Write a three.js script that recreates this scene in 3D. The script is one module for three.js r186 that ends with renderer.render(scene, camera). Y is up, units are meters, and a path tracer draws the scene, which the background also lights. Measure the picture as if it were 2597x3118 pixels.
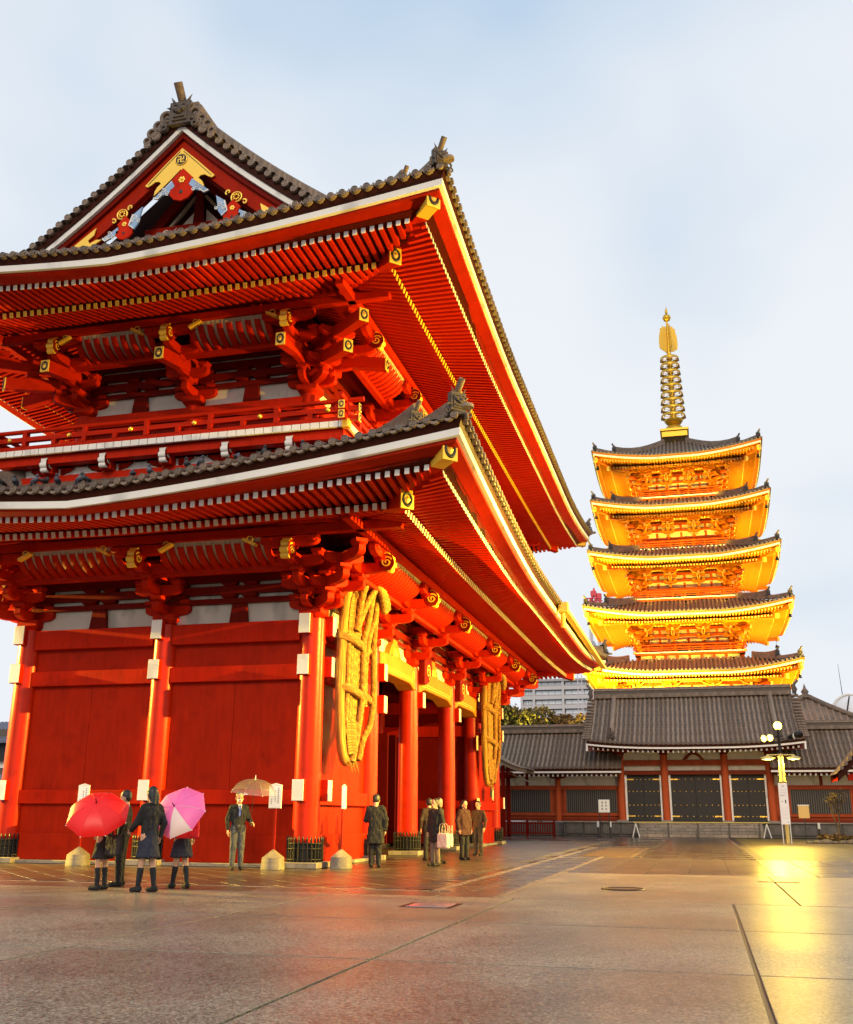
import * as THREE from 'three';
import { mergeGeometries } from 'three/addons/utils/BufferGeometryUtils.js';
import { RoundedBoxGeometry } from 'three/addons/geometries/RoundedBoxGeometry.js';
import { MarchingCubes } from 'three/addons/objects/MarchingCubes.js';

// ---------------------------------------------------------------- camera, sky, sun, exposure
const scene = new THREE.Scene();
// world axes: x runs along the gate's long front, away from the camera; z runs against "w" (the gate's depth); metres
const V = (u, y, w) => new THREE.Vector3(u, y, -w);
const camera = new THREE.PerspectiveCamera(53.53, 853 / 1024, 0.1, 2500);
camera.position.copy(V(-24.435, 1.22, -9.446));
camera.rotation.order = 'YXZ';
camera.rotation.set(0.291, -(Math.PI / 2 - 0.2575), 0.0059);
scene.add(camera);

const renderer = new THREE.WebGLRenderer({ antialias: true });
renderer.setSize(853, 1024);
renderer.toneMapping = THREE.LinearToneMapping;
renderer.toneMappingExposure = 1;
renderer.shadowMap.enabled = true;

// value noise
function hash(x, y, z) { let h = Math.imul(x, 374761393) + Math.imul(y, 668265263) + Math.imul(z, 1274126177) | 0; h = Math.imul(h ^ (h >>> 13), 1274126177); return ((h ^ (h >>> 16)) >>> 0) / 4294967296; }
function vnoise(x, y, z = 0, px = 0) {
  const xi = Math.floor(x), yi = Math.floor(y), zi = Math.floor(z), f = (t) => t * t * (3 - 2 * t), a = f(x - xi), b = f(y - yi), c = f(z - zi);
  const m = (i) => px ? ((i % px) + px) % px : i, L = THREE.MathUtils.lerp;
  const g = (i, j, k) => hash(m(xi + i), m(yi + j), zi + k);
  return L(L(L(g(0, 0, 0), g(1, 0, 0), a), L(g(0, 1, 0), g(1, 1, 0), a), b), L(L(g(0, 0, 1), g(1, 0, 1), a), L(g(0, 1, 1), g(1, 1, 1), a), b), c);
}
function fbm(x, y, z, oct, px = 0) { let s = 0, a = 0.5, n = 0; for (let i = 0; i < oct; i++) { s += a * vnoise(x, y, z + i * 7, px); n += a; x *= 2; y *= 2; px *= 2; a *= 0.5; } return s / n; }
let rs = 12345; const rnd = () => { rs = (Math.imul(rs, 1664525) + 1013904223) >>> 0; return rs / 4294967296; };
const rr = (a, b) => a + (b - a) * rnd();

// sky: thin overcast after rain, bluer overhead, a paler, slightly warm break in the cloud
{
  const W = 1024, H = 512, d = new Float32Array(W * H * 4), L = THREE.MathUtils.lerp, ss = THREE.MathUtils.smoothstep;
  for (let j = 0; j < H; j++) for (let i = 0; i < W; i++) {
    const lat = ((j + 0.5) / H - 0.5) * Math.PI, lon = ((i + 0.5) / W - 0.5) * 2 * Math.PI;
    const x = Math.cos(lat) * Math.cos(lon), y = Math.sin(lat), z = Math.cos(lat) * Math.sin(lon), k = 1 / (Math.max(y, 0) + 0.35);
    let n = fbm(x * k * 1.5 + 20, z * k * 1.5 + 20, 3, 5) * 0.75 + fbm(x * k * 5 + 9, z * k * 5 + 4, 8, 3) * 0.25;
    const thick = ss(n + 0.2 * (1 - y), 0.22, 0.6);
    const hi = ss(y, 0.35, 0.95);
    const blue = [L(0.62, 0.36, hi), L(0.74, 0.55, hi), L(0.86, 0.79, hi)], white = [L(0.86, 0.8, hi), L(0.895, 0.85, hi), L(0.945, 0.915, hi)];
    const o = (j * W + i) * 4;
    for (let c = 0; c < 3; c++) d[o + c] = L(blue[c], white[c], thick) * (y < 0 ? 0.35 : 1);
    d[o + 3] = 1;
  }
  const t = new THREE.DataTexture(d, W, H, THREE.RGBAFormat, THREE.FloatType);
  t.mapping = THREE.EquirectangularReflectionMapping; t.magFilter = THREE.LinearFilter; t.needsUpdate = true;
  scene.background = t; scene.environment = t;
}
const sun = new THREE.DirectionalLight(0xffe9d2, 1.5);
sun.position.set(-96, 50, 14); sun.target.position.set(0, 0, 0); sun.shadow.radius = 40; sun.castShadow = true;
Object.assign(sun.shadow.camera, { left: -110, right: 110, top: 110, bottom: -110, near: 1, far: 400 });
scene.add(sun, sun.target);
const LAMP = new THREE.Color(1, 0.66, 0.08), LAMP2 = new THREE.Color(1, 0.75, 0.085);   // sodium lamps of the square; floodlights of the pagoda

// ---------------------------------------------------------------- helpers
const names = {};
function numbered(n) { const k = names[n] = (names[n] ?? -1) + 1; return k ? n + '_' + String(k).padStart(3, '0') : n; }
function thing(name, label, category, group) {
  const o = new THREE.Group(); o.name = numbered(name); o.userData = { label, category }; if (group) o.userData.group = group;
  scene.add(o); return o;
}
function struct(name, geo, mat, label) { const o = geo ? new THREE.Mesh(geo, mat) : new THREE.Group(); o.name = name; o.userData = { kind: 'structure' }; if (label) o.userData.label = label; shade(o); scene.add(o); return o; }
function shade(o) { o.castShadow = o.receiveShadow = true; return o; }
function part(parent, name, geo, mat) { const m = shade(new THREE.Mesh(geo, mat)); m.name = name; parent.add(m); return m; }
function stuff(parent, name, geo, mat) { const m = part(parent, name, geo, mat); m.userData.kind = 'stuff'; return m; }
// moves a thing's origin to its base without moving what it shows
function base(o, p) { for (const c of o.children) c.position.sub(p); o.position.copy(p); return o; }
// uv in metres from the dominant axis of the normal
function muv(g, s = 1) {
  const p = g.attributes.position, n = g.attributes.normal, uv = new Float32Array(p.count * 2);
  for (let i = 0; i < p.count; i++) {
    const ax = Math.abs(n.getX(i)), ay = Math.abs(n.getY(i)), az = Math.abs(n.getZ(i));
    const [a, b] = ay >= ax && ay >= az ? [p.getX(i), p.getZ(i)] : ax >= az ? [p.getZ(i), p.getY(i)] : [p.getX(i), p.getY(i)];
    uv[2 * i] = a * s; uv[2 * i + 1] = b * s;
  }
  g.setAttribute('uv', new THREE.BufferAttribute(uv, 2)); return g;
}
const clean = (g) => { g = g.index ? g.toNonIndexed() : g; for (const k of Object.keys(g.attributes)) if (!['position', 'normal', 'uv'].includes(k)) g.deleteAttribute(k); if (!g.attributes.uv) muv(g); g.morphAttributes = {}; return g; };
// applies a matrix and keeps the faces the right way round when it mirrors
function xf(g, m) { g.applyMatrix4(m); if (m.determinant() < 0) { if (g.index) { const a = g.index.array; for (let i = 0; i < a.length; i += 3) { const t = a[i]; a[i] = a[i + 1]; a[i + 1] = t; } } else for (const k of Object.keys(g.attributes)) { const A = g.attributes[k], n = A.itemSize; for (let i = 0; i < A.count; i += 3) for (let c = 0; c < n; c++) { const x = i * n + c, t = A.array[x]; A.array[x] = A.array[x + n]; A.array[x + n] = t; } } } return g; }
const merge = (list) => mergeGeometries(list.map((g) => clean(g)));
const mv = (g, x, y, z) => g.translate(x, y, z);
const BOX = new THREE.BoxGeometry(1, 1, 1);
// box from ranges in u, y, w
function bg(u0, u1, y0, y1, w0, w1, bevel = 0) {
  const a = Math.abs(u1 - u0), b = Math.abs(y1 - y0), c = Math.abs(w1 - w0);
  const g = bevel ? new RoundedBoxGeometry(a, b, c, 1, Math.min(bevel, a / 3, b / 3, c / 3)) : new THREE.BoxGeometry(a, b, c);
  return muv(g.translate((u0 + u1) / 2, (y0 + y1) / 2, -(w0 + w1) / 2));
}
const bx = (parent, name, mat, u0, u1, y0, y1, w0, w1, bevel) => part(parent, name, bg(u0, u1, y0, y1, w0, w1, bevel), mat);
// matrix that lays the unit box between two points: x along, y up (height h), z across (breadth b)
const M4 = new THREE.Matrix4(), UP = new THREE.Vector3(0, 1, 0);
function barM(p, q, b, h, up = UP) {
  const x = q.clone().sub(p), len = x.length(); x.divideScalar(len);
  const z = x.clone().cross(up).normalize(), y = z.clone().cross(x), c = p.clone().add(q).multiplyScalar(0.5);
  return new THREE.Matrix4().makeBasis(x.multiplyScalar(len), y.multiplyScalar(h), z.multiplyScalar(b)).setPosition(c);
}
function bar(parent, name, mat, p, q, b, h, up) { const m = part(parent, name, BOX, mat); barM(p, q, b, h, up).decompose(m.position, m.quaternion, m.scale); return m; }
const barG = (p, q, b, h, up) => muv(BOX.clone().applyMatrix4(barM(p, q, b, h, up)));
const tube = (pts, r, n = 12, k = 8, closed = false) => new THREE.TubeGeometry(new THREE.CatmullRomCurve3(pts, closed), n, r, k, closed);
function rod(p, q, r0, r1 = r0, k = 10) {
  const d = q.clone().sub(p), g = new THREE.CylinderGeometry(r1, r0, d.length(), k).translate(0, d.length() / 2, 0);
  return g.applyQuaternion(new THREE.Quaternion().setFromUnitVectors(UP, d.normalize())).translate(p.x, p.y, p.z);
}
// grid surface from a function of two indices
function gridG(nu, nv, f, uvf) {
  const pos = [], uv = [], idx = [];
  for (let i = 0; i <= nu; i++) for (let j = 0; j <= nv; j++) { const p = f(i / nu, j / nv); pos.push(p.x, p.y, p.z); const t = uvf ? uvf(i / nu, j / nv) : [i / nu, j / nv]; uv.push(t[0], t[1]); }
  for (let i = 0; i < nu; i++) for (let j = 0; j < nv; j++) { const a = i * (nv + 1) + j, b = a + nv + 1; idx.push(a, b, a + 1, b, b + 1, a + 1); }
  const g = new THREE.BufferGeometry(); g.setAttribute('position', new THREE.Float32BufferAttribute(pos, 3)); g.setAttribute('uv', new THREE.Float32BufferAttribute(uv, 2)); g.setIndex(idx); g.computeVertexNormals(); return g;
}
// flat shape in (w offset, y) extruded along u; drawn on the plane u, thickness t towards the camera
function plate(pts, u, w0, t, bevel = 0.01) {
  const s = new THREE.Shape(pts.map(([a, b]) => new THREE.Vector2(a, b)));
  return shapeOnA(s, u, w0, t, bevel);
}
function shapeOnA(s, u, w0, t, bevel = 0.01, seg = 6) {
  const g = new THREE.ExtrudeGeometry(s, { depth: t, bevelEnabled: bevel > 0, bevelThickness: bevel, bevelSize: bevel, bevelSegments: 1, curveSegments: seg });
  // shape x -> w, y -> y, z(depth) -> -u
  const m = new THREE.Matrix4().makeBasis(new THREE.Vector3(0, 0, -1), new THREE.Vector3(0, 1, 0), new THREE.Vector3(-1, 0, 0)).setPosition(u, 0, -w0);
  return muv(xf(g, m));
}
// shape x -> u, y -> y, depth -> -w (towards the square in front of the long side)
function shapeOnB(s, w, u0, t, bevel = 0.01, seg = 6) {
  const g = new THREE.ExtrudeGeometry(s, { depth: t, bevelEnabled: bevel > 0, bevelThickness: bevel, bevelSize: bevel, bevelSegments: 1, curveSegments: seg });
  return muv(g.applyMatrix4(new THREE.Matrix4().setPosition(u0, 0, -w)));
}
const shapeOf = (pts) => new THREE.Shape(pts.map(([a, b]) => new THREE.Vector2(a, b)));
// ribbon of constant width along a polyline, as a shape (for scrolls)
function ribbon(pts, w0, w1) {
  const L = [], R = [], n = pts.length;
  for (let i = 0; i < n; i++) { const a = pts[Math.max(0, i - 1)], b = pts[Math.min(n - 1, i + 1)], dx = b[0] - a[0], dy = b[1] - a[1], l = Math.hypot(dx, dy) || 1, h = (w0 + (w1 - w0) * i / (n - 1)) / 2; L.push([pts[i][0] - dy / l * h, pts[i][1] + dx / l * h]); R.unshift([pts[i][0] + dy / l * h, pts[i][1] - dx / l * h]); }
  return shapeOf([...L, ...R]);
}
const spiral = (cx, cy, r0, r1, a0, turns, n = 22) => Array.from({ length: n + 1 }, (_, i) => { const t = i / n, r = r0 + (r1 - r0) * t, a = a0 + turns * 2 * Math.PI * t; return [cx + r * Math.cos(a), cy + r * Math.sin(a)]; });

// ---------------------------------------------------------------- materials
function tex(n, f, srgb, repeat = [1, 1]) {
  const d = new Uint8Array(n * n * 4);
  for (let j = 0; j < n; j++) for (let i = 0; i < n; i++) { const c = f(i / n, j / n), o = (j * n + i) * 4; for (let k = 0; k < 3; k++) d[o + k] = Math.max(0, Math.min(255, Math.round(255 * (c.length ? c[k] : c)))); d[o + 3] = 255; }
  const t = new THREE.DataTexture(d, n, n); t.wrapS = t.wrapT = THREE.RepeatWrapping; t.magFilter = THREE.LinearFilter; t.minFilter = THREE.LinearMipmapLinearFilter; t.generateMipmaps = true; t.repeat.set(...repeat); if (srgb) t.colorSpace = THREE.SRGBColorSpace; t.needsUpdate = true; return t;
}
const s255 = (x) => Math.pow(x, 1 / 2.2);   // linear to display for colour maps
const paintVar = tex(256, (x, y) => { const n = fbm(x * 5, y * 5, 1, 4, 5), s = fbm(x * 40, y * 6, 5, 2, 0), d = THREE.MathUtils.smoothstep(fbm(x * 8, y * 8, 9, 4, 8), 0.55, 0.8); const v = 0.9 + 0.12 * (n - 0.5) + 0.1 * (s - 0.5) - 0.06 * d; return [v, v, v]; }, true, [0.35, 0.35]);
const paintRough = tex(256, (x, y) => { const n = fbm(x * 6, y * 6, 21, 4, 6); return 0.34 + 0.32 * n; }, false, [0.5, 0.5]);
const paintBump = tex(256, (x, y) => fbm(x * 40, y * 10, 31, 3, 0) * 0.5 + fbm(x * 8, y * 8, 3, 3, 8) * 0.5, false, [0.6, 0.6]);
const plasterVar = tex(256, (x, y) => { const n = fbm(x * 4, y * 4, 41, 5, 4), d = THREE.MathUtils.smoothstep(fbm(x * 7, y * 3, 44, 4, 0), 0.5, 0.8); const v = 0.95 + 0.12 * (n - 0.5) - 0.14 * d; return [v, v * 0.99, v * 0.965]; }, true, [0.4, 0.4]);
const clayVar = tex(256, (x, y) => { const n = fbm(x * 6, y * 6, 51, 4, 6), m = fbm(x * 30, y * 30, 55, 2, 30); const v = 0.86 + 0.5 * (n - 0.45) + 0.25 * (m - 0.5); return [v, v * 0.96, v * 0.92]; }, true, [0.8, 0.8]);
const std = (o) => new THREE.MeshStandardMaterial(o);
const rgb = (r, g, b) => new THREE.Color().setRGB(r, g, b);
const paint = (r, g, b, o = {}) => new THREE.MeshPhysicalMaterial({ specularIntensity: 0.12, color: rgb(r, g, b), map: paintVar, roughnessMap: paintRough, roughness: 1, bumpMap: paintBump, bumpScale: 0.003, ...o });
const M = {
  red: paint(0.52, 0.017, 0.001), redDeep: paint(0.19, 0.007, 0.001), soffit: paint(0.085, 0.007, 0.002), redWall: paint(0.42, 0.016, 0.001), redColumn: paint(0.55, 0.022, 0.001, { specularIntensity: 0.35, roughnessMap: null, roughness: 0.32 }), cove: paint(0.5, 0.4, 0.28), dark: paint(0.05, 0.012, 0.006),  // soffit near black: shade between rafters put into the paint; redDeep deepened likewise
  orange: paint(0.58, 0.2, 0.03), black: std({ color: rgb(0.012, 0.011, 0.01), roughness: 0.5 }), iron: std({ color: rgb(0.02, 0.018, 0.016), roughness: 0.42, metalness: 0.6 }),
  white: std({ color: rgb(0.88, 0.87, 0.84), map: plasterVar, roughness: 0.6 }), plaster: std({ color: rgb(0.74, 0.7, 0.62), map: plasterVar, roughness: 0.9 }),
  gold: std({ color: rgb(0.95, 0.58, 0.09), metalness: 0.75, roughness: 0.36, roughnessMap: null }), goldPaint: std({ color: rgb(0.82, 0.5, 0.05), metalness: 0.25, roughness: 0.42 }),
  tile: std({ color: rgb(0.2, 0.15, 0.112), map: clayVar, roughness: 0.58 }), tileDark: std({ color: rgb(0.1, 0.08, 0.066), map: clayVar, roughness: 0.6 }), tileLight: std({ color: rgb(0.3, 0.235, 0.185), map: clayVar, roughness: 0.55 }),
  tileB: std({ color: rgb(0.165, 0.128, 0.1), map: clayVar, roughness: 0.62 }), tileC: std({ color: rgb(0.24, 0.178, 0.13), map: clayVar, roughness: 0.54 }), tileD: std({ color: rgb(0.185, 0.15, 0.125), map: clayVar, roughness: 0.5 }),
  blue: std({ color: rgb(0.3, 0.46, 0.72), map: plasterVar, roughness: 0.6 }),
};
// ---------------------------------------------------------------- hipped eaves: used by the gate's two roofs and the pagoda's five
// R: wall rectangle; E: overhang; yE: underside of the white edge board at mid side; lift at the corners
class Eave {
  constructor(o) {
    Object.assign(this, { sc: 1, lift: 1, reach: 10, ...o });
    const R = this.R;
    this.sides = [
      { id: 'A', len: R.w1 - R.w0, P: (t, e, y) => V(R.u0 - e, y, R.w0 + t) }, { id: 'B', len: R.u1 - R.u0, P: (t, e, y) => V(R.u0 + t, y, R.w0 - e) },
      { id: 'C', len: R.w1 - R.w0, P: (t, e, y) => V(R.u1 + e, y, R.w0 + t) }, { id: 'D', len: R.u1 - R.u0, P: (t, e, y) => V(R.u0 + t, y, R.w1 + e) }];
  }
  rise(side, t) { const s = Math.max(0, Math.min(t + this.E, side.len + this.E - t)); return this.lift * Math.pow(Math.max(0, 1 - s / this.reach), 1.6); }
  k(e) { return Math.pow(Math.max(0, e) / this.E, 3); }
  kr(e) { return Math.pow(Math.max(0, e) / this.E, 1.7); }
  // closed profile [[e, y above yE, weight of the corner lift]...] swept round chosen sides
  sweep(profile, ids = 'ABCD', N = 28) {
    const out = [];
    for (const s of this.sides) {
      if (!ids.includes(s.id)) continue;
      const n = profile.length, f = (q) => 0.5 - 0.5 * Math.sign(0.5 - q) * (1 - Math.pow(1 - Math.abs(1 - 2 * q), 1.35));
      for (let j = 0; j < n; j++) {
        const a = profile[j], b = profile[(j + 1) % n], L = s.len;
        out.push(gridG(N, 1, (x, y) => { const p = y ? b : a, q = f(x), t = -p[0] + q * (L + 2 * p[0]), d = Math.min(q, 1 - q) * (L + 2 * this.E); return s.P(t, p[0], this.yE + p[1] + p[2] * this.lift * Math.pow(Math.max(0, 1 - d / this.reach), 1.6)); },
          (x, y) => [f(x) * L, y * Math.hypot(a[0] - b[0], a[1] - b[1])]));
      }
    }
    return merge(out);
  }
  // rafters; near = [ids that become single parts], the rest one mass
  rafters(parent, o) {
    const { name, e0, e1, y0, slope, b, h, step, mat, endMat, ids, limit = 9e9, rest = 'ABCD' } = o, mass = [], caps = []; let made = 0;
    for (const s of this.sides) {
      const n = Math.floor((s.len + 2 * e1 - 0.5 * step) / step), t0 = s.len / 2 - (n - 1) * step / 2;
      for (let i = 0; i < n; i++) {
        const t = t0 + i * step, ei = Math.max(e0, -t + 0.12, t - s.len + 0.12); if (ei > e1 - 0.12) continue;
        const r = this.rise(s, t), y = (e) => y0 + h / 2 + (e1 - e) * slope + r * this.k(e);
        const p = s.P(t, ei, y(ei)), q = s.P(t, e1, y(e1));
        if (ids.includes(s.id) && made < limit) {
          made++; const m = bar(parent, name, mat, p, q, b, h), c = part(m, 'rafter_end', BOX, endMat), len = p.distanceTo(q);
          c.position.set(0.5, 0, 0); c.scale.set(0.02 / len, 1.02, 1.02);
        } else if (rest.includes(s.id)) { mass.push(barG(p, q, b, h)); const d = q.clone().sub(p).normalize(); caps.push(barG(q.clone().addScaledVector(d, -0.005), q.clone().addScaledVector(d, 0.012), b * 1.02, h * 1.02)); }
      }
    }
    if (mass.length) { const m = stuff(parent, 'rafter_row', merge(mass), mat); stuff(m, 'rafter_end_row', merge(caps), endMat); }
  }
  soffit(e0, e1, y0, slope) {   // boards lying on the rafters
    return merge(this.sides.map((s) => gridG(30, 6, (q, j) => { const e = e0 + (e1 - e0) * j, t = -e + q * (s.len + 2 * e); return s.P(t, e, y0 + (e1 - e) * slope + this.rise(s, t) * this.k(e)); }, (q, j) => [q * (s.len + 2 * e1) * 5, j * 3])));
  }
  yRoof(e, r = 0) { const q = this.E - e; return this.yE + this.deck + this.ra * q + this.rb * q * q + r * this.kr(e); }
  // tile rows down the slopes, with round end tiles; top(side, t) gives where a row ends uphill
  tiles(parent, o) {
    const { step, r, ids, limit = 300, top, rest = 'ABCD', ends = true, mat, endMat } = o, e1 = this.E + 0.14 * this.sc, mass = [], massEnds = []; let made = 0;
    for (const s of this.sides) {
      const n = Math.floor((s.len + 2 * e1) / step), t0 = s.len / 2 - (n - 1) * step / 2;
      const plan = Array.from({ length: n }, (_, i) => i);
      for (const i of plan) {
        const hv = hash(i, s.len * 10 | 0, 7), t = t0 + i * step + (hv - 0.5) * 0.02, ei = Math.max(top(s, t), -t, t - s.len); if (ei > e1 - 0.15) continue;
        const V3 = [M.tile, M.tileB, M.tileC, M.tileD], rm = mat ?? V3[Math.floor(hv * 4)], em = endMat ?? V3[Math.floor(hash(i, 3, 5) * 4)];
        const rise = this.rise(s, t), K = 7, pts = Array.from({ length: K + 1 }, (_, k) => { const e = e1 + (ei - e1) * k / K; return s.P(t, e, this.yRoof(Math.min(e, this.E), rise) + (e > this.E ? -(e - this.E) * this.ra : 0) + r * 0.25); });
        const ax = s.P(t + 1, 0, 0).sub(s.P(t, 0, 0)), S = 5;
        const g = gridG(K, S, (a, c) => { const th = Math.PI * c, p = pts[Math.round(a * K)]; return p.clone().addScaledVector(ax, Math.cos(th) * r).add(new THREE.Vector3(0, Math.sin(th) * r, 0)); }, (a, c) => [c * 0.3, a * 6]);
        const out = s.P(t, 1, 0).sub(s.P(t, 0, 0)), eq = new THREE.Quaternion().setFromUnitVectors(UP, out.clone().setY(0.12).normalize()), ep = pts[0].clone().addScaledVector(out, 0.01);
        if (ids.includes(s.id) && made < limit) { made++; const m = part(parent, 'tile_row', g, rm); if (ends) { const c = part(m, 'tile_end', END(r), em); c.position.copy(ep); c.position.y += (hash(i, 8, 2) - 0.5) * 0.02; c.scale.setScalar(0.96 + 0.08 * hash(i, 2, 9)); c.quaternion.copy(eq); } }
        else if (rest.includes(s.id)) { mass.push(g); if (ends) massEnds.push(END(r).clone().applyQuaternion(eq).translate(ep.x, ep.y, ep.z)); }
      }
    }
    if (mass.length) { const m = stuff(parent, 'tile_rows', merge(mass), mat ?? M.tile); if (massEnds.length) stuff(m, 'tile_ends', merge(massEnds), endMat ?? M.tile); }
  }
  deckG(top, N = 60) {   // pan tiles under the rows
    return merge(this.sides.map((s) => { const e1 = this.E + 0.12 * this.sc; return gridG(N, 8, (q, j) => { const t0 = -e1 + q * (s.len + 2 * e1), tp = Math.max(top(s, t0), -t0, t0 - s.len), e = e1 + (Math.min(tp, e1) - e1) * j; return s.P(t0, e, this.yRoof(e, this.rise(s, t0)) - 0.02); }, (q, j) => [q * (s.len + 2 * e1), j * 5]); }));
  }
  // drooping lips of the pan tiles between the round ends
  lips(step, r, ids = 'AB') {
    const out = [], e1 = this.E + 0.13 * this.sc;
    for (const s of this.sides) {
      if (!ids.includes(s.id)) continue;
      const n = Math.floor((s.len + 2 * e1) / step), t0 = s.len / 2 - (n - 1) * step / 2;
      for (let i = 0; i < n - 1; i++) {
        const t = t0 + (i + 0.5) * step, y = this.yRoof(this.E, this.rise(s, t)) - 0.12 * this.E * 0, K = 4;
        out.push(gridG(K, 1, (a, c) => s.P(t + (a - 0.5) * step, e1, y - (c ? 1 : 0.0) * r * 0.6 - Math.sin(Math.PI * a) * r * 0.95 + r * 0.2), undefined));
        out.push(gridG(K, 1, (a, c) => s.P(t + (a - 0.5) * step, e1 - c * 0.1, y - r * 0.6 - Math.sin(Math.PI * a) * r * 0.95 + r * 0.2), undefined));
      }
    }
    return merge(out);
  }
  // ridge over a hip, from overhang e1 (low) to e0 (high); corner chosen by signs
  hipRidge(parent, cu, cw, e1, e0, b, h, mat, K = 10) {
    const R = this.R, at = (e) => V(cu < 0 ? R.u0 - e : R.u1 + e, this.yRoof(e, this.lift), cw < 0 ? R.w0 - e : R.w1 + e);
    const side = at(1).sub(at(0)).setY(0).normalize().cross(UP);
    const prof = [[-0.5, 0], [-0.5, 0.35], [-0.42, 0.38], [-0.42, 0.7], [-0.36, 0.72], [-0.36, 0.92], [-0.2, 1.04], [0, 1.08], [0.2, 1.04], [0.36, 0.92], [0.36, 0.72], [0.42, 0.7], [0.42, 0.38], [0.5, 0.35], [0.5, 0]];
    const up = (x) => h * (1 + 0.5 * Math.pow(1 - x, 3));
    const g = gridG(K, prof.length - 1, (x, j) => { const e = e1 + (e0 - e1) * x, p = at(e), q = prof[Math.round(j * (prof.length - 1))]; return p.addScaledVector(side, q[0] * b).add(new THREE.Vector3(0, q[1] * up(x) - 0.05, 0)); }, (x, j) => [x * 8, j]);
    const f = new THREE.ShapeGeometry(shapeOf(prof.map(([a, c]) => [a * b, c * up(0) - 0.05]))), out = at(1).sub(at(0)).setY(0).normalize();
    xf(f, new THREE.Matrix4().makeBasis(side, UP, out).setPosition(at(e1)));
    return part(parent, 'hip_ridge', merge([muv(g), muv(f)]), mat);
  }
}
const endCache = {};
function END(r) {   // round end tile: disc with a raised rim and three comma-like bosses
  const k = r.toFixed(3); if (endCache[k]) return endCache[k];
  const l = [new THREE.CylinderGeometry(r, r, 0.06, 14).translate(0, -0.02, 0), new THREE.TorusGeometry(r * 0.86, r * 0.14, 5, 14).rotateX(Math.PI / 2).translate(0, 0.012, 0)];
  for (let i = 0; i < 3; i++) l.push(new THREE.SphereGeometry(r * 0.26, 6, 4).scale(1, 0.45, 1).translate(Math.cos(i * 2.094) * r * 0.36, 0.012, Math.sin(i * 2.094) * r * 0.36));
  return endCache[k] = merge(l);
}
// demon-mask ridge end with its upturned round tile: x = outwards (the way it faces), y up, z across
function demonTile(s) {
  const l = [], B = (x0, x1, y0, y1, z0, z1) => l.push(new THREE.BoxGeometry(x1 - x0, y1 - y0, z1 - z0).translate((x0 + x1) / 2, (y0 + y1) / 2, (z0 + z1) / 2));
  B(-0.25, 0.1, 0, 0.95, -0.42, 0.42); B(-0.2, 0.16, 0.12, 0.72, -0.3, 0.3);
  for (const z of [-1, 1]) {
    l.push(new THREE.SphereGeometry(0.11, 8, 6).translate(0.17, 0.55, z * 0.15), new THREE.ConeGeometry(0.08, 0.42, 6).rotateX(z * 0.5).translate(0.05, 1.08, z * 0.34), new THREE.ConeGeometry(0.06, 0.2, 5).rotateX(z * 1.2).translate(0.1, 0.72, z * 0.48));
    l.push(new THREE.TorusGeometry(0.15, 0.06, 6, 12).rotateY(Math.PI / 2).translate(0.05, 0.16, z * 0.5), new THREE.TorusGeometry(0.1, 0.05, 6, 10).rotateY(Math.PI / 2).translate(0.08, -0.1, z * 0.62), new THREE.TorusGeometry(0.11, 0.035, 5, 10, 3.6).rotateY(Math.PI / 2).translate(0.15, 0.68, z * 0.16));
    l.push(new THREE.ConeGeometry(0.035, 0.13, 5).rotateX(Math.PI).translate(0.2, 0.24, z * 0.13));
  }
  l.push(new THREE.SphereGeometry(0.1, 8, 6).scale(1, 0.8, 1.2).translate(0.22, 0.42, 0)); B(0.08, 0.22, 0.22, 0.3, -0.22, 0.22);
  return merge(l).scale(s, s, s);
}
function horn(s) { return merge([new THREE.CylinderGeometry(0.165, 0.155, 0.95, 14).translate(0, 0.3, 0), new THREE.TorusGeometry(0.14, 0.028, 5, 14).rotateX(Math.PI / 2).translate(0, 0.785, 0)]).rotateZ(-0.72).translate(-0.12, 0.95, 0).scale(s, s, s); }
function ridgeEnd(parent, p, yaw, s, mat) {
  const m = part(parent, 'ridge_ornament', demonTile(s), mat); m.position.copy(p); m.rotation.y = yaw;
  part(m, 'upturned_tile', horn(s), M.tile); return m;
}
// ---------------------------------------------------------------- the great two-storeyed gate
const L = 23.9, W = 8.36, CU = [0, 4.7, 9.2, 14.7, 19.2, 23.9], CW = [0, 4.18, 8.36];
const gate = thing('temple_gate', 'huge two-storeyed vermilion gate with grey tiled hip-and-gable roof, filling the left', 'temple gate');
const GR = { u0: 0, u1: L, w0: 0, w1: W };
const lowE = new Eave({ R: GR, E: 5.05, yE: 7.84, lift: 1.0, reach: 11, deck: 0.47, ra: 0.36, rb: 0.012 });
const upE = new Eave({ R: GR, E: 4.53, yE: 14.45, lift: 0.87, reach: 10, deck: 0.47, ra: 0.452, rb: 0.0305 });

// plinths, columns, iron guards
const guardG = (() => { const l = []; for (let i = 0; i < 26; i++) { const a = i / 26 * 2 * Math.PI, x = Math.cos(a) * 0.43, z = Math.sin(a) * 0.43; l.push(new THREE.CylinderGeometry(0.022, 0.022, 0.52, 5).translate(x, 0.26, z), new THREE.ConeGeometry(0.03, 0.09, 5).translate(x, 0.56, z)); } return l; })();
const guardRing = merge([0.05, 0.3, 0.42].map((y) => new THREE.TorusGeometry(0.43, 0.02, 5, 30).rotateX(Math.PI / 2).translate(0, y, 0)).concat([new THREE.CylinderGeometry(0.4, 0.4, 0.4, 24, 1, true).translate(0, 0.2, 0)]));
const colG = muv(new THREE.CylinderGeometry(0.315, 0.335, 5.95, 40, 6).translate(0, 2.975, 0));
const plinthG = muv(new RoundedBoxGeometry(1.0, 0.14, 1.0, 1, 0.02));
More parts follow.
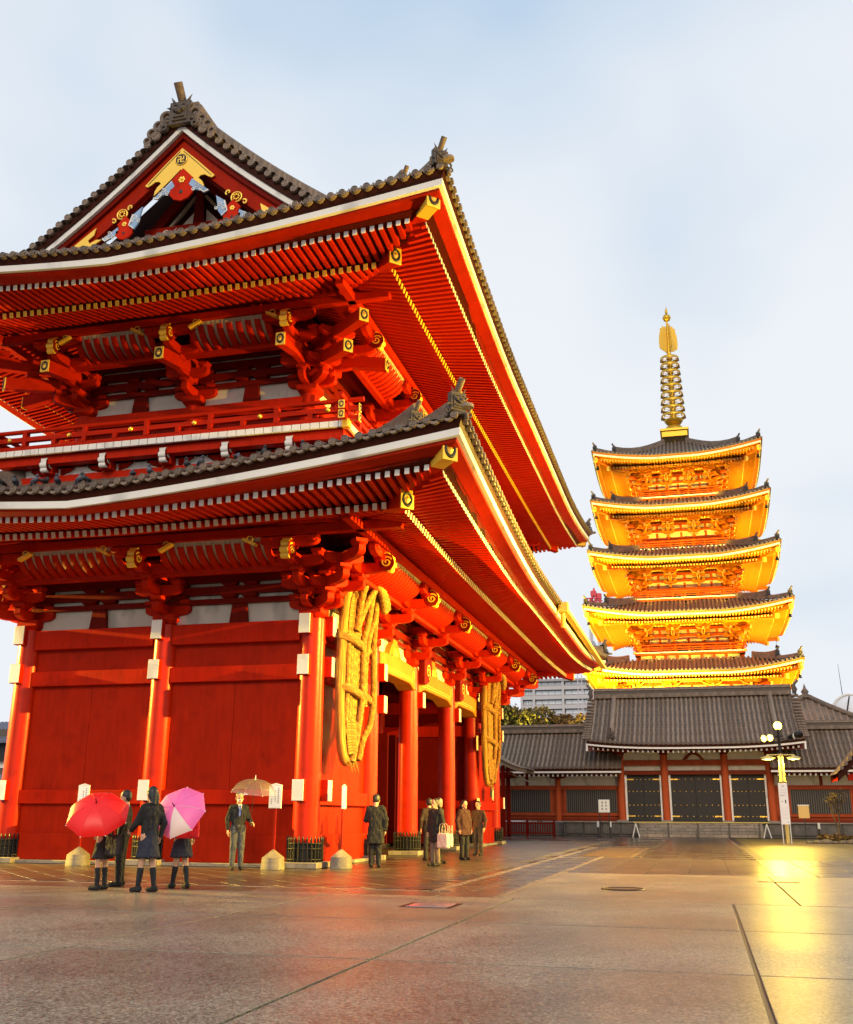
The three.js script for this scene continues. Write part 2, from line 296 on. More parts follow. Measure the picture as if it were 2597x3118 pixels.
const stoneVar = tex(256, (x, y) => { const n = fbm(x * 6, y * 6, 61, 4, 6), m = vnoise(x * 90, y * 90, 5, 90); const v = 0.75 + 0.35 * (n - 0.3) + 0.25 * (m - 0.5); return [v, v * 0.98, v * 0.95]; }, true, [0.9, 0.9]);
M.stone = std({ color: rgb(0.34, 0.3, 0.25), map: stoneVar, roughness: 0.75 }); M.stoneDark = std({ color: rgb(0.13, 0.115, 0.1), map: stoneVar, roughness: 0.6 });
const colPos = [];
for (const u of CU) for (const w of CW) if (w !== 4.18 || true) colPos.push([u, w]);
for (const [u, w] of colPos) {
  const c = part(gate, 'column', colG, M.redColumn); c.position.copy(V(u, 0.13, w));
  const p = part(gate, 'column_plinth', plinthG, M.stone); p.position.copy(V(u, 0.07, w));
  if (w === 4.18 && u !== 0) continue;
  const g = part(gate, 'column_guard', guardRing, M.iron); g.position.copy(V(u, 0.15, w));
  for (let i = 0; i < 26; i++) { const k = part(g, 'picket', merge([guardG[2 * i], guardG[2 * i + 1]]), M.iron); k.position.y = 0; }
}
// long stone sill under the walls
for (const [u0, u1, w0, w1] of [[-0.3, 0.3, 0.5, 7.86], [0.5, 4.2, -0.3, 0.3], [19.7, 23.4, -0.3, 0.3], [0.5, 4.2, 8.06, 8.66], [19.7, 23.4, 8.06, 8.66], [23.6, 24.2, 0.5, 7.86]]) bx(gate, 'stone_sill', M.stone, u0, u1, 0, 0.085, w0, w1, 0.015);

// walls between columns: e is measured outwards from the column line
function wallBay(id, t0, t1, full) {
  const s = lowE.sides.find((x) => x.id === id), F = (name, mat, a, b, y0, y1, e0, e1, bev) => {
    const p = s.P(a, e0, y0), q = s.P(b, e1, y1), g = new THREE.BoxGeometry(1, 1, 1), d = q.clone().sub(p);
    const bb = new RoundedBoxGeometry(Math.abs(d.x), Math.abs(d.y), Math.abs(d.z), 1, bev ?? 0.012).translate((p.x + q.x) / 2, (p.y + q.y) / 2, (p.z + q.z) / 2);
    return part(gate, name, muv(bb), mat);
  };
  if (full) {
    F('wall_panel', M.redWall, t0, (t0 + t1) / 2 - 0.004, 0.74, 1.49, -0.06, 0.03, 0.004); F('wall_panel', M.redWall, (t0 + t1) / 2 + 0.004, t1, 0.74, 1.49, -0.06, 0.03, 0.004);
    F('wall_panel', M.redWall, t0, (t0 + t1) / 2 - 0.004, 1.8, 4.57, -0.06, 0.03, 0.004); F('wall_panel', M.redWall, (t0 + t1) / 2 + 0.004, t1, 1.8, 4.57, -0.06, 0.03, 0.004);
    F('wall_panel', M.redWall, t0, t1, 4.9, 5.56, -0.06, 0.03, 0.004);
    F('base_board', M.redWall, t0, t1, 0.085, 0.75, -0.1, 0.12); F('tie_beam', M.red, t0, t1, 1.475, 1.82, -0.16, 0.17); F('tie_beam', M.red, t0, t1, 4.54, 4.93, -0.16, 0.19);
    F('head_beam', M.red, t0, t1, 5.53, 6.06, -0.2, 0.23);
  }
  return F;
}
wallBay('A', 0.28, 3.9, 1); wallBay('A', 4.46, 8.08, 1); wallBay('B', 0.28, 4.42, 1); wallBay('B', 19.48, 23.62, 1); wallBay('D', 0.28, 4.42, 1); wallBay('D', 19.48, 23.62, 1); wallBay('C', 0.28, 3.9, 1); wallBay('C', 4.46, 8.08, 1);
// white ends of the tie beams on the columns
for (const [w, l] of [[0, 1], [4.18, 1], [8.36, 1]]) for (const y of [5.92, 4.87, 1.81]) { bx(gate, 'beam_end', M.red, -0.3, -0.47, y - 0.26, y + 0.26, w - 0.1, w + 0.22, 0.012); bx(gate, 'beam_end_cap', M.white, -0.47, -0.49, y - 0.25, y + 0.25, w - 0.09, w + 0.21, 0.006); }
for (const [u, ys] of [[0.08, [5.92, 4.87, 1.81]], [4.7, [5.35, 4.4]], [9.2, [5.0]], [14.7, [5.0]], [19.2, [5.35, 4.4]], [23.85, [5.92, 4.87, 1.81]]]) for (const y of ys) {
  bx(gate, 'beam_end', M.red, u + 0.06, u + 0.36, y - 0.26, y + 0.26, -0.28, -0.48, 0.012); bx(gate, 'beam_end_cap', M.white, u + 0.07, u + 0.35, y - 0.25, y + 0.25, -0.48, -0.5, 0.006);
}
// passage: side walls, cross beams, doors in the middle row, ceiling
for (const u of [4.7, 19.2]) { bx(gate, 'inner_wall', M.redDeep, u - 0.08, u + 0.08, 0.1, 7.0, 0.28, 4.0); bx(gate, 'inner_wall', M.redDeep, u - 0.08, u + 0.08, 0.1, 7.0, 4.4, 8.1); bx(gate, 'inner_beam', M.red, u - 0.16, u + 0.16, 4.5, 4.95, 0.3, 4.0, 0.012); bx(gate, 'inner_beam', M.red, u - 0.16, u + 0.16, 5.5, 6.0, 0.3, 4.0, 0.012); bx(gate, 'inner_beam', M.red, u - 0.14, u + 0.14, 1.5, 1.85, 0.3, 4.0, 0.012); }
for (const [a, b] of [[4.7, 9.2], [9.2, 14.7], [14.7, 19.2]]) {
  bx(gate, 'inner_beam', M.red, a + 0.3, b - 0.3, 4.35, 4.9, 4.02, 4.34, 0.015); bx(gate, 'inner_beam', M.redDeep, a + 0.3, b - 0.3, 5.4, 5.85, 4.0, 4.36, 0.015); bx(gate, 'transom', M.redDeep, a + 0.3, b - 0.3, 4.9, 5.4, 4.15, 4.2);
  for (const d of [a + 0.42, b - 0.42]) bx(gate, 'door_post', M.red, d - 0.12, d + 0.12, 0.1, 4.35, 4.05, 4.31, 0.015);
  // leaves folded back into the passage
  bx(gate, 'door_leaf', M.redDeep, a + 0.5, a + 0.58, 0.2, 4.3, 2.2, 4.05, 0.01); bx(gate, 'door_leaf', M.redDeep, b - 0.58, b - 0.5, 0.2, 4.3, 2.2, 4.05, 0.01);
  bx(gate, 'threshold', M.stone, a + 0.3, b - 0.3, 0.0, 0.11, 3.9, 4.46, 0.015);
}
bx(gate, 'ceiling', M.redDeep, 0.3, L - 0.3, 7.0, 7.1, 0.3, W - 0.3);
for (let i = 0; i < 12; i++) bx(gate, 'ceiling_joist', M.redDeep, 5.2 + i * 1.25, 5.36 + i * 1.25, 6.86, 6.99, 0.35, W - 0.35);
bx(gate, 'notice_panel', std({ color: rgb(0.03, 0.05, 0.03), roughness: 0.5 }), 13.4, 13.46, 2.75, 4.15, 3.0, 3.9);

// lintels over the three openings: bowed beams with carved ends, plaster and frog-leg struts above
const frogS = (w, h) => { const s = new THREE.Shape(); s.moveTo(-w / 2, 0); s.bezierCurveTo(-w * 0.4, h * 0.12, -w * 0.3, h * 0.75, -w * 0.14, h * 0.8); s.lineTo(-w * 0.14, h); s.lineTo(w * 0.14, h); s.lineTo(w * 0.14, h * 0.8); s.bezierCurveTo(w * 0.3, h * 0.75, w * 0.4, h * 0.12, w / 2, 0); s.lineTo(w * 0.36, 0); s.bezierCurveTo(w * 0.26, h * 0.1, w * 0.2, h * 0.55, 0, h * 0.62); s.bezierCurveTo(-w * 0.2, h * 0.55, -w * 0.26, h * 0.1, -w * 0.36, 0); s.closePath(); return s; };
for (const [a, b] of [[4.7, 9.2], [9.2, 14.7], [14.7, 19.2]]) {
  const m = (a + b) / 2, l = b - a - 0.56, s = new THREE.Shape();
  s.moveTo(-l / 2, 5.3); s.bezierCurveTo(-l * 0.42, 5.34, -l * 0.4, 5.47, -l * 0.3, 5.47); s.lineTo(l * 0.3, 5.47); s.bezierCurveTo(l * 0.4, 5.47, l * 0.42, 5.34, l / 2, 5.3); s.lineTo(l / 2, 6.0); s.quadraticCurveTo(0, 6.12, -l / 2, 6.0); s.closePath();
  const beam = part(gate, 'rainbow_beam', shapeOnB(s, 0.28, m, 0.56, 0.02, 10), M.orange);  // a red beam; the strong lamplight on it is put into the paint
  for (const dy of [0.06, 0.14]) { const r = ribbon(Array.from({ length: 13 }, (_, i) => { const x = -0.86 + 1.72 * i / 12; return [x * l / 2, 5.5 + dy - 0.1 * Math.pow(Math.abs(x), 6)]; }), 0.025, 0.025); part(beam, 'gold_line', shapeOnB(r, -0.29, m, 0.02, 0), M.goldPaint); }
  for (const sg of [-1, 1]) part(beam, 'gold_scroll', shapeOnB(ribbon(spiral(sg * l * 0.44, 5.74, 0.17, 0.03, sg > 0 ? 3.6 : -0.5, sg > 0 ? -1.5 : 1.5), 0.04, 0.025), -0.29, m, 0.025, 0), M.goldPaint);
  bx(gate, 'plaster_panel', M.plaster, a + 0.3, b - 0.3, 6.0, 6.66, 0.02, 0.06);
  const fl = part(gate, 'frog_leg_strut', shapeOnB(frogS(1.5, 0.6), 0.0, m, 0.16, 0.015, 8), M.orange); fl.position.y = 6.06;
  part(fl, 'carving', mergeGeometries([0, 1, 2, 3, 4].map((i) => clean(new THREE.SphereGeometry(0.1, 7, 5).scale(1, 1, 0.6).translate(m - 0.2 + 0.1 * i, 0.14 + 0.12 * (i % 2), 0.16)))), M.goldPaint);
  bx(gate, 'passage_lintel', M.red, a + 0.3, b - 0.3, 5.3, 5.95, W - 0.2, W + 0.2, 0.015);
}
// carved beam noses with gold whorls on the inner columns
for (const u of [9.2, 14.7]) {
  const s = new THREE.Shape(); s.moveTo(0, -0.42); s.bezierCurveTo(0.35, -0.5, 0.62, -0.25, 0.85, -0.1); s.bezierCurveTo(1.05, 0.06, 1.05, 0.42, 0.7, 0.42); s.lineTo(0, 0.42); s.closePath();
  const g = shapeOnB(s, -0.3, u + 0.22, 0.2, 0.02, 8); const n = part(gate, 'beam_nose', g, M.redDeep); n.position.y = 6.0;
  part(n, 'gold_whorl', shapeOnB(ribbon(spiral(0.42, 0.03, 0.27, 0.05, -1.2, 1.7), 0.055, 0.04), -0.52, u + 0.22, 0.02, 0), M.goldPaint);
  for (let i = 0; i < 5; i++) { const k = part(n, 'bead', new THREE.SphereGeometry(0.085, 8, 6), M.white); k.position.copy(V(u + 0.72 + i * 0.14, -0.34 + i * 0.14, -0.42)); }
}

// ---------------------------------------------------------------- bracket sets
const armS = (l, h) => { const s = new THREE.Shape(), c = Math.min(0.3, l * 0.3); s.moveTo(-l / 2, h); s.lineTo(l / 2, h); s.lineTo(l / 2, h * 0.5); s.quadraticCurveTo(l / 2 - 0.02, 0.02, l / 2 - c, 0); s.lineTo(-l / 2 + c, 0); s.quadraticCurveTo(-l / 2 + 0.02, 0.02, -l / 2, h * 0.5); s.closePath(); return s; };
const armCache = {};
function armG(l, h, b) { const k = [l, h, b].join(); return armCache[k] ??= muv(new THREE.ExtrudeGeometry(armS(l, h), { depth: b, bevelEnabled: true, bevelThickness: 0.012, bevelSize: 0.012, bevelSegments: 1, curveSegments: 5 }).translate(0, 0, -b / 2)); }
const blockG = (() => { const b = new THREE.CylinderGeometry(0.25, 0.165, 0.1, 4, 1).rotateY(Math.PI / 4).translate(0, 0.05, 0), t = new THREE.BoxGeometry(0.353, 0.1, 0.353).translate(0, 0.15, 0); return merge([b, t]); })();
const bigBlockG = blockG.clone().scale(1.7, 1.5, 1.7);
// gold scroll nose: x outwards, fluted front, red cheeks with a gold spiral
const noseG = merge([[0.0, 0.1, 0.11], [0.05, -0.04, 0.1], [0.0, -0.17, 0.09], [-0.07, 0.2, 0.08]].map(([x, y, r]) => new THREE.CylinderGeometry(r, r, 0.22, 12).rotateX(Math.PI / 2).translate(x, y, 0)));
const [cheekG, cheekG2] = [-1, 1].map((s) => new THREE.CylinderGeometry(0.2, 0.2, 0.02, 18).rotateX(Math.PI / 2).scale(1, 1.15, 1).translate(-0.06, 0.0, s * 0.112));
const [cheekSpiral, cheekSpiral2] = [-1, 1].map((s) => new THREE.ExtrudeGeometry(ribbon(spiral(-0.06, 0, 0.15, 0.02, 0.5, 1.6), 0.035, 0.03), { depth: 0.02, bevelEnabled: false }).translate(0, 0, s * 0.13 - 0.01));
const goldEndG = (() => new RoundedBoxGeometry(0.04, 0.36, 0.27, 1, 0.01))();
const medalG = merge([new THREE.TorusGeometry(0.085, 0.028, 5, 16).rotateY(Math.PI / 2).scale(1, 1.35, 1)]), medalC = new THREE.OctahedronGeometry(0.06, 0).scale(0.3, 1.2, 1);
function put(m, p, dx) { const z = dx.clone().cross(UP).normalize(); m.quaternion.setFromRotationMatrix(new THREE.Matrix4().makeBasis(dx, UP, z)); m.position.copy(p); return m; }
function squareEnd(parent, p, dir, k = 1) {   // gold end plate with a dark ring and lozenge
  const m = part(parent, 'gold_end', goldEndG, M.goldPaint); put(m, p, dir); m.scale.setScalar(k);
  const r = part(m, 'ring', medalG, M.black); r.position.x = 0.016; const c = part(m, 'lozenge', medalC, M.gold); c.position.x = 0.025; return m;
}
const Y3 = (x, y, z) => new THREE.Vector3(x, y, z);
// dir: outward unit vectors at this column (one at a mid column, two at a corner); o: column axis at height 0
function bracketSet(o, outs, y0, tail, upper) {
  const set = part(gate, 'bracket_set', bigBlockG, M.red); set.position.copy(o).add(Y3(0, y0, 0));
  const at = (v, e, t, lat) => Y3(v.x * e + lat.x * t, 0, v.z * e + lat.z * t);
  const dirs = outs.length > 1 ? [...outs, outs[0].clone().add(outs[1])] : outs;
  dirs.forEach((v, di) => {
    const n = v.clone().normalize(), lat = n.clone().cross(UP).normalize(), diag = di === 2, f = diag ? Math.SQRT2 : 1;
    for (let k = 1; k <= 3; k++) {
      const y = 0.3 + (k - 1) * 0.44, reach = 0.6 * k * f, l = reach + 0.55;
      const arm = part(set, 'bracket_arm', armG(+l.toFixed(2), 0.24, 0.17), M.red); put(arm, n.clone().multiplyScalar(reach - l / 2 + 0.16).setY(y), n);
      const b = part(set, 'bearing_block', blockG, M.red); put(b, n.clone().multiplyScalar(reach).setY(y + 0.24), n); b.scale.setScalar(0.9);
      if (diag) { if (k < 3) { const w = part(set, 'bracket_arm', armG(1.0, 0.22, 0.16), M.red); put(w, n.clone().multiplyScalar(reach).setY(y + 0.44), lat); } continue; }
      const ee = 0.6 * (k - 1), lt = part(set, 'bracket_arm', armG(1.3, 0.24, 0.17), M.red); put(lt, n.clone().multiplyScalar(ee).setY(y + 0.001 * k), lat);
      for (const t of [-0.52, 0.52]) { const c = part(set, 'bearing_block', blockG, M.red); put(c, n.clone().multiplyScalar(ee).addScaledVector(lat, t).setY(y + 0.24), n); c.scale.setScalar(0.8); }
    }
    if (!diag) { const lt = part(set, 'bracket_arm', armG(1.5, 0.24, 0.17), M.red); put(lt, n.clone().multiplyScalar(1.8).setY(1.53), lat); for (const t of [-0.6, 0, 0.6]) { const c = part(set, 'bearing_block', blockG, M.red); put(c, n.clone().multiplyScalar(1.8).addScaledVector(lat, t).setY(1.6), n); c.scale.setScalar(0.75); } }
    // scroll nose
    const rn = (diag ? 2.15 * 1.25 : 2.05), ny = upper ? 1.5 : 1.42;
    if (!diag) { const ns = part(set, 'scroll_nose', noseG, M.goldPaint); put(ns, n.clone().multiplyScalar(rn).setY(ny), n); for (const [c, sp] of [[cheekG, cheekSpiral], [cheekG2, cheekSpiral2]]) { put(part(set, 'scroll_cheek', c, M.redDeep), n.clone().multiplyScalar(rn).setY(ny), n); put(part(set, 'scroll_spiral', sp, M.goldPaint), n.clone().multiplyScalar(rn).setY(ny), n); } }
    // sloping tail rafters with square gold ends
    if (tail) for (const [r, y] of diag ? [[2.45 * 1.35, 1.12], [1.85 * 1.3, 0.62]] : [[2.25, 0.76]]) {
      const p = n.clone().multiplyScalar(0.2).setY(y + 0.34), q = n.clone().multiplyScalar(r).setY(y), b = bar(set, 'tail_rafter', M.red, p, q, 0.25, 0.34);
      squareEnd(set, q.clone().addScaledVector(n, 0.02), n, 1);
    }
  });
  return set;
}
const DIR = { A: Y3(-1, 0, 0), B: Y3(0, 0, 1), C: Y3(1, 0, 0), D: Y3(0, 0, -1) };
function ring(y0, ins, tail) {
  const us = CU.map((u) => Math.min(Math.max(u, ins), L - ins)), ws = CW.map((w) => Math.min(Math.max(w, ins), W - ins));
  for (const u of us) for (const w of ws) {
    const outs = []; if (u === us[0]) outs.push(DIR.A); if (u === us[5]) outs.push(DIR.C); if (w === ws[0]) outs.push(DIR.B); if (w === ws[2]) outs.push(DIR.D);
    if (outs.length) bracketSet(V(u, 0, w), outs, y0, tail, tail);
  }
  // wall zone between the column heads, all round
  const e0 = -ins, R = { u0: ins, u1: L - ins, w0: ins, w1: W - ins };
  const E2 = new Eave({ R, E: 1, yE: 0 });
  for (const s of E2.sides) {
    const cs = (s.id === 'A' || s.id === 'C' ? ws : us).map((x) => x - ins), B = (name, mat, a, b, ya, yb, ea, eb, bev = 0.01) => { const p = s.P(a, ea, ya), q = s.P(b, eb, yb); return part(gate, name, muv(new RoundedBoxGeometry(Math.abs(p.x - q.x), Math.abs(p.y - q.y), Math.abs(p.z - q.z), 1, bev).translate((p.x + q.x) / 2, (p.y + q.y) / 2, (p.z + q.z) / 2)), mat); };
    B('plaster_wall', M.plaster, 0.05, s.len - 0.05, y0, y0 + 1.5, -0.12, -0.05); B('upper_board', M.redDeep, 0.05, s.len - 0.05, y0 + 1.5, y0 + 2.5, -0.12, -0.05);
    for (const [a, b, x] of [[0.54, 0.68, 0.13], [0.8, 1.02, 0.12], [1.13, 1.35, 0.11], [1.46, 1.7, 0.1]]) B('wall_beam', M.redDeep, 0, s.len, y0 + a, y0 + b, -0.04, x);
    for (let i = 0; i + 1 < cs.length; i++) {
      const a = cs[i], b = cs[i + 1], m = (a + b) / 2;
      const st = shapeOf([[-0.26, 0], [0.26, 0], [0.2, 0.5], [-0.2, 0.5]]), p = s.P(m, 0.0, y0 + 0.03), lat = s.P(1, 0, 0).sub(s.P(0, 0, 0)), out = s.P(0, 1, 0).sub(s.P(0, 0, 0));
      const sg = muv(xf(new THREE.ExtrudeGeometry(st, { depth: 0.12, bevelEnabled: false }), new THREE.Matrix4().makeBasis(lat, UP, out).setPosition(p.addScaledVector(out, -0.04)))); part(gate, 'strut', sg, M.redDeep);
      for (const ya of [0.68, 1.02]) for (const t of [a + 0.35, m - 0.3, m + 0.3, b - 0.35]) { const c = part(gate, 'bearing_block', blockG, M.redDeep); put(c, s.P(t, 0.02, y0 + ya), out); c.scale.set(0.8, ya === 0.68 ? 0.6 : 0.55, 1.2); }
      // ribbed cove between bracket sets
      if (s.id !== 'C') {
        const co = gridG(1, 6, (x, y) => s.P(a + 0.65 + (b - a - 1.3) * x, 1.0 + 0.85 * Math.sin(y * 1.35), y0 + 1.3 + 0.52 * (1 - Math.cos(y * 1.5)) + 0.02), (x, y) => [x * 3, y]); part(gate, 'cove_board', co, M.cove);
        const n = Math.round((b - a - 1.3) / 0.27);
        for (let k = 0; k <= n; k++) {
          const t = a + 0.65 + (b - a - 1.3) * k / n, pr = [[0, -0.02], [0, 0.05]];
          const rib = gridG(6, 3, (x, y) => { const c = [[-0.085, 0.03], [-0.085, -0.09], [0.085, -0.09], [0.085, 0.03]][Math.round(y * 3)]; return s.P(t + c[0], 1.0 + 0.85 * Math.sin(x * 1.35) - c[1] * -0.3, y0 + 1.3 + 0.52 * (1 - Math.cos(x * 1.5)) + c[1]); });
          part(gate, 'cove_rib', rib, M.red);
        }
        B('cove_beam', M.red, a + 0.1, b - 0.1, y0 + 1.12, y0 + 1.32, 0.95, 1.15); 
        const ce = gridG(1, 1, (x, y) => s.P(a + (b - a) * x, y * 1.0, y0 + 1.62)); part(gate, 'cove_ceiling', ce, M.redDeep);
      }
    }
    B('eave_purlin', M.red, -2.9, s.len + 2.9, y0 + 1.8, y0 + 2.02, 1.72, 1.95, 0.015);
  }
}
ring(6.06, 0, false);
ring(12.62, 0.6, true);
// small gold leaf hooks near the purlin over each cove
for (const [y0, ins] of [[6.06, 0], [12.62, 0.6]]) for (const w of [1.0, 3.3, 5.1, 7.4]) {
  const p = V(-1.98 + ins, y0 + 1.66, w), g = barG(p.clone().add(Y3(0, -0.1, 0.17 * (w % 4.18 > 2 ? -1 : 1))), p.clone().add(Y3(0, 0.07, -0.17 * (w % 4.18 > 2 ? -1 : 1))), 0.16, 0.07);
  const h = part(gate, 'gold_hook', g, M.goldPaint); part(h, 'curl', new THREE.TorusGeometry(0.08, 0.015, 5, 12, 4.5).rotateY(Math.PI / 2).translate(p.x - 0.02, p.y + 0.06, p.z), M.goldPaint);
}

// ---------------------------------------------------------------- eaves and roofs
M.rafterEndW = std({ color: rgb(0.8, 0.79, 0.75), roughness: 0.6 }); M.rafterEndG = M.goldPaint;
M.rafterEndB = std({ color: rgb(0.62, 0.5, 0.36), roughness: 0.6 });
function eaveSet(Ev, o) {
  const E = Ev.E, y = Ev.yE;
  Ev.rafters(gate, { name: 'flying_rafter', e0: o.eB - 0.1, e1: E - 0.6, y0: y - 0.1, slope: 0.15, b: 0.105, h: 0.14, step: 0.22, mat: M.red, endMat: M.rafterEndW, ids: 'AB', limit: o.lim });
  Ev.rafters(gate, { name: 'base_rafter', e0: o.e0, e1: o.eB, y0: y - 0.1, slope: 0.28, b: 0.105, h: 0.15, step: 0.22, mat: M.red, endMat: o.baseEnd, ids: 'AB', limit: o.lim });
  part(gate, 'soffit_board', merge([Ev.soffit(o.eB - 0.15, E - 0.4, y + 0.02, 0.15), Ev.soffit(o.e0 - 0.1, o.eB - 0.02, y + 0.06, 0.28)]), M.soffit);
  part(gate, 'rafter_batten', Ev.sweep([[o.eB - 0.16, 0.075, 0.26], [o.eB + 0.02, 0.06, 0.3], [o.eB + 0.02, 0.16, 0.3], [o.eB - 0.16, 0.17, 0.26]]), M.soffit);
  part(gate, 'eave_board', Ev.sweep([[E - 0.66, 0.05, 0.62], [E - 0.42, 0.0, 0.75], [E - 0.42, -0.01, 0.78], [E - 0.1, -0.015, 0.94], [E - 0.06, 0.24, 1], [E - 0.66, 0.3, 0.7]]), M.redWall);
  part(gate, 'white_eave_strip', Ev.sweep([[E - 0.1, 0.03, 0.97], [E, 0.03, 1], [E + 0.01, 0.19, 1], [E - 0.1, 0.2, 0.97]]), M.white);
  part(gate, 'dark_eave_board', Ev.sweep([[E - 0.12, 0.201, 0.98], [E - 0.02, 0.196, 1], [E + 0.06, 0.4, 1], [E - 0.3, 0.42, 0.96]]), M.dark);
  part(gate, 'pan_tile_lips', Ev.lips(0.3, 0.1), M.tileLight).userData.kind = 'stuff';
  // hip rafters with gold caps at the four corners
  for (const cu of [-1, 1]) for (const cw of [-1, 1]) {
    const P = (e, yy) => V(cu < 0 ? -e : L + e, yy, cw < 0 ? -e : W + e), d = P(1, 0).sub(P(0, 0)).normalize(), r = Ev.lift;
    const bh = bar(gate, 'hip_rafter', M.red, P(o.e0 - 0.3, y + 0.1 + (o.eB - o.e0) * 0.28 + r * 0.05), P(o.eB + 0.2, y + 0.06 + r * 0.24 - 0.1), 0.3, 0.4);
    const fh = bar(gate, 'hip_rafter', M.red, P(o.eB - 0.2, y + 0.26 + r * 0.3), P(E - 0.3, y + 0.34 + r * 0.47), 0.3, 0.4);
    squareEnd(gate, P(o.eB + 0.22, y + 0.06 + r * 0.24 - 0.1), d, 1.25); squareEnd(gate, P(E - 0.28, y + 0.34 + r * 0.47), d, 1.35);
    if (o.cap) part(fh, 'gold_cap', BOX, M.goldPaint).position.set(0.39, 0, 0), fh.children[0].scale.set(0.2, 1.04, 1.06);
  }
}
eaveSet(lowE, { eB: 3.25, e0: 0.0, lim: 150, baseEnd: M.rafterEndB, cap: true });
eaveSet(upE, { eB: 2.72, e0: -0.6, lim: 150, baseEnd: M.rafterEndG, cap: true });

const topLow = () => 0.5;
lowE.tiles(gate, { step: 0.3, r: 0.088, ids: 'AB', limit: 150, top: topLow });
part(gate, 'roof_deck', lowE.deckG(topLow), M.tileDark);
const GU = -1.55;   // the gables overhang to here
const topUp = (s, t) => (s.id === 'A' || s.id === 'C') ? 0.25 : (t > GU && t < L - GU ? -4.18 : 0.25);
upE.tiles(gate, { step: 0.3, r: 0.088, ids: 'AB', limit: 150, top: topUp });
part(gate, 'roof_deck', upE.deckG(topUp, 240), M.tileDark);
// hip ridges in two steps, each ended by a mask tile
for (const [Ev, top] of [[lowE, 0.5], [upE, 0.3]]) for (const cu of [-1, 1]) for (const cw of [-1, 1]) {
  const E = Ev.E, yaw = Math.atan2(cw, cu) + (0), at = (e, dy) => V(cu < 0 ? -e : L + e, Ev.yRoof(e, Ev.lift) + dy, cw < 0 ? -e : W + e);
  Ev.hipRidge(gate, cu, cw, E - 0.15, top, 0.34, 0.3, M.tile); Ev.hipRidge(gate, cu, cw, E - 1.35, top, 0.3, 0.56, M.tile);
  const yw = Math.atan2(cw, cu);
  ridgeEnd(gate, at(E - 0.05, 0.1), yw, 0.44, M.tileDark); ridgeEnd(gate, at(E - 1.3, 0.28), yw, 0.36, M.tileDark);
  part(gate, 'corner_tile', END(0.13), M.tileLight).position.copy(at(E + 0.22, 0.1));
}
// ---------------------------------------------------------------- gable, ridges
const yU = (d) => { const q = 8.71 - Math.abs(d); return 14.45 + 0.452 * q + 0.0305 * q * q; };   // underside of the verge at distance d from the ridge line
function vergeG(u0, u1, a, b, n = 36, dmax = 6.6) {   // strip along the verge between two offsets above yU
  const l = [], pr = [[u0, a], [u1, a], [u1, b], [u0, b]];
  for (let j = 0; j < 4; j++) { const p = pr[j], q = pr[(j + 1) % 4]; l.push(gridG(n, 1, (x, y) => { const d = (x * 2 - 1) * dmax, c = y ? q : p; return V(c[0], yU(d) + c[1], 4.18 + d); }, (x, y) => [x * 14, y * 0.3])); }
  return merge(l);
}
for (const [s, u] of [[-1, -1.5], [1, L + 1.5]]) {
  part(gate, 'white_verge_strip', vergeG(u, u - s * 0.1, 0, 0.2), M.white);
  part(gate, 'dark_verge_board', vergeG(u + s * 0.04, u - s * 0.3, 0.203, 0.44), M.dark);
  part(gate, 'barge_board', vergeG(u - s * 0.1, u - s * 0.22, -0.2, 0.19), M.redDeep);
  part(gate, 'barge_board', vergeG(u - s * 0.2, u - s * 0.38, -0.78, -0.16), M.redWall);
  part(gate, 'barge_board', vergeG(u - s * 0.34, u - s * 0.5, -0.86, -0.74), M.redDeep);
  // verge tiles: short round tiles facing out
  for (let k = 0; k < 2; k++) for (let i = 0; i < 21; i++) {
    const d = (k ? 1 : -1) * (0.22 + i * 0.27), sl = -(0.452 + 0.061 * (8.71 - Math.abs(d))) * Math.sign(d);
    const m = part(gate, 'verge_tile', new THREE.CylinderGeometry(0.1, 0.1, 0.55, 10).rotateZ(Math.PI / 2), M.tile); m.position.copy(V(u - s * 0.14, yU(d) + 0.53, 4.18 + d));
    const c = part(m, 'tile_end', END(0.108), M.tileLight); c.rotation.z = s > 0 ? -Math.PI / 2 : Math.PI / 2; c.position.x = s * 0.28;
    const lip = part(m, 'tile_lip', new THREE.CylinderGeometry(0.11, 0.11, 0.5, 8, 1, true, 0, Math.PI).rotateZ(Math.PI / 2), M.tileLight); lip.position.set(s * 0.02, -0.12 + sl * 0.05, (k ? -1 : 1) * 0.13);
  }
  // descending ridges behind the verge
  for (const k of [-1, 1]) for (const [h0, h1, b, off] of [[0.42, 1.2, 0.42, 0.72]]) {
    const l = [], pr = [[-b / 2, h0], [-b / 2, h1 - 0.1], [-b / 4, h1], [b / 4, h1], [b / 2, h1 - 0.1], [b / 2, h0]];
    l.push(gridG(20, 5, (x, y) => { const d = k * (0.3 + x * 4.7), c = pr[Math.round(y * 5)]; return V(u - s * off + c[0], yU(d) + c[1], 4.18 + d); }, (x, y) => [x * 12, y]));
    part(gate, 'descending_ridge', merge(l), M.tile);
    if (off > 0.7) ridgeEnd(gate, V(u - s * off, yU(5.0) + 0.42, 4.18 + k * 5.0), k > 0 ? Math.PI / 2 : -Math.PI / 2, 0.62, M.tileDark);
  }
}
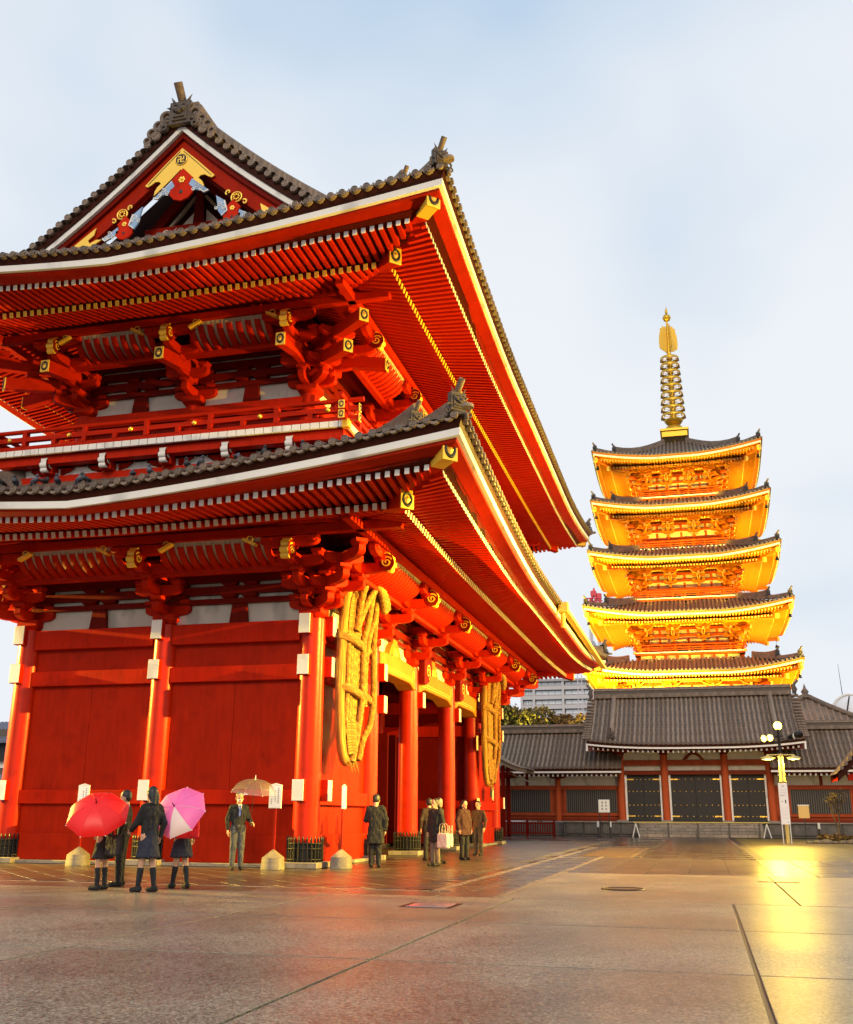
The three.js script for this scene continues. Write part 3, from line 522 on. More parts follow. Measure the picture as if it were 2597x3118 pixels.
// gable wall and carvings on the near end (offsets are from the ridge line, to the left positive)
bx(gate, 'gable_wall', M.dark, 0.15, 0.3, 16.2, 18.0, 0.1, 8.26);
{ const pl = [[-4.6, 16.6], [4.6, 16.6]]; for (let i = 0; i <= 12; i++) { const d = 4.6 - 9.2 * i / 12; pl.push([d, yU(d) + 0.32]); } for (const u of [0.1, L - 0.1]) part(gate, 'gable_wall_panel', plate(pl, u, 4.18, 0.02, 0), M.dark); }
bx(gate, 'gable_beam', M.redWall, -0.22, 0.05, 17.95, 18.36, 2.5, 5.9, 0.02);
bx(gate, 'gable_beam', M.redDeep, -0.16, 0.02, 17.45, 17.8, 1.9, 6.5, 0.02);
part(gate, 'gable_strut', shapeOnA(shapeOf([[-0.17, 18.36], [0.14, 18.36], [0.09, 19.6], [-0.09, 19.6]]), -0.02, 4.18, 0.14, 0.01), M.redDeep);
for (const s of [-1, 1]) {
  part(gate, 'gable_plaster', plate([[s * 0.2, 18.37], [s * 0.72, 18.37], [s * 0.18, 18.95]], 0.04, 4.18, 0.02, 0), M.plaster);
  part(gate, 'gable_rafter', shapeOnA(shapeOf([[s * 1.25, 18.36], [s * 1.6, 18.36], [s * 0.25, 20.0], [s * 0.05, 19.8]]), -0.02, 4.18, 0.14, 0.01), M.redDeep);
  part(gate, 'gable_rafter', shapeOnA(shapeOf([[s * 0.95, 18.36], [s * 1.08, 18.36], [s * 0.2, 19.4], [s * 0.12, 19.35]]), 0.0, 4.18, 0.08, 0), M.cove);
  const scr = [[0, 0], [0.18, 0.08], [0.36, 0.05], [0.5, 0.16], [0.62, 0.3]].map(([x, y]) => [s * (1.2 - x * 0.9) - 0, 18.02 + y * 0.8]);
  const sm = part(gate, 'beam_scroll', shapeOnA(ribbon(scr, 0.05, 0.02), -0.225, 4.18, 0.012, 0), M.white);
  part(sm, 'curl', shapeOnA(ribbon(spiral(s * 0.98, 18.13, 0.11, 0.03, 0, s * 1.3), 0.035, 0.02), -0.225, 4.18, 0.012, 0), M.white);
}
const topPts = [[0, 20.16], [0.5, 19.68], [1.12, 19.05], [1.04, 18.99], [0.93, 19.04], [0.8, 19.13], [0.66, 19.12], [0.6, 19.04], [0.72, 18.93], [0.79, 18.79], [0.8, 18.66], [0.3, 19.12], [0, 19.43]];
const goldTop = shapeOf([...topPts, ...topPts.slice(1, -1).reverse().map(([a, b]) => [-a, b])]);
for (const s of [-1, 1]) { const h = new THREE.Path(); h.absellipse(s * 0.62, 19.28, 0.07, 0.05, 0, 7); goldTop.holes.push(h); }
const gp = part(gate, 'gold_gable_plate', shapeOnA(goldTop, -1.345, 4.18, 0.03, 0.008), M.gold);
{ // engraved diaper lines, and the round temple crest at the top
  for (const s of [-1, 1]) part(gp, 'engraved_border', shapeOnA(ribbon([[s * 0.05, 20.05], [s * 0.5, 19.6], [s * 1.02, 19.06]], 0.02, 0.02), -1.384, 4.18, 0.006, 0), M.iron);
  part(gp, 'crest_disc', new THREE.CylinderGeometry(0.17, 0.17, 0.02, 28).rotateZ(Math.PI / 2).translate(-1.39, 19.76, -4.18), M.black);
  part(gp, 'crest_rim', new THREE.TorusGeometry(0.185, 0.018, 6, 30).rotateY(Math.PI / 2).translate(-1.395, 19.76, -4.18), M.gold);
  const arm = 0.105, t = 0.036, c = [], R2 = (x0, x1, y0, y1) => c.push(shapeOnA(shapeOf([[x0, y0], [x1, y0], [x1, y1], [x0, y1]]), -1.4, 0, 0.012, 0));
  // as in the photograph: upright cross with arms turned; our x is to the left
  R2(-t / 2, t / 2, -arm, arm); R2(t / 2, arm, -t / 2, t / 2); R2(-arm, -t / 2, -t / 2, t / 2);
  R2(t / 2, arm, arm - t, arm); R2(-arm, -t / 2, -arm, -arm + t); R2(arm - t, arm, -arm, -t / 2); R2(-arm, -arm + t, t / 2, arm);
  const g = merge(c).translate(0, 19.76, -4.18); part(gp, 'temple_crest', g, M.gold);
}
const pend = (cx, cy, k, ang) => { // red hanging carving with a gold flower
  const s = shapeOf([[0, 0.55], [0.33, 0.2], [0.22, 0], [0.24, -0.07], [0.36, -0.12], [0.36, -0.3], [0.22, -0.46], [0, -0.53], [-0.22, -0.46], [-0.36, -0.3], [-0.36, -0.12], [-0.24, -0.07], [-0.22, 0], [-0.33, 0.2]].map(([a, b]) => [a * k * Math.cos(ang) - b * k * Math.sin(ang) + cx, a * k * Math.sin(ang) + b * k * Math.cos(ang) + cy]));
  const m = part(gate, 'gable_pendant', shapeOnA(s, -1.36, 4.18, 0.05, 0.012), paint(0.7, 0.025, 0.003));
  part(m, 'gold_flower', merge([0, 1, 2, 3, 4, 5].map((i) => new THREE.SphereGeometry(0.05 * k, 7, 5).scale(0.5, 1, 1).translate(-1.43, cy + 0.16 * k + Math.sin(i * 1.047) * 0.07 * k, -(4.18 + cx) + Math.cos(i * 1.047) * 0.07 * k)).concat([new THREE.SphereGeometry(0.045 * k, 7, 5).translate(-1.44, cy + 0.16 * k, -(4.18 + cx))])), M.gold);
  part(m, 'eyelet', new THREE.SphereGeometry(0.06 * k, 7, 5).scale(0.3, 1.2, 1).translate(-1.425, cy - 0.24 * k, -(4.18 + cx)), M.black);
};
pend(-0.1, 18.87, 1.0, 0); pend(-1.78, 17.7, 0.72, 0); pend(1.66, 17.7, 0.72, 0);
const cloud = (pts) => { const m = part(gate, 'cloud_carving', plate(pts, -1.37, 4.18, 0.04, 0.012), M.blue); const cx = pts.reduce((a, p) => a + p[0], 0) / pts.length, cy = pts.reduce((a, p) => a + p[1], 0) / pts.length; for (const [dx, dy, k] of [[0.04, 0.05, 1], [-0.1, -0.06, 0.8], [0.14, -0.04, 0.7]]) part(m, 'whorl', shapeOnA(ribbon(spiral(cx + dx, cy + dy, 0.085 * k, 0.015, dx * 20, 1.4), 0.022, 0.015), -1.425, 4.18, 0.01, 0), M.white); part(m, 'cloud_edge', shapeOnA(ribbon(pts.slice(1, 4), 0.05, 0.03), -1.42, 4.18, 0.02, 0), M.white); };
const cl = [[-0.42, 19.02], [-0.98, 18.55], [-0.84, 18.5], [-0.72, 18.6], [-0.5, 18.66], [-0.34, 18.86]]; cloud(cl); cloud(cl.map(([a, b]) => [-a - 0.2, b]));
const c1 = [[-1.24, 18.32], [-1.52, 18.1], [-1.62, 17.76], [-1.46, 17.62], [-1.34, 17.8], [-1.3, 18.05]], c2 = [[-2.0, 17.74], [-2.46, 17.44], [-2.38, 17.34], [-2.2, 17.42], [-1.96, 17.56]];
for (const p of [c1, c2]) { cloud(p); cloud(p.map(([a, b]) => [-a - 0.12, b])); }
for (const s of [-1, 1]) { // gold roundels and end plates on the barge boards
  const cx = s * 1.86 + (s < 0 ? 0 : -0.06), cy = 18.2;
  const m = part(gate, 'gold_roundel', new THREE.TorusGeometry(0.16, 0.03, 6, 20).rotateY(Math.PI / 2).translate(-1.36, cy, -(4.18 + cx)), M.gold);
  part(m, 'flower', merge([0, 1, 2, 3, 4, 5, 6, 7].map((i) => new THREE.SphereGeometry(0.04, 6, 4).translate(-1.37, cy + Math.sin(i * 0.785) * 0.08, -(4.18 + cx) + Math.cos(i * 0.785) * 0.08))), M.gold);
  for (const q of [-1, 1]) part(m, 'leaf', shapeOnA(ribbon(spiral(cx + q * s * 0.26, cy - q * 0.2 * 1, 0.09, 0.02, q, 0.9), 0.05, 0.03), -1.35, 4.18, 0.03, 0), M.gold);
  const ep = [[2.62, 17.86], [3.3, 17.36], [3.24, 17.24], [3.02, 17.34], [2.88, 17.16], [2.4, 17.44], [2.58, 17.46], [2.8, 17.36], [2.86, 17.48], [2.68, 17.62]].map(([a, b]) => [s * a, b]);
  part(gate, 'gold_end_plate', plate(ep, -1.345, 4.18, 0.03, 0.008), M.gold);
}
// main ridge with mask tiles at both ends
{
  for (const [b, y0, y1, u] of [[0.9, 20.95, 21.35, 1.2], [0.8, 21.35, 21.6, 1.15], [0.74, 21.6, 21.85, 1.12], [0.5, 21.85, 22.0, 1.1]]) bx(gate, 'main_ridge', M.tile, -u, L + u, y0, y1, 4.18 - b / 2, 4.18 + b / 2, 0.03);
  ridgeEnd(gate, V(-1.62, 20.8, 4.18), Math.PI, 0.8, M.tileDark); ridgeEnd(gate, V(L + 1.62, 21.15, 4.18), 0, 0.86, M.tileDark);
  const fin = (s) => { const l = []; for (const [z, y, r] of [[0.46, -0.12, 0.17], [0.7, -0.38, 0.14], [0.9, -0.6, 0.13], [0.56, -0.46, 0.13], [0.76, -0.72, 0.12], [1.04, -0.84, 0.1]]) for (const k of [-1, 1]) l.push(new THREE.TorusGeometry(r, r * 0.42, 6, 12).rotateY(Math.PI / 2).translate(s * 1.62, 21.25 + y, -4.18 + k * z), new THREE.CylinderGeometry(r * 0.9, r, 0.3, 10).rotateZ(Math.PI / 2).translate(s * 1.45, 21.25 + y, -4.18 + k * z)); return merge(l); };
  part(gate, 'ridge_fins', fin(-1), M.tile);
}

// ---------------------------------------------------------------- upper storey: columns, balcony
for (const u of [0.6, 4.7, 9.2, 14.7, 19.2, 23.3]) for (const w of [0.6, 4.18, 7.76]) { if (w === 4.18 && u > 1 && u < 23) continue; part(gate, 'upper_column', new THREE.CylinderGeometry(0.27, 0.28, 2.3, 28).translate(0, 1.15, 0), M.red).position.copy(V(u, 10.35, w)); }
{
  const Ev = new Eave({ R: GR, E: 1.2, yE: 0, lift: 0 });
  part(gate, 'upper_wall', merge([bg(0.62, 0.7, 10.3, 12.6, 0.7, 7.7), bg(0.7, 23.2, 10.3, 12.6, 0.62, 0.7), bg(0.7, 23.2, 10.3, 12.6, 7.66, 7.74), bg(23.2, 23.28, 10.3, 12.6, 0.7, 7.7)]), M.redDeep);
  for (const y of [11.1, 12.2]) part(gate, 'upper_tie_beam', Ev.sweep([[-0.45, y, 0], [-0.35, y, 0], [-0.35, y + 0.38, 0], [-0.45, y + 0.38, 0]], 'ABCD', 2), M.red);
  part(gate, 'balcony_floor', Ev.sweep([[-0.6, 10.9, 0], [1.12, 10.9, 0], [1.12, 11.03, 0], [-0.6, 11.03, 0]], 'ABCD', 2), M.redDeep);
  part(gate, 'balcony_beam', Ev.sweep([[0.75, 10.66, 0], [1.03, 10.66, 0], [1.03, 10.89, 0], [0.75, 10.89, 0]], 'ABCD', 2), M.red);
  part(gate, 'balcony_fascia', Ev.sweep([[0.5, 10.42, 0], [0.56, 10.42, 0], [0.56, 10.66, 0], [0.5, 10.66, 0]], 'ABCD', 2), M.white);
  part(gate, 'balcony_base', Ev.sweep([[0.3, 10.0, 0], [0.66, 10.0, 0], [0.66, 10.42, 0], [0.3, 10.42, 0]], 'ABCD', 2), M.red);
  for (const s of Ev.sides) {
    const blk = [], n = Math.round((s.len + 2.4) / 0.262), lat = s.P(1, 0, 0).sub(s.P(0, 0, 0)), out = s.P(0, 1, 0).sub(s.P(0, 0, 0));
    for (let i = 0; i < n; i++) {
      const t = -1.2 + (i + 0.5) * (s.len + 2.4) / n, g = new RoundedBoxGeometry(0.245, 0.17, 0.1, 1, 0.008), m4 = new THREE.Matrix4().makeBasis(lat, UP, out).setPosition(s.P(t, 1.15, 10.99));
      if ('AB'.includes(s.id)) part(gate, 'white_floor_block', muv(xf(g, m4)), M.white); else blk.push(muv(xf(g, m4)));
    }
    if (blk.length) stuff(gate, 'white_floor_blocks', merge(blk), M.white);
    if (s.id === 'C') continue;
    // rails and posts
    const rail = (name, y, h, e, b) => bar(gate, name, M.red, s.P(-e - 0.35, e, y), s.P(s.len + e + 0.35, e, y), b, h);
    rail('bottom_rail', 11.13, 0.12, 1.12, 0.14); rail('middle_rail', 11.4, 0.13, 1.12, 0.14); const tr = part(gate, 'top_rail', rod(s.P(-1.6, 1.12, 11.65), s.P(s.len + 1.6, 1.12, 11.65), 0.065, 0.065, 12), M.red);
    const m = Math.round((s.len + 2.2) / 0.925);
    for (let i = 0; i <= m; i++) { const t = -1.1 + i * (s.len + 2.2) / m; bar(gate, 'rail_post', M.red, s.P(t, 1.12, 11.17), s.P(t, 1.12, i % 2 ? 11.34 : 11.62), 0.13, 0.17, out); if (i % 2 === 0 && 'AB'.includes(s.id)) part(gate, 'gold_stud', new THREE.SphereGeometry(0.07, 10, 6).scale(1, 1, 1), M.gold).position.copy(s.P(t + 0.46, 1.2, 11.4)); }
    // shells and frog-legs below the balcony
    const k = Math.round((s.len + 0.9) / 1.85);
    for (let i = 0; i <= k; i++) {
      const t = s.id === 'A' ? 0.48 + i * 1.85 : 0.5 + i * (s.len - 1) / k; if (t > s.len + 0.4) continue;
      const ns = part(gate, 'scroll_nose', noseG, M.white); put(ns, s.P(t, 0.95, 10.68), out); ns.scale.setScalar(0.95);
      for (const [c, q] of [[cheekG, cheekSpiral], [cheekG2, cheekSpiral2]]) { put(part(ns, 'scroll_cheek', c, M.redDeep), Y3(0, 0, 0), Y3(1, 0, 0)); put(part(ns, 'scroll_spiral', q, M.white), Y3(0, 0, 0), Y3(1, 0, 0)); }
      bar(gate, 'nose_block', M.red, s.P(t, 0.5, 10.55), s.P(t, 0.85, 10.55), 0.34, 0.24);
      // wing carvings either side
      for (const q of [-1, 1]) {
        const pts = [[0, 0.02], [0.12, 0.03], [0.3, 0.08], [0.46, 0.2], [0.5, 0.24]].map(([a, b]) => [q * (0.26 + a), b]);
        const ex = (sh) => muv(xf(new THREE.ExtrudeGeometry(sh, { depth: 0.02, bevelEnabled: false }), new THREE.Matrix4().makeBasis(lat, UP, out).setPosition(s.P(t, 0.57, 10.42))));
        const wg = part(gate, 'wing_carving', ex(shapeOf([...pts, [q * 0.55, 0.24], [q * 0.24, 0.24]])), M.red);
        part(wg, 'white_edge', ex(ribbon(pts, 0.045, 0.07)), M.plaster); part(wg, 'curl', ex(ribbon(spiral(q * 0.33, 0.1, 0.07, 0.02, q > 0 ? 3 : 0, q * 1.4, 14), 0.022, 0.016)), M.white);
      }
    }
    // gold caps at the rail ends
    for (const t of [-1.5, s.len + 1.5]) for (const y of [11.13, 11.4]) squareEnd(gate, s.P(t, 1.12, y), lat.clone().multiplyScalar(Math.sign(t)), 0.62);
    for (const t of [-1.2, s.len + 1.2]) bar(gate, 'gold_corner', M.goldPaint, s.P(t - 0.16 * Math.sign(t - 1), 1.13, 10.99), s.P(t + 0.04 * Math.sign(t - 1), 1.13, 10.99), 0.16, 0.22);
  }
}
// ---------------------------------------------------------------- ground: wet paving of the square
const wetN = (x, y, p) => THREE.MathUtils.smoothstep(fbm(x * p, y * p, 71, 5, p), 0.36, 0.64);
const grain = (x, y) => 0.6 * vnoise(x * 512, y * 512, 1, 512) + 0.4 * vnoise(x * 230, y * 230, 2, 230);
const slabMap = tex(1024, (x, y) => { const w = wetN(x, y, 3), n = fbm(x * 8, y * 8, 12, 4, 8), g = grain(x, y); const v = (0.66 + 0.16 * (n - 0.3) + 0.75 * (g - 0.5)) * (0.92 + 0.1 * w); return [v, v * 0.97, v * 0.94]; }, true, [0.21, 0.21]);
const slabRough = tex(512, (x, y) => { const w = wetN(x, y, 3); return 0.35 + 0.06 * w + 0.1 * (grain(x, y) - 0.5); }, false, [0.21, 0.21]);
const slabBump = tex(512, (x, y) => 0.7 * grain(x, y) + 0.3 * fbm(x * 12, y * 12, 4, 3, 12), false, [0.32, 0.32]);
const wetRough = tex(512, (x, y) => { const w = THREE.MathUtils.smoothstep(fbm(x * 6, y * 6, 77, 4, 6), 0.42, 0.62); return 0.06 + 0.22 * w; }, false, [0.12, 0.12]);
const slabMat = (r, g, b, o = {}) => std({ color: rgb(r, g, b), map: slabMap, roughnessMap: slabRough, roughness: 1, bumpMap: slabBump, bumpScale: 0.0035, ...o });
const GM = { slab: [slabMat(0.56, 0.515, 0.39), slabMat(0.52, 0.475, 0.362), slabMat(0.59, 0.545, 0.415)], pale: [slabMat(0.56, 0.49, 0.37), slabMat(0.51, 0.445, 0.335)], paver: [0.2, 0.235, 0.175, 0.26].map((k) => slabMat(k, k * 0.8, k * 0.66, { roughnessMap: wetRough, bumpScale: 0.003 })), border: [0.22, 0.3, 0.26].map((k) => slabMat(k, k * 0.87, k * 0.78, { roughnessMap: wetRough, bumpScale: 0.002 })), edge: slabMat(0.62, 0.5, 0.4), path: [0.13, 0.16].map((k) => slabMat(k, k * 0.88, k * 0.78, { roughnessMap: wetRough, bumpScale: 0.0015 })) };
struct('ground', gridG(1, 1, (x, y) => V(-500 + x * 1200, -0.045, -600 + y * 1200), (x, y) => [x * 1200, y * 1200]), slabMat(0.13, 0.115, 0.1));
const pav = struct('paving');
pav.userData.label = 'wet stone and concrete paving of the temple square';
// joint filler below the slabs: dark and full of rain water
part(pav, 'joint_bed', bg(-45, 48, -0.04, -0.022, -50, 60), std({ color: rgb(0.02, 0.014, 0.01), roughness: 0.45 }));
const slabGeo = {};
function slab(name, u0, u1, w0, w1, mat, gap = 0.018, h = 0) {
  const a = u1 - u0 - gap, b = w1 - w0 - gap, k = a.toFixed(2) + '_' + b.toFixed(2);
  let g = slabGeo[k]; if (!g || a > 2) { g = new RoundedBoxGeometry(a, 0.05, b, 1, 0.006); muv(g); if (a > 2) { const uv = g.attributes.uv; for (let i = 0; i < uv.count; i++) uv.setXY(i, uv.getX(i) + u0, uv.getY(i) - w0); } slabGeo[k] = g; }
  const m = part(pav, name, g, mat); m.position.copy(V((u0 + u1) / 2, -0.026 + h, (w0 + w1) / 2)); m.receiveShadow = true; return m;
}
{
  const us = [-42, -37.5, -33.5, -29.8, -26.2, -22.5, -18.8, -15.1, -11.62, -7.78], ws = [-34, -29, -25.7, -22.4, -19.2, -16, -12.9, -9.78, -6.5, -3.45, -0.35, 2.8, 5.9, 9, 12.2, 15.4, 18.6, 22, 26, 30];
  for (let i = 0; i + 1 < us.length; i++) for (let j = 0; j + 1 < ws.length; j++) slab('concrete_slab', us[i], us[i + 1], ws[j], ws[j + 1], GM.slab[(i * 2 + j * 3) % 3], 0.042, -rnd() * 0.003);
  // right-hand field beyond the big slabs
  const wp = [-34, -28, -22.5, -17.2, -14, -10.72, -6.26], up = [-7.78, -3.6, 0.2];
  for (let i = 0; i + 1 < up.length; i++) for (let j = 0; j + 1 < wp.length; j++) slab('concrete_slab', up[i], up[i + 1], wp[j], wp[j + 1], GM.pale[(i + j) % 2], 0.034, -rnd() * 0.003);
  // strip of wet stone blocks that crosses in front of the path
  for (let i = 0; i < 10; i++) for (let j = 0; j < 22; j++) { const w = -6.26 - (j + 1) * 0.92; slab('stone_block', 0.2 + i * 0.95, 0.2 + (i + 1) * 0.95, w, w + 0.92, GM.border[Math.floor(rnd() * 3)], 0.016, -rnd() * 0.006); }
  // border round the gate's own paving: pale edge stones either side of dark, wet blocks
  for (let i = 0; i < 17; i++) { const u = -6.46 + i * 1.65; slab('edge_stone', u, u + 1.65, -4.98, -4.82, GM.edge, 0.012); slab('edge_stone', u - 1.3, u + 0.35, -6.26, -6.14, GM.edge, 0.012); for (let j = 0; j < 2; j++) slab('border_stone', u, u + 1.65, -6.14 + j * 0.58, -5.56 + j * 0.58, GM.border[Math.floor(rnd() * 3)], 0.014, -rnd() * 0.004); }
  for (let i = 0; i < 17; i++) { const w = -4.82 + i * 1.65; slab('edge_stone', -6.62, -6.46, w, w + 1.65, GM.edge, 0.012); slab('edge_stone', -7.78, -7.68, w - 1.3, w + 0.35, GM.edge, 0.012); for (let j = 0; j < 2; j++) slab('border_stone', -7.68 + j * 0.53, -7.15 + j * 0.53, w - 0.4, w + 1.25, GM.border[Math.floor(rnd() * 3)], 0.014, -rnd() * 0.004); }
  slab('border_stone', -7.68, -6.46, -6.14, -5.22, GM.border[1], 0.014);
  // small pavers laid on the diagonal round the gate
  const g = new RoundedBoxGeometry(0.585, 0.05, 0.585, 1, 0.006); muv(g); const list = [], q = Math.SQRT1_2 * 0.6;
  for (let a = -120; a < 120; a++) for (let b = -120; b < 120; b++) {
    const u = (a + b) * q, w = (a - b) * q + 3; if (u < -6.0 || u > 32 || w < -4.35 || w > 24) continue;
    if (u > 0.2 && u < 23.7 && w > 0.4 && w < 8) continue; list.push([u, w, Math.hypot(u + 24.4, w + 9.4)]);
  }
  list.sort((x, y) => x[2] - y[2]);
  const far = [[], [], [], []];
  list.forEach(([u, w], i) => { const k = Math.floor(hash(i, 3, 9) * 4), h = -0.027 - hash(i, 5, 2) * 0.005; if (i < 300) { const m = part(pav, 'paver', g, GM.paver[k]); m.position.copy(V(u, h, w)); m.rotation.y = Math.PI / 4; } else far[k].push(g.clone().rotateY(Math.PI / 4).translate(u, h, -w)); });
  far.forEach((f, k) => stuff(pav, 'far_pavers', merge(f), GM.paver[k]));
  part(pav, 'paver_bed', merge([bg(-6.46, 33, -0.04, -0.012, -4.82, -4.3), bg(-6.46, -6, -0.04, -0.012, -4.82, 24)]), GM.paver[1]);
  part(pav, 'gate_floor', bg(0.1, 23.8, -0.03, -0.004, 0.1, 8.3), GM.border[0]);
  // path to the pagoda's forecourt, with gravel and grass either side
  for (let i = 0; i < 20; i++) for (let j = 0; j < 3; j++) slab('path_stone', 9.75 + i * 1.82, 9.75 + (i + 1) * 1.82, -7.42 - (j + 1) * 1.1, -7.42 - j * 1.1, GM.path[(i * 7 + j * 3) % 2], 0.012, 0.004 - rnd() * 0.004);
  for (let i = 0; i < 20; i++) for (const w of [-7.42, -10.9]) slab('edge_stone', 9.75 + i * 1.82, 9.75 + (i + 1) * 1.82, w, w + 0.18, GM.border[1], 0.012, 0.006);
  part(pav, 'forecourt', bg(33, 47, -0.03, -0.006, -4.8, 30), slabMat(0.2, 0.175, 0.155, { roughnessMap: wetRough }));
  part(pav, 'forecourt', bg(21.6, 46.3, -0.03, -0.007, -7.24, -4.82), slabMat(0.2, 0.17, 0.145, { roughnessMap: wetRough }));
}
// moss patch left of the path, mown wet lawn right of it
const mossMap = tex(256, (x, y) => { const n = fbm(x * 8, y * 8, 91, 5, 8), g = vnoise(x * 128, y * 128, 7, 128); const v = 0.6 + 0.6 * (n - 0.4) + 0.5 * (g - 0.5); return [v, v, v * 0.9]; }, true, [0.5, 0.5]);
const patch = (name, u0, u1, w0, w1, mat) => { const n = 40, g = gridG(n, n, (x, y) => { const u = u0 + (u1 - u0) * x, w = w0 + (w1 - w0) * y, ed = Math.min(x, 1 - x, y, 1 - y); return V(u, -0.03 + Math.min(1, ed * 14) * (0.033 + 0.012 * fbm(u * 1.2, w * 1.2, 6, 3)), w); }); return struct(name, muv(g), mat); };
patch('mossy_gravel', 9.8, 21.5, -7.2, -5.3, std({ color: rgb(0.3, 0.17, 0.06), map: mossMap, roughness: 0.55, bumpMap: mossMap, bumpScale: 0.03 }));
patch('mossy_lawn', 9.8, 46, -30, -10.95, std({ color: rgb(0.34, 0.26, 0.05), map: mossMap, roughness: 0.42, bumpMap: mossMap, bumpScale: 0.008 }));
// steel access plate and two round covers let into the slabs
{
  const p = thing('access_cover', 'pale steel inspection plate with dark rim let into the wet slabs', 'manhole cover');
  bx(p, 'rim', M.iron, -9.82, -9.05, -0.01, 0.004, -5.98, -5.22); bx(p, 'plate', std({ color: rgb(0.5, 0.54, 0.6), metalness: 0.7, roughness: 0.25 }), -9.75, -9.12, -0.01, 0.008, -5.9, -5.3, 0.004); base(p, V(-9.43, 0, -5.6));
  const c = thing('round_cover', 'dark round iron cover flush with the pale slabs in mid square', 'manhole cover'); part(c, 'rim', new THREE.TorusGeometry(0.36, 0.03, 6, 30).rotateX(Math.PI / 2), M.iron); part(c, 'lid', new THREE.CylinderGeometry(0.35, 0.35, 0.03, 30), std({ color: rgb(0.1, 0.06, 0.035), metalness: 0.4, roughness: 0.4 })); c.position.copy(V(-5.1, -0.006, -7.98));
  const d = thing('drain_grate', 'pale slotted drain grate in the square near the lawn', 'drain'); bx(d, 'frame', M.stone, -2.05, -1.75, -0.02, 0.006, -11.2, -10.4, 0.004); for (let i = 0; i < 8; i++) bx(d, 'slot', M.black, -2.0, -1.8, 0.0, 0.0075, -11.12 + i * 0.09, -11.08 + i * 0.09); base(d, V(-1.9, 0, -10.8));
}
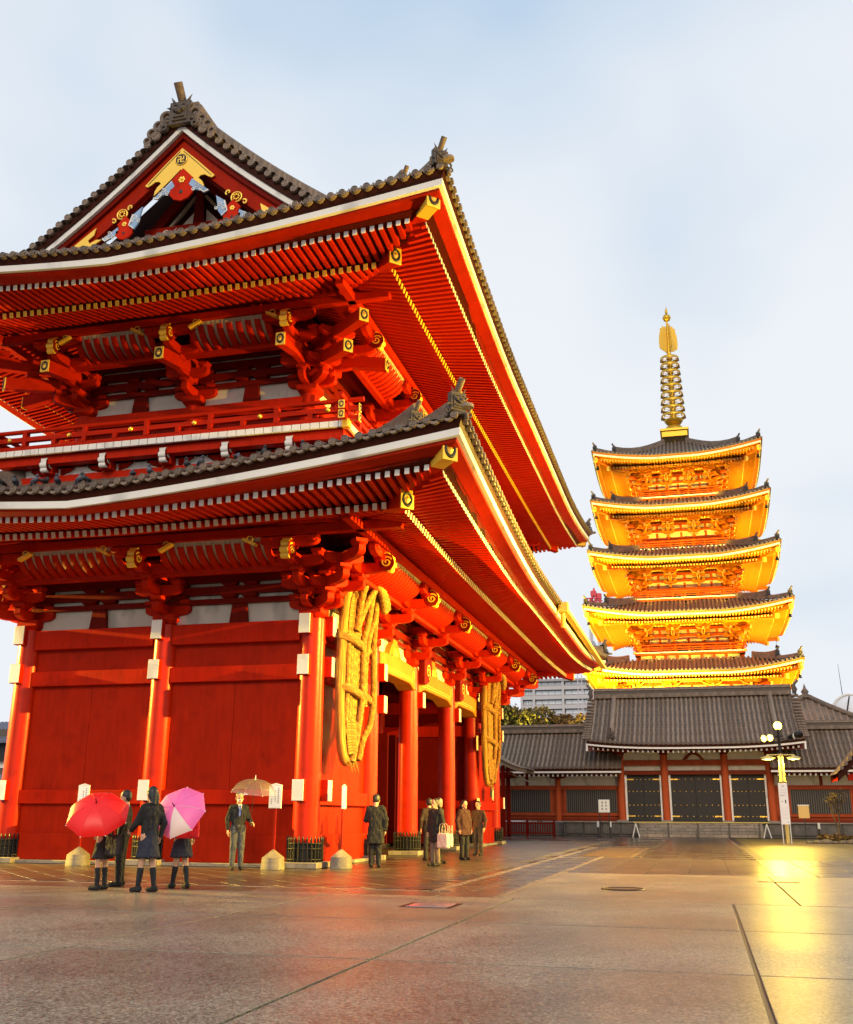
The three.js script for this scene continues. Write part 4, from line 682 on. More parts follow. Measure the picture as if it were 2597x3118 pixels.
// ---------------------------------------------------------------- long gatehouse in front of the pagoda
// straight roof along w: front eave (ue, ye), ridge (ur, yr)
function longRoof(parent, o) {
  const { w0, w1, ue, ye, ur, yr, flare = 0, step = 0.32, r = 0.085, verge = [1, 1], upto = 300 } = o, N = 10, bow = (w) => flare * Math.pow(Math.abs((w - (w0 + w1) / 2) / ((w1 - w0) / 2)), 3);
  const prof = (x, w, s) => { const u = ue + (ur - ue) * x, y = ye + bow(w) * (1 - x) + (yr - ye) * (0.72 * x + 0.28 * x * x); return V(s > 0 ? u : 2 * ur - u, y, w); };
  for (const s of [1, -1]) part(parent, 'roof_deck', gridG(20, 10, (a, b) => prof(b, w0 + (w1 - w0) * a, s).add(Y3(0, -0.02, 0)), (a, b) => [a * (w1 - w0), b * 5]), M.tileDark);
  const n = Math.floor((w1 - w0) / step), mass = []; let made = 0;
  for (let i = 0; i < n; i++) for (const s of [1, -1]) {
    const w = (w0 + w1) / 2 + (i - (n - 1) / 2) * step, g = gridG(N, 4, (a, c) => { const p = prof(a, w, s); return p.add(Y3(0, Math.sin(Math.PI * c) * r, Math.cos(Math.PI * c) * r)); }, (a, c) => [c * 0.3, a * 6]);
    if (s > 0) { const m = part(parent, 'tile_row', g, [M.tileLight, M.tileC, M.tileLight, M.tile][Math.floor(hash(i, 6, 1) * 4)]), c = part(m, 'tile_end', END(r * 1.05), M.tile); const p = prof(0, w, 1); c.position.copy(p).add(Y3(-0.02, 0.02, 0)); c.rotation.z = Math.PI / 2; } else mass.push(g);
  }
  stuff(parent, 'rear_tile_rows', merge(mass), M.tile);
  // stepped courses of the pan tiles between the rows
  { const l = []; for (let k = 0; k < 16; k++) { const x = k / 16; l.push(gridG(8, 1, (a, b) => prof(x, w0 + (w1 - w0) * a, 1).add(Y3(-0.01, b * 0.045 - 0.02, 0)))); } stuff(parent, 'pan_tile_courses', merge(l), M.tile); }
  const eb = (name, mat, du0, du1, dy0, dy1) => part(parent, name, merge([0, 1, 2, 3].map((j) => gridG(16, 1, (a, b) => { const q = [[du0, dy0], [du1, dy0], [du1, dy1], [du0, dy1]], c = q[(j + b) % 4], w = w0 + (w1 - w0) * a; return V(ue + c[0], ye + bow(w) + c[1], w); }))), mat);
  eb('dark_eave_board', M.dark, 0.02, 0.3, -0.2, -0.03); eb('white_eave_strip', M.white, 0.04, 0.12, -0.32, -0.2); eb('eave_board', M.rRoof, 0.13, 0.6, -0.36, -0.2);
  const k = Math.floor((w1 - w0 - 0.3) / 0.33);
  for (let i = 0; i < k; i++) { const w = (w0 + w1) / 2 + (i - (k - 1) / 2) * 0.33, y = ye + bow(w) - 0.47, m = bar(parent, 'rafter', M.rRoof, V(ue + 2.6, y + 0.75, w), V(ue + 0.35, y, w), 0.11, 0.14), c = part(m, 'rafter_end', BOX, M.rafterEndW); c.position.x = 0.5; c.scale.set(0.012, 1.03, 1.03); }
  part(parent, 'soffit_board', gridG(1, 1, (a, b) => V(ue + 0.3 + 2.4 * b, ye - 0.38 + 0.77 * b, w0 + (w1 - w0) * a)), M.rRoof);
  // ridge
  for (const [b, y0, y1, mat] of [[0.6, 0, 0.3, M.tile], [0.5, 0.3, 0.52, M.tileDark], [0.62, 0.52, 0.62, M.tileLight], [0.3, 0.62, 0.74, M.tile]]) bx(parent, 'ridge', mat, ur - b / 2, ur + b / 2, yr - 0.05 + y0 * (o.rk ?? 1), yr - 0.05 + y1 * (o.rk ?? 1), w0 + 0.15, w1 - 0.15, 0.02);
  // verge: rows of short tiles and a white board at the ends
  [w0, w1].forEach((w, e) => { if (!verge[e]) return; const q = e ? 1 : -1; for (let i = 0; i < 15; i++) { const m = part(parent, 'verge_tile', new THREE.CylinderGeometry(0.1, 0.1, 0.5, 8).rotateX(Math.PI / 2), M.tile); m.position.copy(prof(0.02 + i / 15, w + q * 0.05, 1)).add(Y3(0, 0.07, 0)); }
    part(parent, 'barge_board', gridG(10, 1, (a, b) => prof(a, w + q * 0.02, 1).add(Y3(0.12, -0.12 - 0.4 * b, 0))), M.rRoof); bx(parent, 'barge_end', M.white, ue + 0.08, ue + 0.16, ye + flare - 0.7, ye + flare - 0.2, w - 0.06, w + 0.06);
    const rx = ridgeEnd(parent, V(ur, yr + 0.05, w + q * 0.1), e ? Math.PI / 2 : -Math.PI / 2, 0.6, M.tileDark); });
  for (const w of o.desc ?? []) { part(parent, 'descending_ridge', gridG(10, 4, (a, c) => prof(0.1 + 0.9 * a, w, 1).add(Y3(0, [0, 0.34, 0.42, 0.34, 0][Math.round(c * 4)], [-0.18, -0.15, 0, 0.15, 0.18][Math.round(c * 4)]))), M.tileLight); const m = ridgeEnd(parent, prof(0.1, w, 1).add(Y3(-0.05, 0.05, 0)), Math.PI, 0.45, M.tileDark); }
  if (o.tiers) for (const w of o.desc) bx(parent, 'ridge_pole', M.tile, ue + 1, ue + 1.2, ye + 0.4, ye + 0.9, w - 0.1, w + 0.1);
}
const house = thing('gatehouse', 'long low gatehouse with brown tiled roof and three dark studded doors before the pagoda', 'gatehouse');
const std0 = std({ color: rgb(0.09, 0.075, 0.06), roughness: 0.6 });
M.rRoof = paint(0.3, 0.045, 0.018); M.colRed = paint(0.55, 0.1, 0.03); M.houseRed = paint(0.42, 0.075, 0.025); M.houseDeep = paint(0.22, 0.035, 0.014); M.doorBlack = std({ color: rgb(0.012, 0.009, 0.007), roughness: 0.6 });
{
  const U = 49;
  // podium and steps of separate stones
  bx(house, 'podium', M.stoneDark, 48.1, 54, 0, 0.86, -30, -0.15); bx(house, 'podium_coping', M.stone, 47.9, 54, 0.86, 0.95, -30, -0.15, 0.02);
  bx(house, 'podium', M.stoneDark, 48.6, 54, 0, 0.86, -0.15, 14);
  for (let i = 0; i < 9; i++) for (const s of [0, 1]) { const w = s ? -13.5 - i * 1.5 : -0.3 - i * 1.25; if (!s && w < -4.4) continue; bx(house, 'podium_stone', M.stoneDark, 48.0, 48.12, 0.12 + 0.0, 0.84, w - (s ? 1.4 : 1.15), w, 0.04); }
  for (let k = 0; k < 5; k++) for (let i = 0; i < 8; i++) { const o = (k % 2) * 0.5, a = Math.max(-13.1, -13.1 + i * 1.04 - o), b = Math.min(-5.2, -13.1 + (i + 1) * 1.04 - o); if (b - a > 0.1) bx(house, 'step_stone', k % 3 ? M.stone : GM.edge, 46.2 + k * 0.34, 48.1, k * 0.186, (k + 1) * 0.186 - 0.006, a + 0.006, b - 0.006, 0.015); }
  if (1) for (const i of [0]) { bx(house, 'step_stone', M.stone, 46.9, 48.1, 0.19 * 1, 0.36, -5.7, -5.2, 0.015); }
  // columns, beams, plaster
  for (const w of [-4.1, -7.05, -11.03, -13.9]) { part(house, 'column', new THREE.CylinderGeometry(0.24, 0.25, 4.45, 22).translate(0, 2.22, 0), M.colRed).position.copy(V(U, 0.95, w)); part(house, 'column_plinth', new RoundedBoxGeometry(0.75, 0.12, 0.75, 1, 0.02), M.stone).position.copy(V(U, 0.98, w));
    const b = part(house, 'bracket_set', bigBlockG, M.houseDeep); b.position.copy(V(U, 5.3, w)); const a = part(b, 'bracket_arm', armG(1.3, 0.24, 0.17), M.houseDeep); put(a, Y3(0, 0.2, 0), DIR.B); }
  bx(house, 'head_beam', M.houseRed, U - 0.14, U + 0.14, 4.62, 5.0, -14.4, -3.6, 0.015); bx(house, 'plate_beam', M.houseDeep, U - 0.2, U + 0.2, 5.62, 5.86, -15.6, -2.4, 0.015);
  bx(house, 'plaster_band', M.plaster, U + 0.02, U + 0.1, 5.0, 5.62, -13.9, -4.1); bx(house, 'plaster_band', M.plaster, U + 0.1, U + 0.18, 4.3, 4.62, -13.9, -4.1);
  for (const w of [-9.04]) { const fs = frogS(1.5, 0.55), fg = muv(new THREE.ExtrudeGeometry(fs, { depth: 0.1, bevelEnabled: false }).rotateY(-Math.PI / 2)); part(house, 'frog_leg_strut', fg, M.houseDeep).position.copy(V(U - 0.02, 5.0, w)); }
  for (const [a, b] of [[-7.05, -4.1], [-11.03, -7.05], [-13.9, -11.03]]) {
    bx(house, 'door_head', M.houseDeep, U - 0.08, U + 0.2, 4.02, 4.3, a, b, 0.01);
    const m = (a + b) / 2; for (const [c, d] of [[a + 0.34, m - 0.005], [m + 0.005, b - 0.34]]) {
      const lf = bx(house, 'door_leaf', M.doorBlack, U + 0.28, U + 0.36, 0.98, 4.02, c, d, 0.008);
      for (const y of [3.72, 2.92, 2.02, 1.3]) for (let i = 0; i < 4; i++) { const st = part(lf, 'stud', new THREE.SphereGeometry(0.045, 8, 5), M.gold); st.position.copy(V(U + 0.28, y, c + (d - c) * (0.14 + 0.24 * i))); }
      const hw = c < m - 0.5 && d < m ? c + 0.02 : d - 0.02; for (const y of [3.72, 1.3]) bx(lf, 'hinge_strap', M.gold, U + 0.265, U + 0.28, y - 0.04, y + 0.04, hw === c + 0.02 ? c + 0.02 : d - 0.5, hw === c + 0.02 ? c + 0.5 : d - 0.02);
    }
    for (const w of [a + 0.3, b - 0.3]) bx(house, 'white_door_jamb', M.white, U + 0.1, U + 0.3, 0.98, 4.02, w - 0.07, w + 0.07, 0.008);
  }
  bx(house, 'rear_wall', M.houseDeep, U + 3.4, U + 3.5, 0.9, 5.6, -14, -4);
  longRoof(house, { w0: -16.1, w1: -2.1, ue: 46.45, ye: 5.9, ur: 51.5, yr: 9.55, flare: 0.3, desc: [-3.7, -14.5], tiers: false });
  // flanking corridors
  for (const [w0, w1, wins, cols, vg] of [[-4.25, 12, [[0.78, 4.2], [-3.83, -0.16], [5.1, 8.6]], [0.3, 4.7, 9.1], [0, 1]], [-30, -13.9, [[-18.9, -15.0], [-23, -19.7]], [-19.3, -23.4], [1, 0]]]) {
    const a = Math.max(w0, -29), b = w1;
    bx(house, 'corridor_wall', M.houseRed, U + 0.4, U + 0.5, 0.95, 3.2, a + 0.1, b - 0.1); bx(house, 'plaster_band', M.plaster, U + 0.36, U + 0.44, 3.3, 3.98, a + 0.1, b - 0.1);
    bx(house, 'tie_beam', M.houseRed, U + 0.22, U + 0.42, 3.04, 3.32, a, b, 0.01); bx(house, 'tie_beam', M.houseRed, U + 0.24, U + 0.42, 1.3, 1.5, a, b, 0.01); bx(house, 'sill_beam', M.houseDeep, U + 0.2, U + 0.42, 0.95, 1.15, a, b, 0.01); bx(house, 'plate_beam', M.houseDeep, U + 0.1, U + 0.45, 3.98, 4.18, a, b, 0.01);
    for (const w of cols) { part(house, 'column', new THREE.CylinderGeometry(0.18, 0.19, 3.1, 18).translate(0, 1.55, 0), M.colRed).position.copy(V(U + 0.28, 0.95, w)); const k = part(house, 'bracket_set', blockG, M.houseDeep); k.position.copy(V(U + 0.2, 3.7, w)); put(part(k, 'bracket_arm', armG(1.1, 0.2, 0.16), M.houseDeep), Y3(0, 0.1, 0), DIR.B); }
    for (const w of cols) bx(house, 'short_strut', M.houseDeep, U + 0.3, U + 0.38, 3.3, 3.98, w + 2.1, w + 2.3);
    for (const [c, d] of wins) { const wn = bx(house, 'lattice_window', M.doorBlack, U + 0.36, U + 0.41, 1.52, 3.03, c, d); const n = Math.round((d - c) / 0.14); for (let i = 0; i <= n; i++) bx(wn, 'lattice_bar', std0, U + 0.27, U + 0.34, 1.52, 3.03, c + (d - c) * i / n - 0.032, c + (d - c) * i / n + 0.032); for (const w of [c, d]) bx(wn, 'jamb', M.houseRed, U + 0.24, U + 0.42, 1.5, 3.04, w - 0.09, w + 0.09, 0.008); }
    longRoof(house, { w0, w1, ue: 47.3, ye: 4.42, ur: 51, yr: 7.1, verge: vg, rk: 0.85 });
  }
  base(house, V(50, 0, -9));
}
// barrier in front of the steps
{
  const b = thing('barrier', 'yellow pole barrier on dark posts in front of the gatehouse steps', 'barrier');
  part(b, 'rail', rod(V(45.7, 0.9, -5.0), V(45.7, 0.93, -13.4), 0.045, 0.045, 8), std({ color: rgb(0.5, 0.36, 0.08), roughness: 0.5 }));
  for (const w of [-5.3, -7.2, -9.05, -10.96, -12.8]) { const p = part(b, 'post', rod(V(45.75, 0, w), V(45.75, 0.97, w), 0.05, 0.05, 8), std0); }
  for (const w of [-5.15, -13.25]) for (const s of [-1, 1]) bar(b, 'leg', M.white, V(45.6, 0.85, w), V(45.6 + s * 0.1, 0, w + s * 0.22), 0.05, 0.05);
  base(b, V(45.7, 0, -9.2));
}
// picket fence and a side gate at the left
{
  const f = thing('picket_fence', 'low dark red picket fence left of the gatehouse podium', 'fence');
  for (let i = 0; i < 56; i++) bx(f, 'picket', M.redDeep, 42.0, 42.04, 0.12, 0.92, 8 - i * 0.15, 8.07 - i * 0.15); for (const y of [0.2, 0.78]) bx(f, 'rail', M.redWall, 42.04, 42.1, y, y + 0.07, -0.4, 8.1); for (let i = 0; i < 6; i++) bx(f, 'post', M.redDeep, 41.97, 42.12, 0, 1.02, 8.1 - i * 1.7, 8.22 - i * 1.7); base(f, V(42, 0, 4));
  const g = thing('side_gate', 'small gable-ended side gate with grey tiled roof behind the great gate', 'gate');
  const yc = (d) => 6.3 - 1.15 * d + 0.045 * d * d * 4 * 0.8;
  for (const u of [40, 43]) part(g, 'barge_board', gridG(16, 1, (a, b) => { const d = (a * 2 - 1) * 3.55, y = yc(Math.abs(d)); return V(u, y - b * 0.22, 4.55 + d); }), M.tileLight);
  part(g, 'roof', gridG(16, 1, (a, b) => { const d = (a * 2 - 1) * 3.6; return V(39.9 + b * 3.2, yc(Math.abs(d)) + 0.04, 4.55 + d); }), M.tile); for (let i = 0; i < 10; i++) for (const s of [-1, 1]) part(g, 'tile_row', gridG(8, 3, (a, c) => V(40.1 + i * 0.32 + Math.cos(Math.PI * c) * 0.08, yc(a * 3.6) + 0.05 + Math.sin(Math.PI * c) * 0.08, 4.55 + s * a * 3.6)), M.tileLight);
  bx(g, 'ridge', M.tile, 39.8, 43.2, 6.3, 6.7, 4.35, 4.75, 0.03); part(g, 'soffit', gridG(1, 1, (a, b) => V(40.1 + a * 2.8, 3.35 + b * 0.5, 1.15 + b * 1.1)), M.stone);
  for (const w of [2.6, 6.5]) for (const u of [40.6, 42.4]) bx(g, 'post', M.redDeep, u - 0.12, u + 0.12, 0, 4.3, w - 0.12, w + 0.12, 0.01); bx(g, 'lintel', M.redDeep, 40.5, 40.75, 3.6, 3.9, 2, 7.1, 0.01); bx(g, 'lintel', M.redDeep, 42.3, 42.5, 3.6, 3.9, 2, 7.1, 0.01); base(g, V(41.5, 0, 4.5));
}
// hall with a pyramid roof behind the right corridor, and a small shrine at the right edge
{
  const h = thing('temple_hall', 'hall with brown tiled pyramid roof and finial behind the right corridor', 'temple hall');
  const ap = V(60, 10.25, -17.7), c = [V(54, 6.9, -11.5), V(54, 6.9, -24), V(66, 6.9, -24), V(66, 6.9, -11.5)];
  for (let k = 0; k < 4; k++) { const a = c[k], b = c[(k + 1) % 4], f = (x, y) => { const p = a.clone().lerp(b, x).lerp(ap, y); p.y -= 0.5 * Math.sin(Math.PI * y) * 0.6; return p; }; part(h, 'roof_face', gridG(12, 10, (x, y) => f(x, y)), M.tile); const d = b.clone().sub(a).normalize();
    if (k === 0 || k === 3) for (let i = 1; i < 30; i++) { const x = i / 30, top = 1 - Math.abs(2 * x - 1); part(h, 'tile_row', gridG(6, 3, (p, q) => { const y = p * top; const base0 = f(x, 0), m = base0.clone().lerp(a.clone().lerp(b, 0.5).lerp(ap, 1).sub(a.clone().lerp(b, 0.5)).add(base0), y); m.y -= 0.3 * Math.sin(Math.PI * y); return m.addScaledVector(d, Math.cos(Math.PI * q) * 0.09).add(Y3(0, Math.sin(Math.PI * q) * 0.09, 0)); }), M.tileLight); }
    part(h, 'hip_ridge', tube([0, 0.25, 0.5, 0.75, 1].map((y) => f(0, y).add(Y3(0, 0.12, 0))), 0.2, 10, 6), M.tile); }
  part(h, 'finial', new THREE.LatheGeometry([[0.5, 0], [0.5, 0.2], [0.2, 0.3], [0.3, 0.5], [0.12, 0.75], [0.05, 1.0], [0, 1.15]].map(([x, y]) => new THREE.Vector2(x, y)), 14), M.tile).position.copy(ap).add(Y3(0, -0.1, 0));
  bx(h, 'wall', M.redWall, 55.5, 64.5, 0, 7.0, -22.5, -13); base(h, V(60, 0, -17.7));
  const s = thing('small_shrine', 'small dark shrine with curved gable roof cut by the right edge', 'shrine');
  const yc = (d) => 7.1 - 1.95 * d + 0.2 * d * d;
  for (const u of [30, 33]) { part(s, 'barge_board', merge([[0, 0.0], [0.12, 0.12]].map(([du]) => gridG(16, 1, (a, b) => { const d = (a * 2 - 1) * 2.7; return V(u + du, yc(Math.abs(d)) - b * 0.34, -18.6 + d); }))), M.dark); }
  part(s, 'roof', gridG(16, 1, (a, b) => { const d = (a * 2 - 1) * 2.8; return V(29.8 + b * 3.4, yc(Math.abs(d)) + 0.08, -18.6 + d); }), M.tileDark); part(s, 'eave_board', gridG(16, 1, (a, b) => { const d = (a * 2 - 1) * 2.7; return V(30.1 + b * 3, yc(Math.abs(d)) - 0.3, -18.6 + d); }), M.redWall);
  bx(s, 'wall', M.redWall, 30.6, 32.6, 0, 3.4, -20, -17.2, 0.01); bx(s, 'gable_beam', M.redWall, 30.3, 30.5, 3.0, 3.3, -20.8, -16.4, 0.01); for (let i = 0; i < 12; i++) part(s, 'verge_tile', new THREE.CylinderGeometry(0.1, 0.1, 0.4, 8).rotateZ(Math.PI / 2), M.tile).position.copy(V(30, yc(0.2 + i * 0.21) + 0.12, -18.6 + (0.2 + i * 0.21))); base(s, V(31.5, 0, -18.6));
}
// ---------------------------------------------------------------- five-storeyed pagoda
const pagoda = thing('pagoda', 'five-storeyed golden floodlit pagoda with tall ringed spire', 'pagoda');
{
  const AU = 75, AW = -9.2, gold = paint(0.66, 0.225, 0.01), floodlitDeep = paint(0.6, 0.15, 0.008), cream = std({ color: rgb(0.78, 0.62, 0.32), map: plasterVar, roughness: 0.8 }), red = paint(0.6, 0.09, 0.006);  // vermilion timber: the amber of the floodlights is put into these paints
  const endM = std({ color: rgb(0.85, 0.66, 0.2), roughness: 0.5 });
  const T = [ // eave half width, white strip y at mid side, wall half width, balcony half width, balcony y
    [9.2, 12.98, 5.0, 0, 0], [8.91, 18.22, 3.75, 4.85, 15.55], [8.34, 23.42, 3.55, 4.6, 20.6], [7.91, 28.36, 3.3, 4.2, 25.45], [7.61, 33.3, 2.95, 3.7, 30.7]];
  T.forEach(([E, yE, wh, bh, by], k) => {
    const R = { u0: AU - wh, u1: AU + wh, w0: AW - wh, w1: AW + wh }, last = k === 4, o = E - wh;
    const Ev = new Eave({ R, E: o, yE, lift: 0.86, reach: 6, deck: 0.42, ra: last ? 0.3 : 0.34, rb: last ? 0.055 * 0.6 : 0.012, sc: 1 });
    const upW = last ? -wh + 1.1 : wh - T[k + 1][3] + 0.25;   // where the slope ends, measured from this wall
    Ev.rafters(pagoda, { name: 'flying_rafter', e0: o - 1.9, e1: o - 0.45, y0: yE - 0.12, slope: 0.12, b: 0.1, h: 0.13, step: 0.27, mat: gold, endMat: endM, ids: '' });
    Ev.rafters(pagoda, { name: 'base_rafter', e0: 0, e1: o - 1.5, y0: yE - 0.3, slope: 0.22, b: 0.1, h: 0.13, step: 0.27, mat: gold, endMat: endM, ids: '' });
    part(pagoda, 'soffit_board', merge([Ev.soffit(o - 1.8, o - 0.3, yE + 0.0, 0.12), Ev.soffit(-0.1, o - 1.4, yE - 0.16, 0.22)]), gold);
    part(pagoda, 'eave_board', Ev.sweep([[o - 0.5, 0.0, 0.8], [o - 0.08, -0.02, 0.97], [o - 0.06, 0.2, 1], [o - 0.5, 0.22, 0.85]]), floodlitDeep);
    part(pagoda, 'white_eave_strip', Ev.sweep([[o - 0.08, 0.0, 0.98], [o, 0, 1], [o, 0.17, 1], [o - 0.08, 0.17, 0.98]]), M.white);
    part(pagoda, 'roof_edge_board', Ev.sweep([[o - 0.1, 0.172, 1], [o + 0.02, 0.172, 1], [o + 0.06, 0.34, 1], [o - 0.2, 0.34, 1]]), floodlitDeep);
    Ev.tiles(pagoda, { step: 0.36, r: 0.1, ids: 'A', limit: 60, top: () => upW, mat: M.tile, endMat: M.tileLight });
    part(pagoda, 'pan_tile_lips', Ev.lips(0.36, 0.11, 'A'), M.tileLight).userData.kind = 'stuff';
    part(pagoda, 'roof_deck', Ev.deckG(() => upW, 30), M.tileDark);
    for (const cu of [-1, 1]) for (const cw of [-1, 1]) {
      Ev.hipRidge(pagoda, cu, cw, o - 0.2, upW, 0.36, 0.26, M.tile, 6); Ev.hipRidge(pagoda, cu, cw, o - 1.9, upW, 0.34, 0.52, M.tile, 6);
      const at = (e, dy) => V(cu < 0 ? R.u0 - e : R.u1 + e, Ev.yRoof(e, Ev.lift) + dy, cw < 0 ? R.w0 - e : R.w1 + e), yw = Math.atan2(cw, cu);
      if (cu < 0) { ridgeEnd(pagoda, at(o - 0.15, 0.05), yw, 0.5, M.tileDark); ridgeEnd(pagoda, at(o - 1.85, 0.25), yw, 0.5, M.tileDark); }
      const P = (e, y) => V(cu < 0 ? R.u0 - e : R.u1 + e, y, cw < 0 ? R.w0 - e : R.w1 + e), d = P(1, 0).sub(P(0, 0)).normalize();
      bar(pagoda, 'hip_rafter', floodlitDeep, P(0, yE + 0.45), P(o - 1.35, yE - 0.16), 0.28, 0.34); bar(pagoda, 'hip_rafter', floodlitDeep, P(o - 1.8, yE + 0.1), P(o - 0.2, yE + 0.42), 0.28, 0.32);
      bar(pagoda, 'hip_cap', M.goldPaint, P(o - 1.4, yE - 0.16), P(o - 1.24, yE - 0.17), 0.3, 0.4); bar(pagoda, 'hip_cap', M.goldPaint, P(o - 0.3, yE + 0.4), P(o - 0.1, yE + 0.43), 0.3, 0.4);
      const bl = part(pagoda, 'wind_bell', new THREE.LatheGeometry([[0, 0.3], [0.1, 0.28], [0.13, 0.1], [0.17, 0]].map(([x, y]) => new THREE.Vector2(x, y)), 10), M.iron); bl.position.copy(P(o - 0.35, yE - 0.5)); part(bl, 'chain', rod(Y3(0, 0.3, 0), Y3(0, 0.75, 0), 0.015, 0.015, 5), M.iron);
    }
    // walls, columns and beams on each side
    const wy = k ? by + 0.12 : 8, top = yE + 0.55;
    bx(pagoda, 'core_wall', floodlitDeep, R.u0 + 0.1, R.u1 - 0.1, wy - 0.4, top, R.w0 + 0.1, R.w1 - 0.1);
    for (const s of Ev.sides) {
      if (s.id === 'C') continue;
      const lat = s.P(1, 0, 0).sub(s.P(0, 0, 0)), out = s.P(0, 1, 0).sub(s.P(0, 0, 0)), Bx = (name, mat, t0, t1, y0, y1, e0, e1) => { const p = s.P(t0, e0, y0), q = s.P(t1, e1, y1); return part(pagoda, name, muv(new THREE.BoxGeometry(Math.abs(p.x - q.x), Math.abs(p.y - q.y), Math.abs(p.z - q.z)).translate((p.x + q.x) / 2, (p.y + q.y) / 2, (p.z + q.z) / 2)), mat); };
      const len = s.len, cs = [0, len * 0.32, len * 0.68, len], y1 = yE - 1.62;   // head of the columns
      for (const t of cs) part(pagoda, 'column', new THREE.CylinderGeometry(0.2, 0.2, y1 - wy, 14).translate(0, (y1 - wy) / 2, 0), red).position.copy(s.P(t, 0.02, wy));
      for (const y of [wy + 0.5, y1 - 0.3]) Bx('tie_beam', red, -0.3, len + 0.3, y, y + 0.24, -0.02, 0.2);
      for (let i = 0; i < 3; i++) { Bx(i === 1 ? 'door' : 'lattice_window', i === 1 ? M.doorBlack : cream, cs[i] + 0.28, cs[i + 1] - 0.28, wy + 0.1, y1 - 0.34, -0.06, 0.0); if (i !== 1) for (let j = 1; j < 4; j++) Bx('window_bar', red, cs[i] + 0.28, cs[i + 1] - 0.28, wy + 0.1 + (y1 - wy - 0.44) * j / 4 - 0.04, wy + 0.1 + (y1 - wy - 0.44) * j / 4 + 0.04, -0.02, 0.05); }
      // bracket zone: plaster with two tiers of arms
      Bx('plaster_band', cream, 0.1, len - 0.1, y1, y1 + 1.5, -0.04, 0.02);
      Bx('wall_beam', red, 0, len, y1 + 0.56, y1 + 0.76, 0.0, 0.16); Bx('wall_beam', red, 0, len, y1 + 1.2, y1 + 1.42, 0.0, 0.14);
      for (let i = 0; i < 3; i++) for (const y of [y1, y1 + 0.76]) Bx('strut', red, (cs[i] + cs[i + 1]) / 2 - 0.1, (cs[i] + cs[i + 1]) / 2 + 0.1, y, y + 0.45, 0.0, 0.1);
      cs.forEach((t, ci) => {
        const dirs = [out], corner = ci === 0 || ci === 3; if (corner) dirs.push(out.clone().addScaledVector(lat, ci ? 1 : -1));
        dirs.forEach((v, di) => { const n = v.clone().normalize(), f = di ? 1.38 : 1; for (let q = 1; q <= 3; q++) {
          const y = y1 + 0.02 + (q - 1) * 0.44, reach = 0.5 * q * f, l = reach + 0.45, o3 = s.P(t, 0.05, y);
          put(part(pagoda, 'bracket_arm', armG(+l.toFixed(2), 0.24, 0.2), q === 3 ? red : floodlitDeep), o3.clone().addScaledVector(n, reach - l / 2 + 0.14), n);
          const nn = n.clone().cross(UP).normalize(); if (!di || q < 3) put(part(pagoda, 'bracket_arm', armG(1.15, 0.22, 0.18), floodlitDeep), o3.clone().addScaledVector(n, reach).add(Y3(0, 0.3, 0)), nn);
          for (const d of di ? [0] : [-0.45, 0, 0.45]) { const b = part(pagoda, 'bearing_block', blockG, gold); put(b, o3.clone().addScaledVector(n, reach).addScaledVector(nn, d).add(Y3(0, 0.52, 0)), n); b.scale.setScalar(0.75); }
          if (q === 3 || di) { const c = part(pagoda, 'gold_end', goldEndG, M.gold); put(c, o3.clone().addScaledVector(n, reach + 0.32).add(Y3(0, 0.1, 0)), n); c.scale.setScalar(0.8); }
        } });
      });
      Bx('eave_purlin', gold, -2.0, len + 2.0, yE - 0.14, yE + 0.02, 1.5, 1.68);
      // scroll-edged gold aprons above each bay, with a row of bright gilt rafter tips
      for (let i = 0; i < 3; i++) { const a = cs[i] + 0.1, b = cs[i + 1] - 0.1, m = (a + b) / 2, h = (b - a) / 2, pts = [[a, -0.95], [a + 0.02, -0.5], [a + h * 0.35, -0.34], [a + h * 0.5, -0.1], [b - h * 0.5, -0.1], [b - h * 0.35, -0.34], [b - 0.02, -0.5], [b, -0.95]];
        const rb = ribbon(pts, 0.1, 0.1); part(pagoda, 'gilt_edge', muv(xf(new THREE.ExtrudeGeometry(rb, { depth: 0.06, bevelEnabled: false }), new THREE.Matrix4().makeBasis(lat, UP, out).setPosition(s.P(0, 1.2, yE - 0.1)))), M.goldPaint);
        const nt = i === 1 ? 5 : 3; for (let j = 0; j < nt; j++) part(pagoda, 'gilt_tip', new THREE.SphereGeometry(0.1, 10, 7), M.gold).position.copy(s.P(m + (j - (nt - 1) / 2) * 0.28, 1.72, yE - 0.26)); }
      // balcony
      if (k) {
        const be = bh - wh, R2 = (y, h, e, b, mt) => bar(pagoda, 'balcony_rail', mt, s.P(-e - 0.2, e, y), s.P(len + e + 0.2, e, y), b, h);
        Bx('balcony_floor', red, -be, len + be, by - 0.18, by, -0.2, be - 0.02); Bx('balcony_edge', M.white, -be, len + be, by + 0.003, by + 0.1, be - 0.1, be);
        R2(by + 0.3, 0.07, be - 0.08, 0.08, red); R2(by + 0.5, 0.08, be - 0.08, 0.08, red); R2(by + 0.74, 0.1, be - 0.08, 0.1, red);
        const n = 8; for (let i = 0; i <= n; i++) bar(pagoda, 'rail_post', red, s.P(-be + 0.08 + (len + 2 * be - 0.16) * i / n, be - 0.08, by), s.P(-be + 0.08 + (len + 2 * be - 0.16) * i / n, be - 0.08, by + 0.74), 0.09, 0.1, out);
        for (const t of [-be, len + be]) bar(pagoda, 'gold_corner', M.goldPaint, s.P(t - 0.15, be, by + 0.05), s.P(t + 0.15, be, by + 0.05), 0.14, 0.2);
        Bx('balcony_bracket_band', cream, -be * 0.5, len + be * 0.5, by - 0.7, by - 0.18, 0.1, be * 0.55);
        for (let i = 0; i < 7; i++) Bx('balcony_bracket', red, (i + 0.5) * len / 7 - 0.12, (i + 0.5) * len / 7 + 0.12, by - 0.55, by - 0.2, 0, be * 0.8);
      }
    }
  });
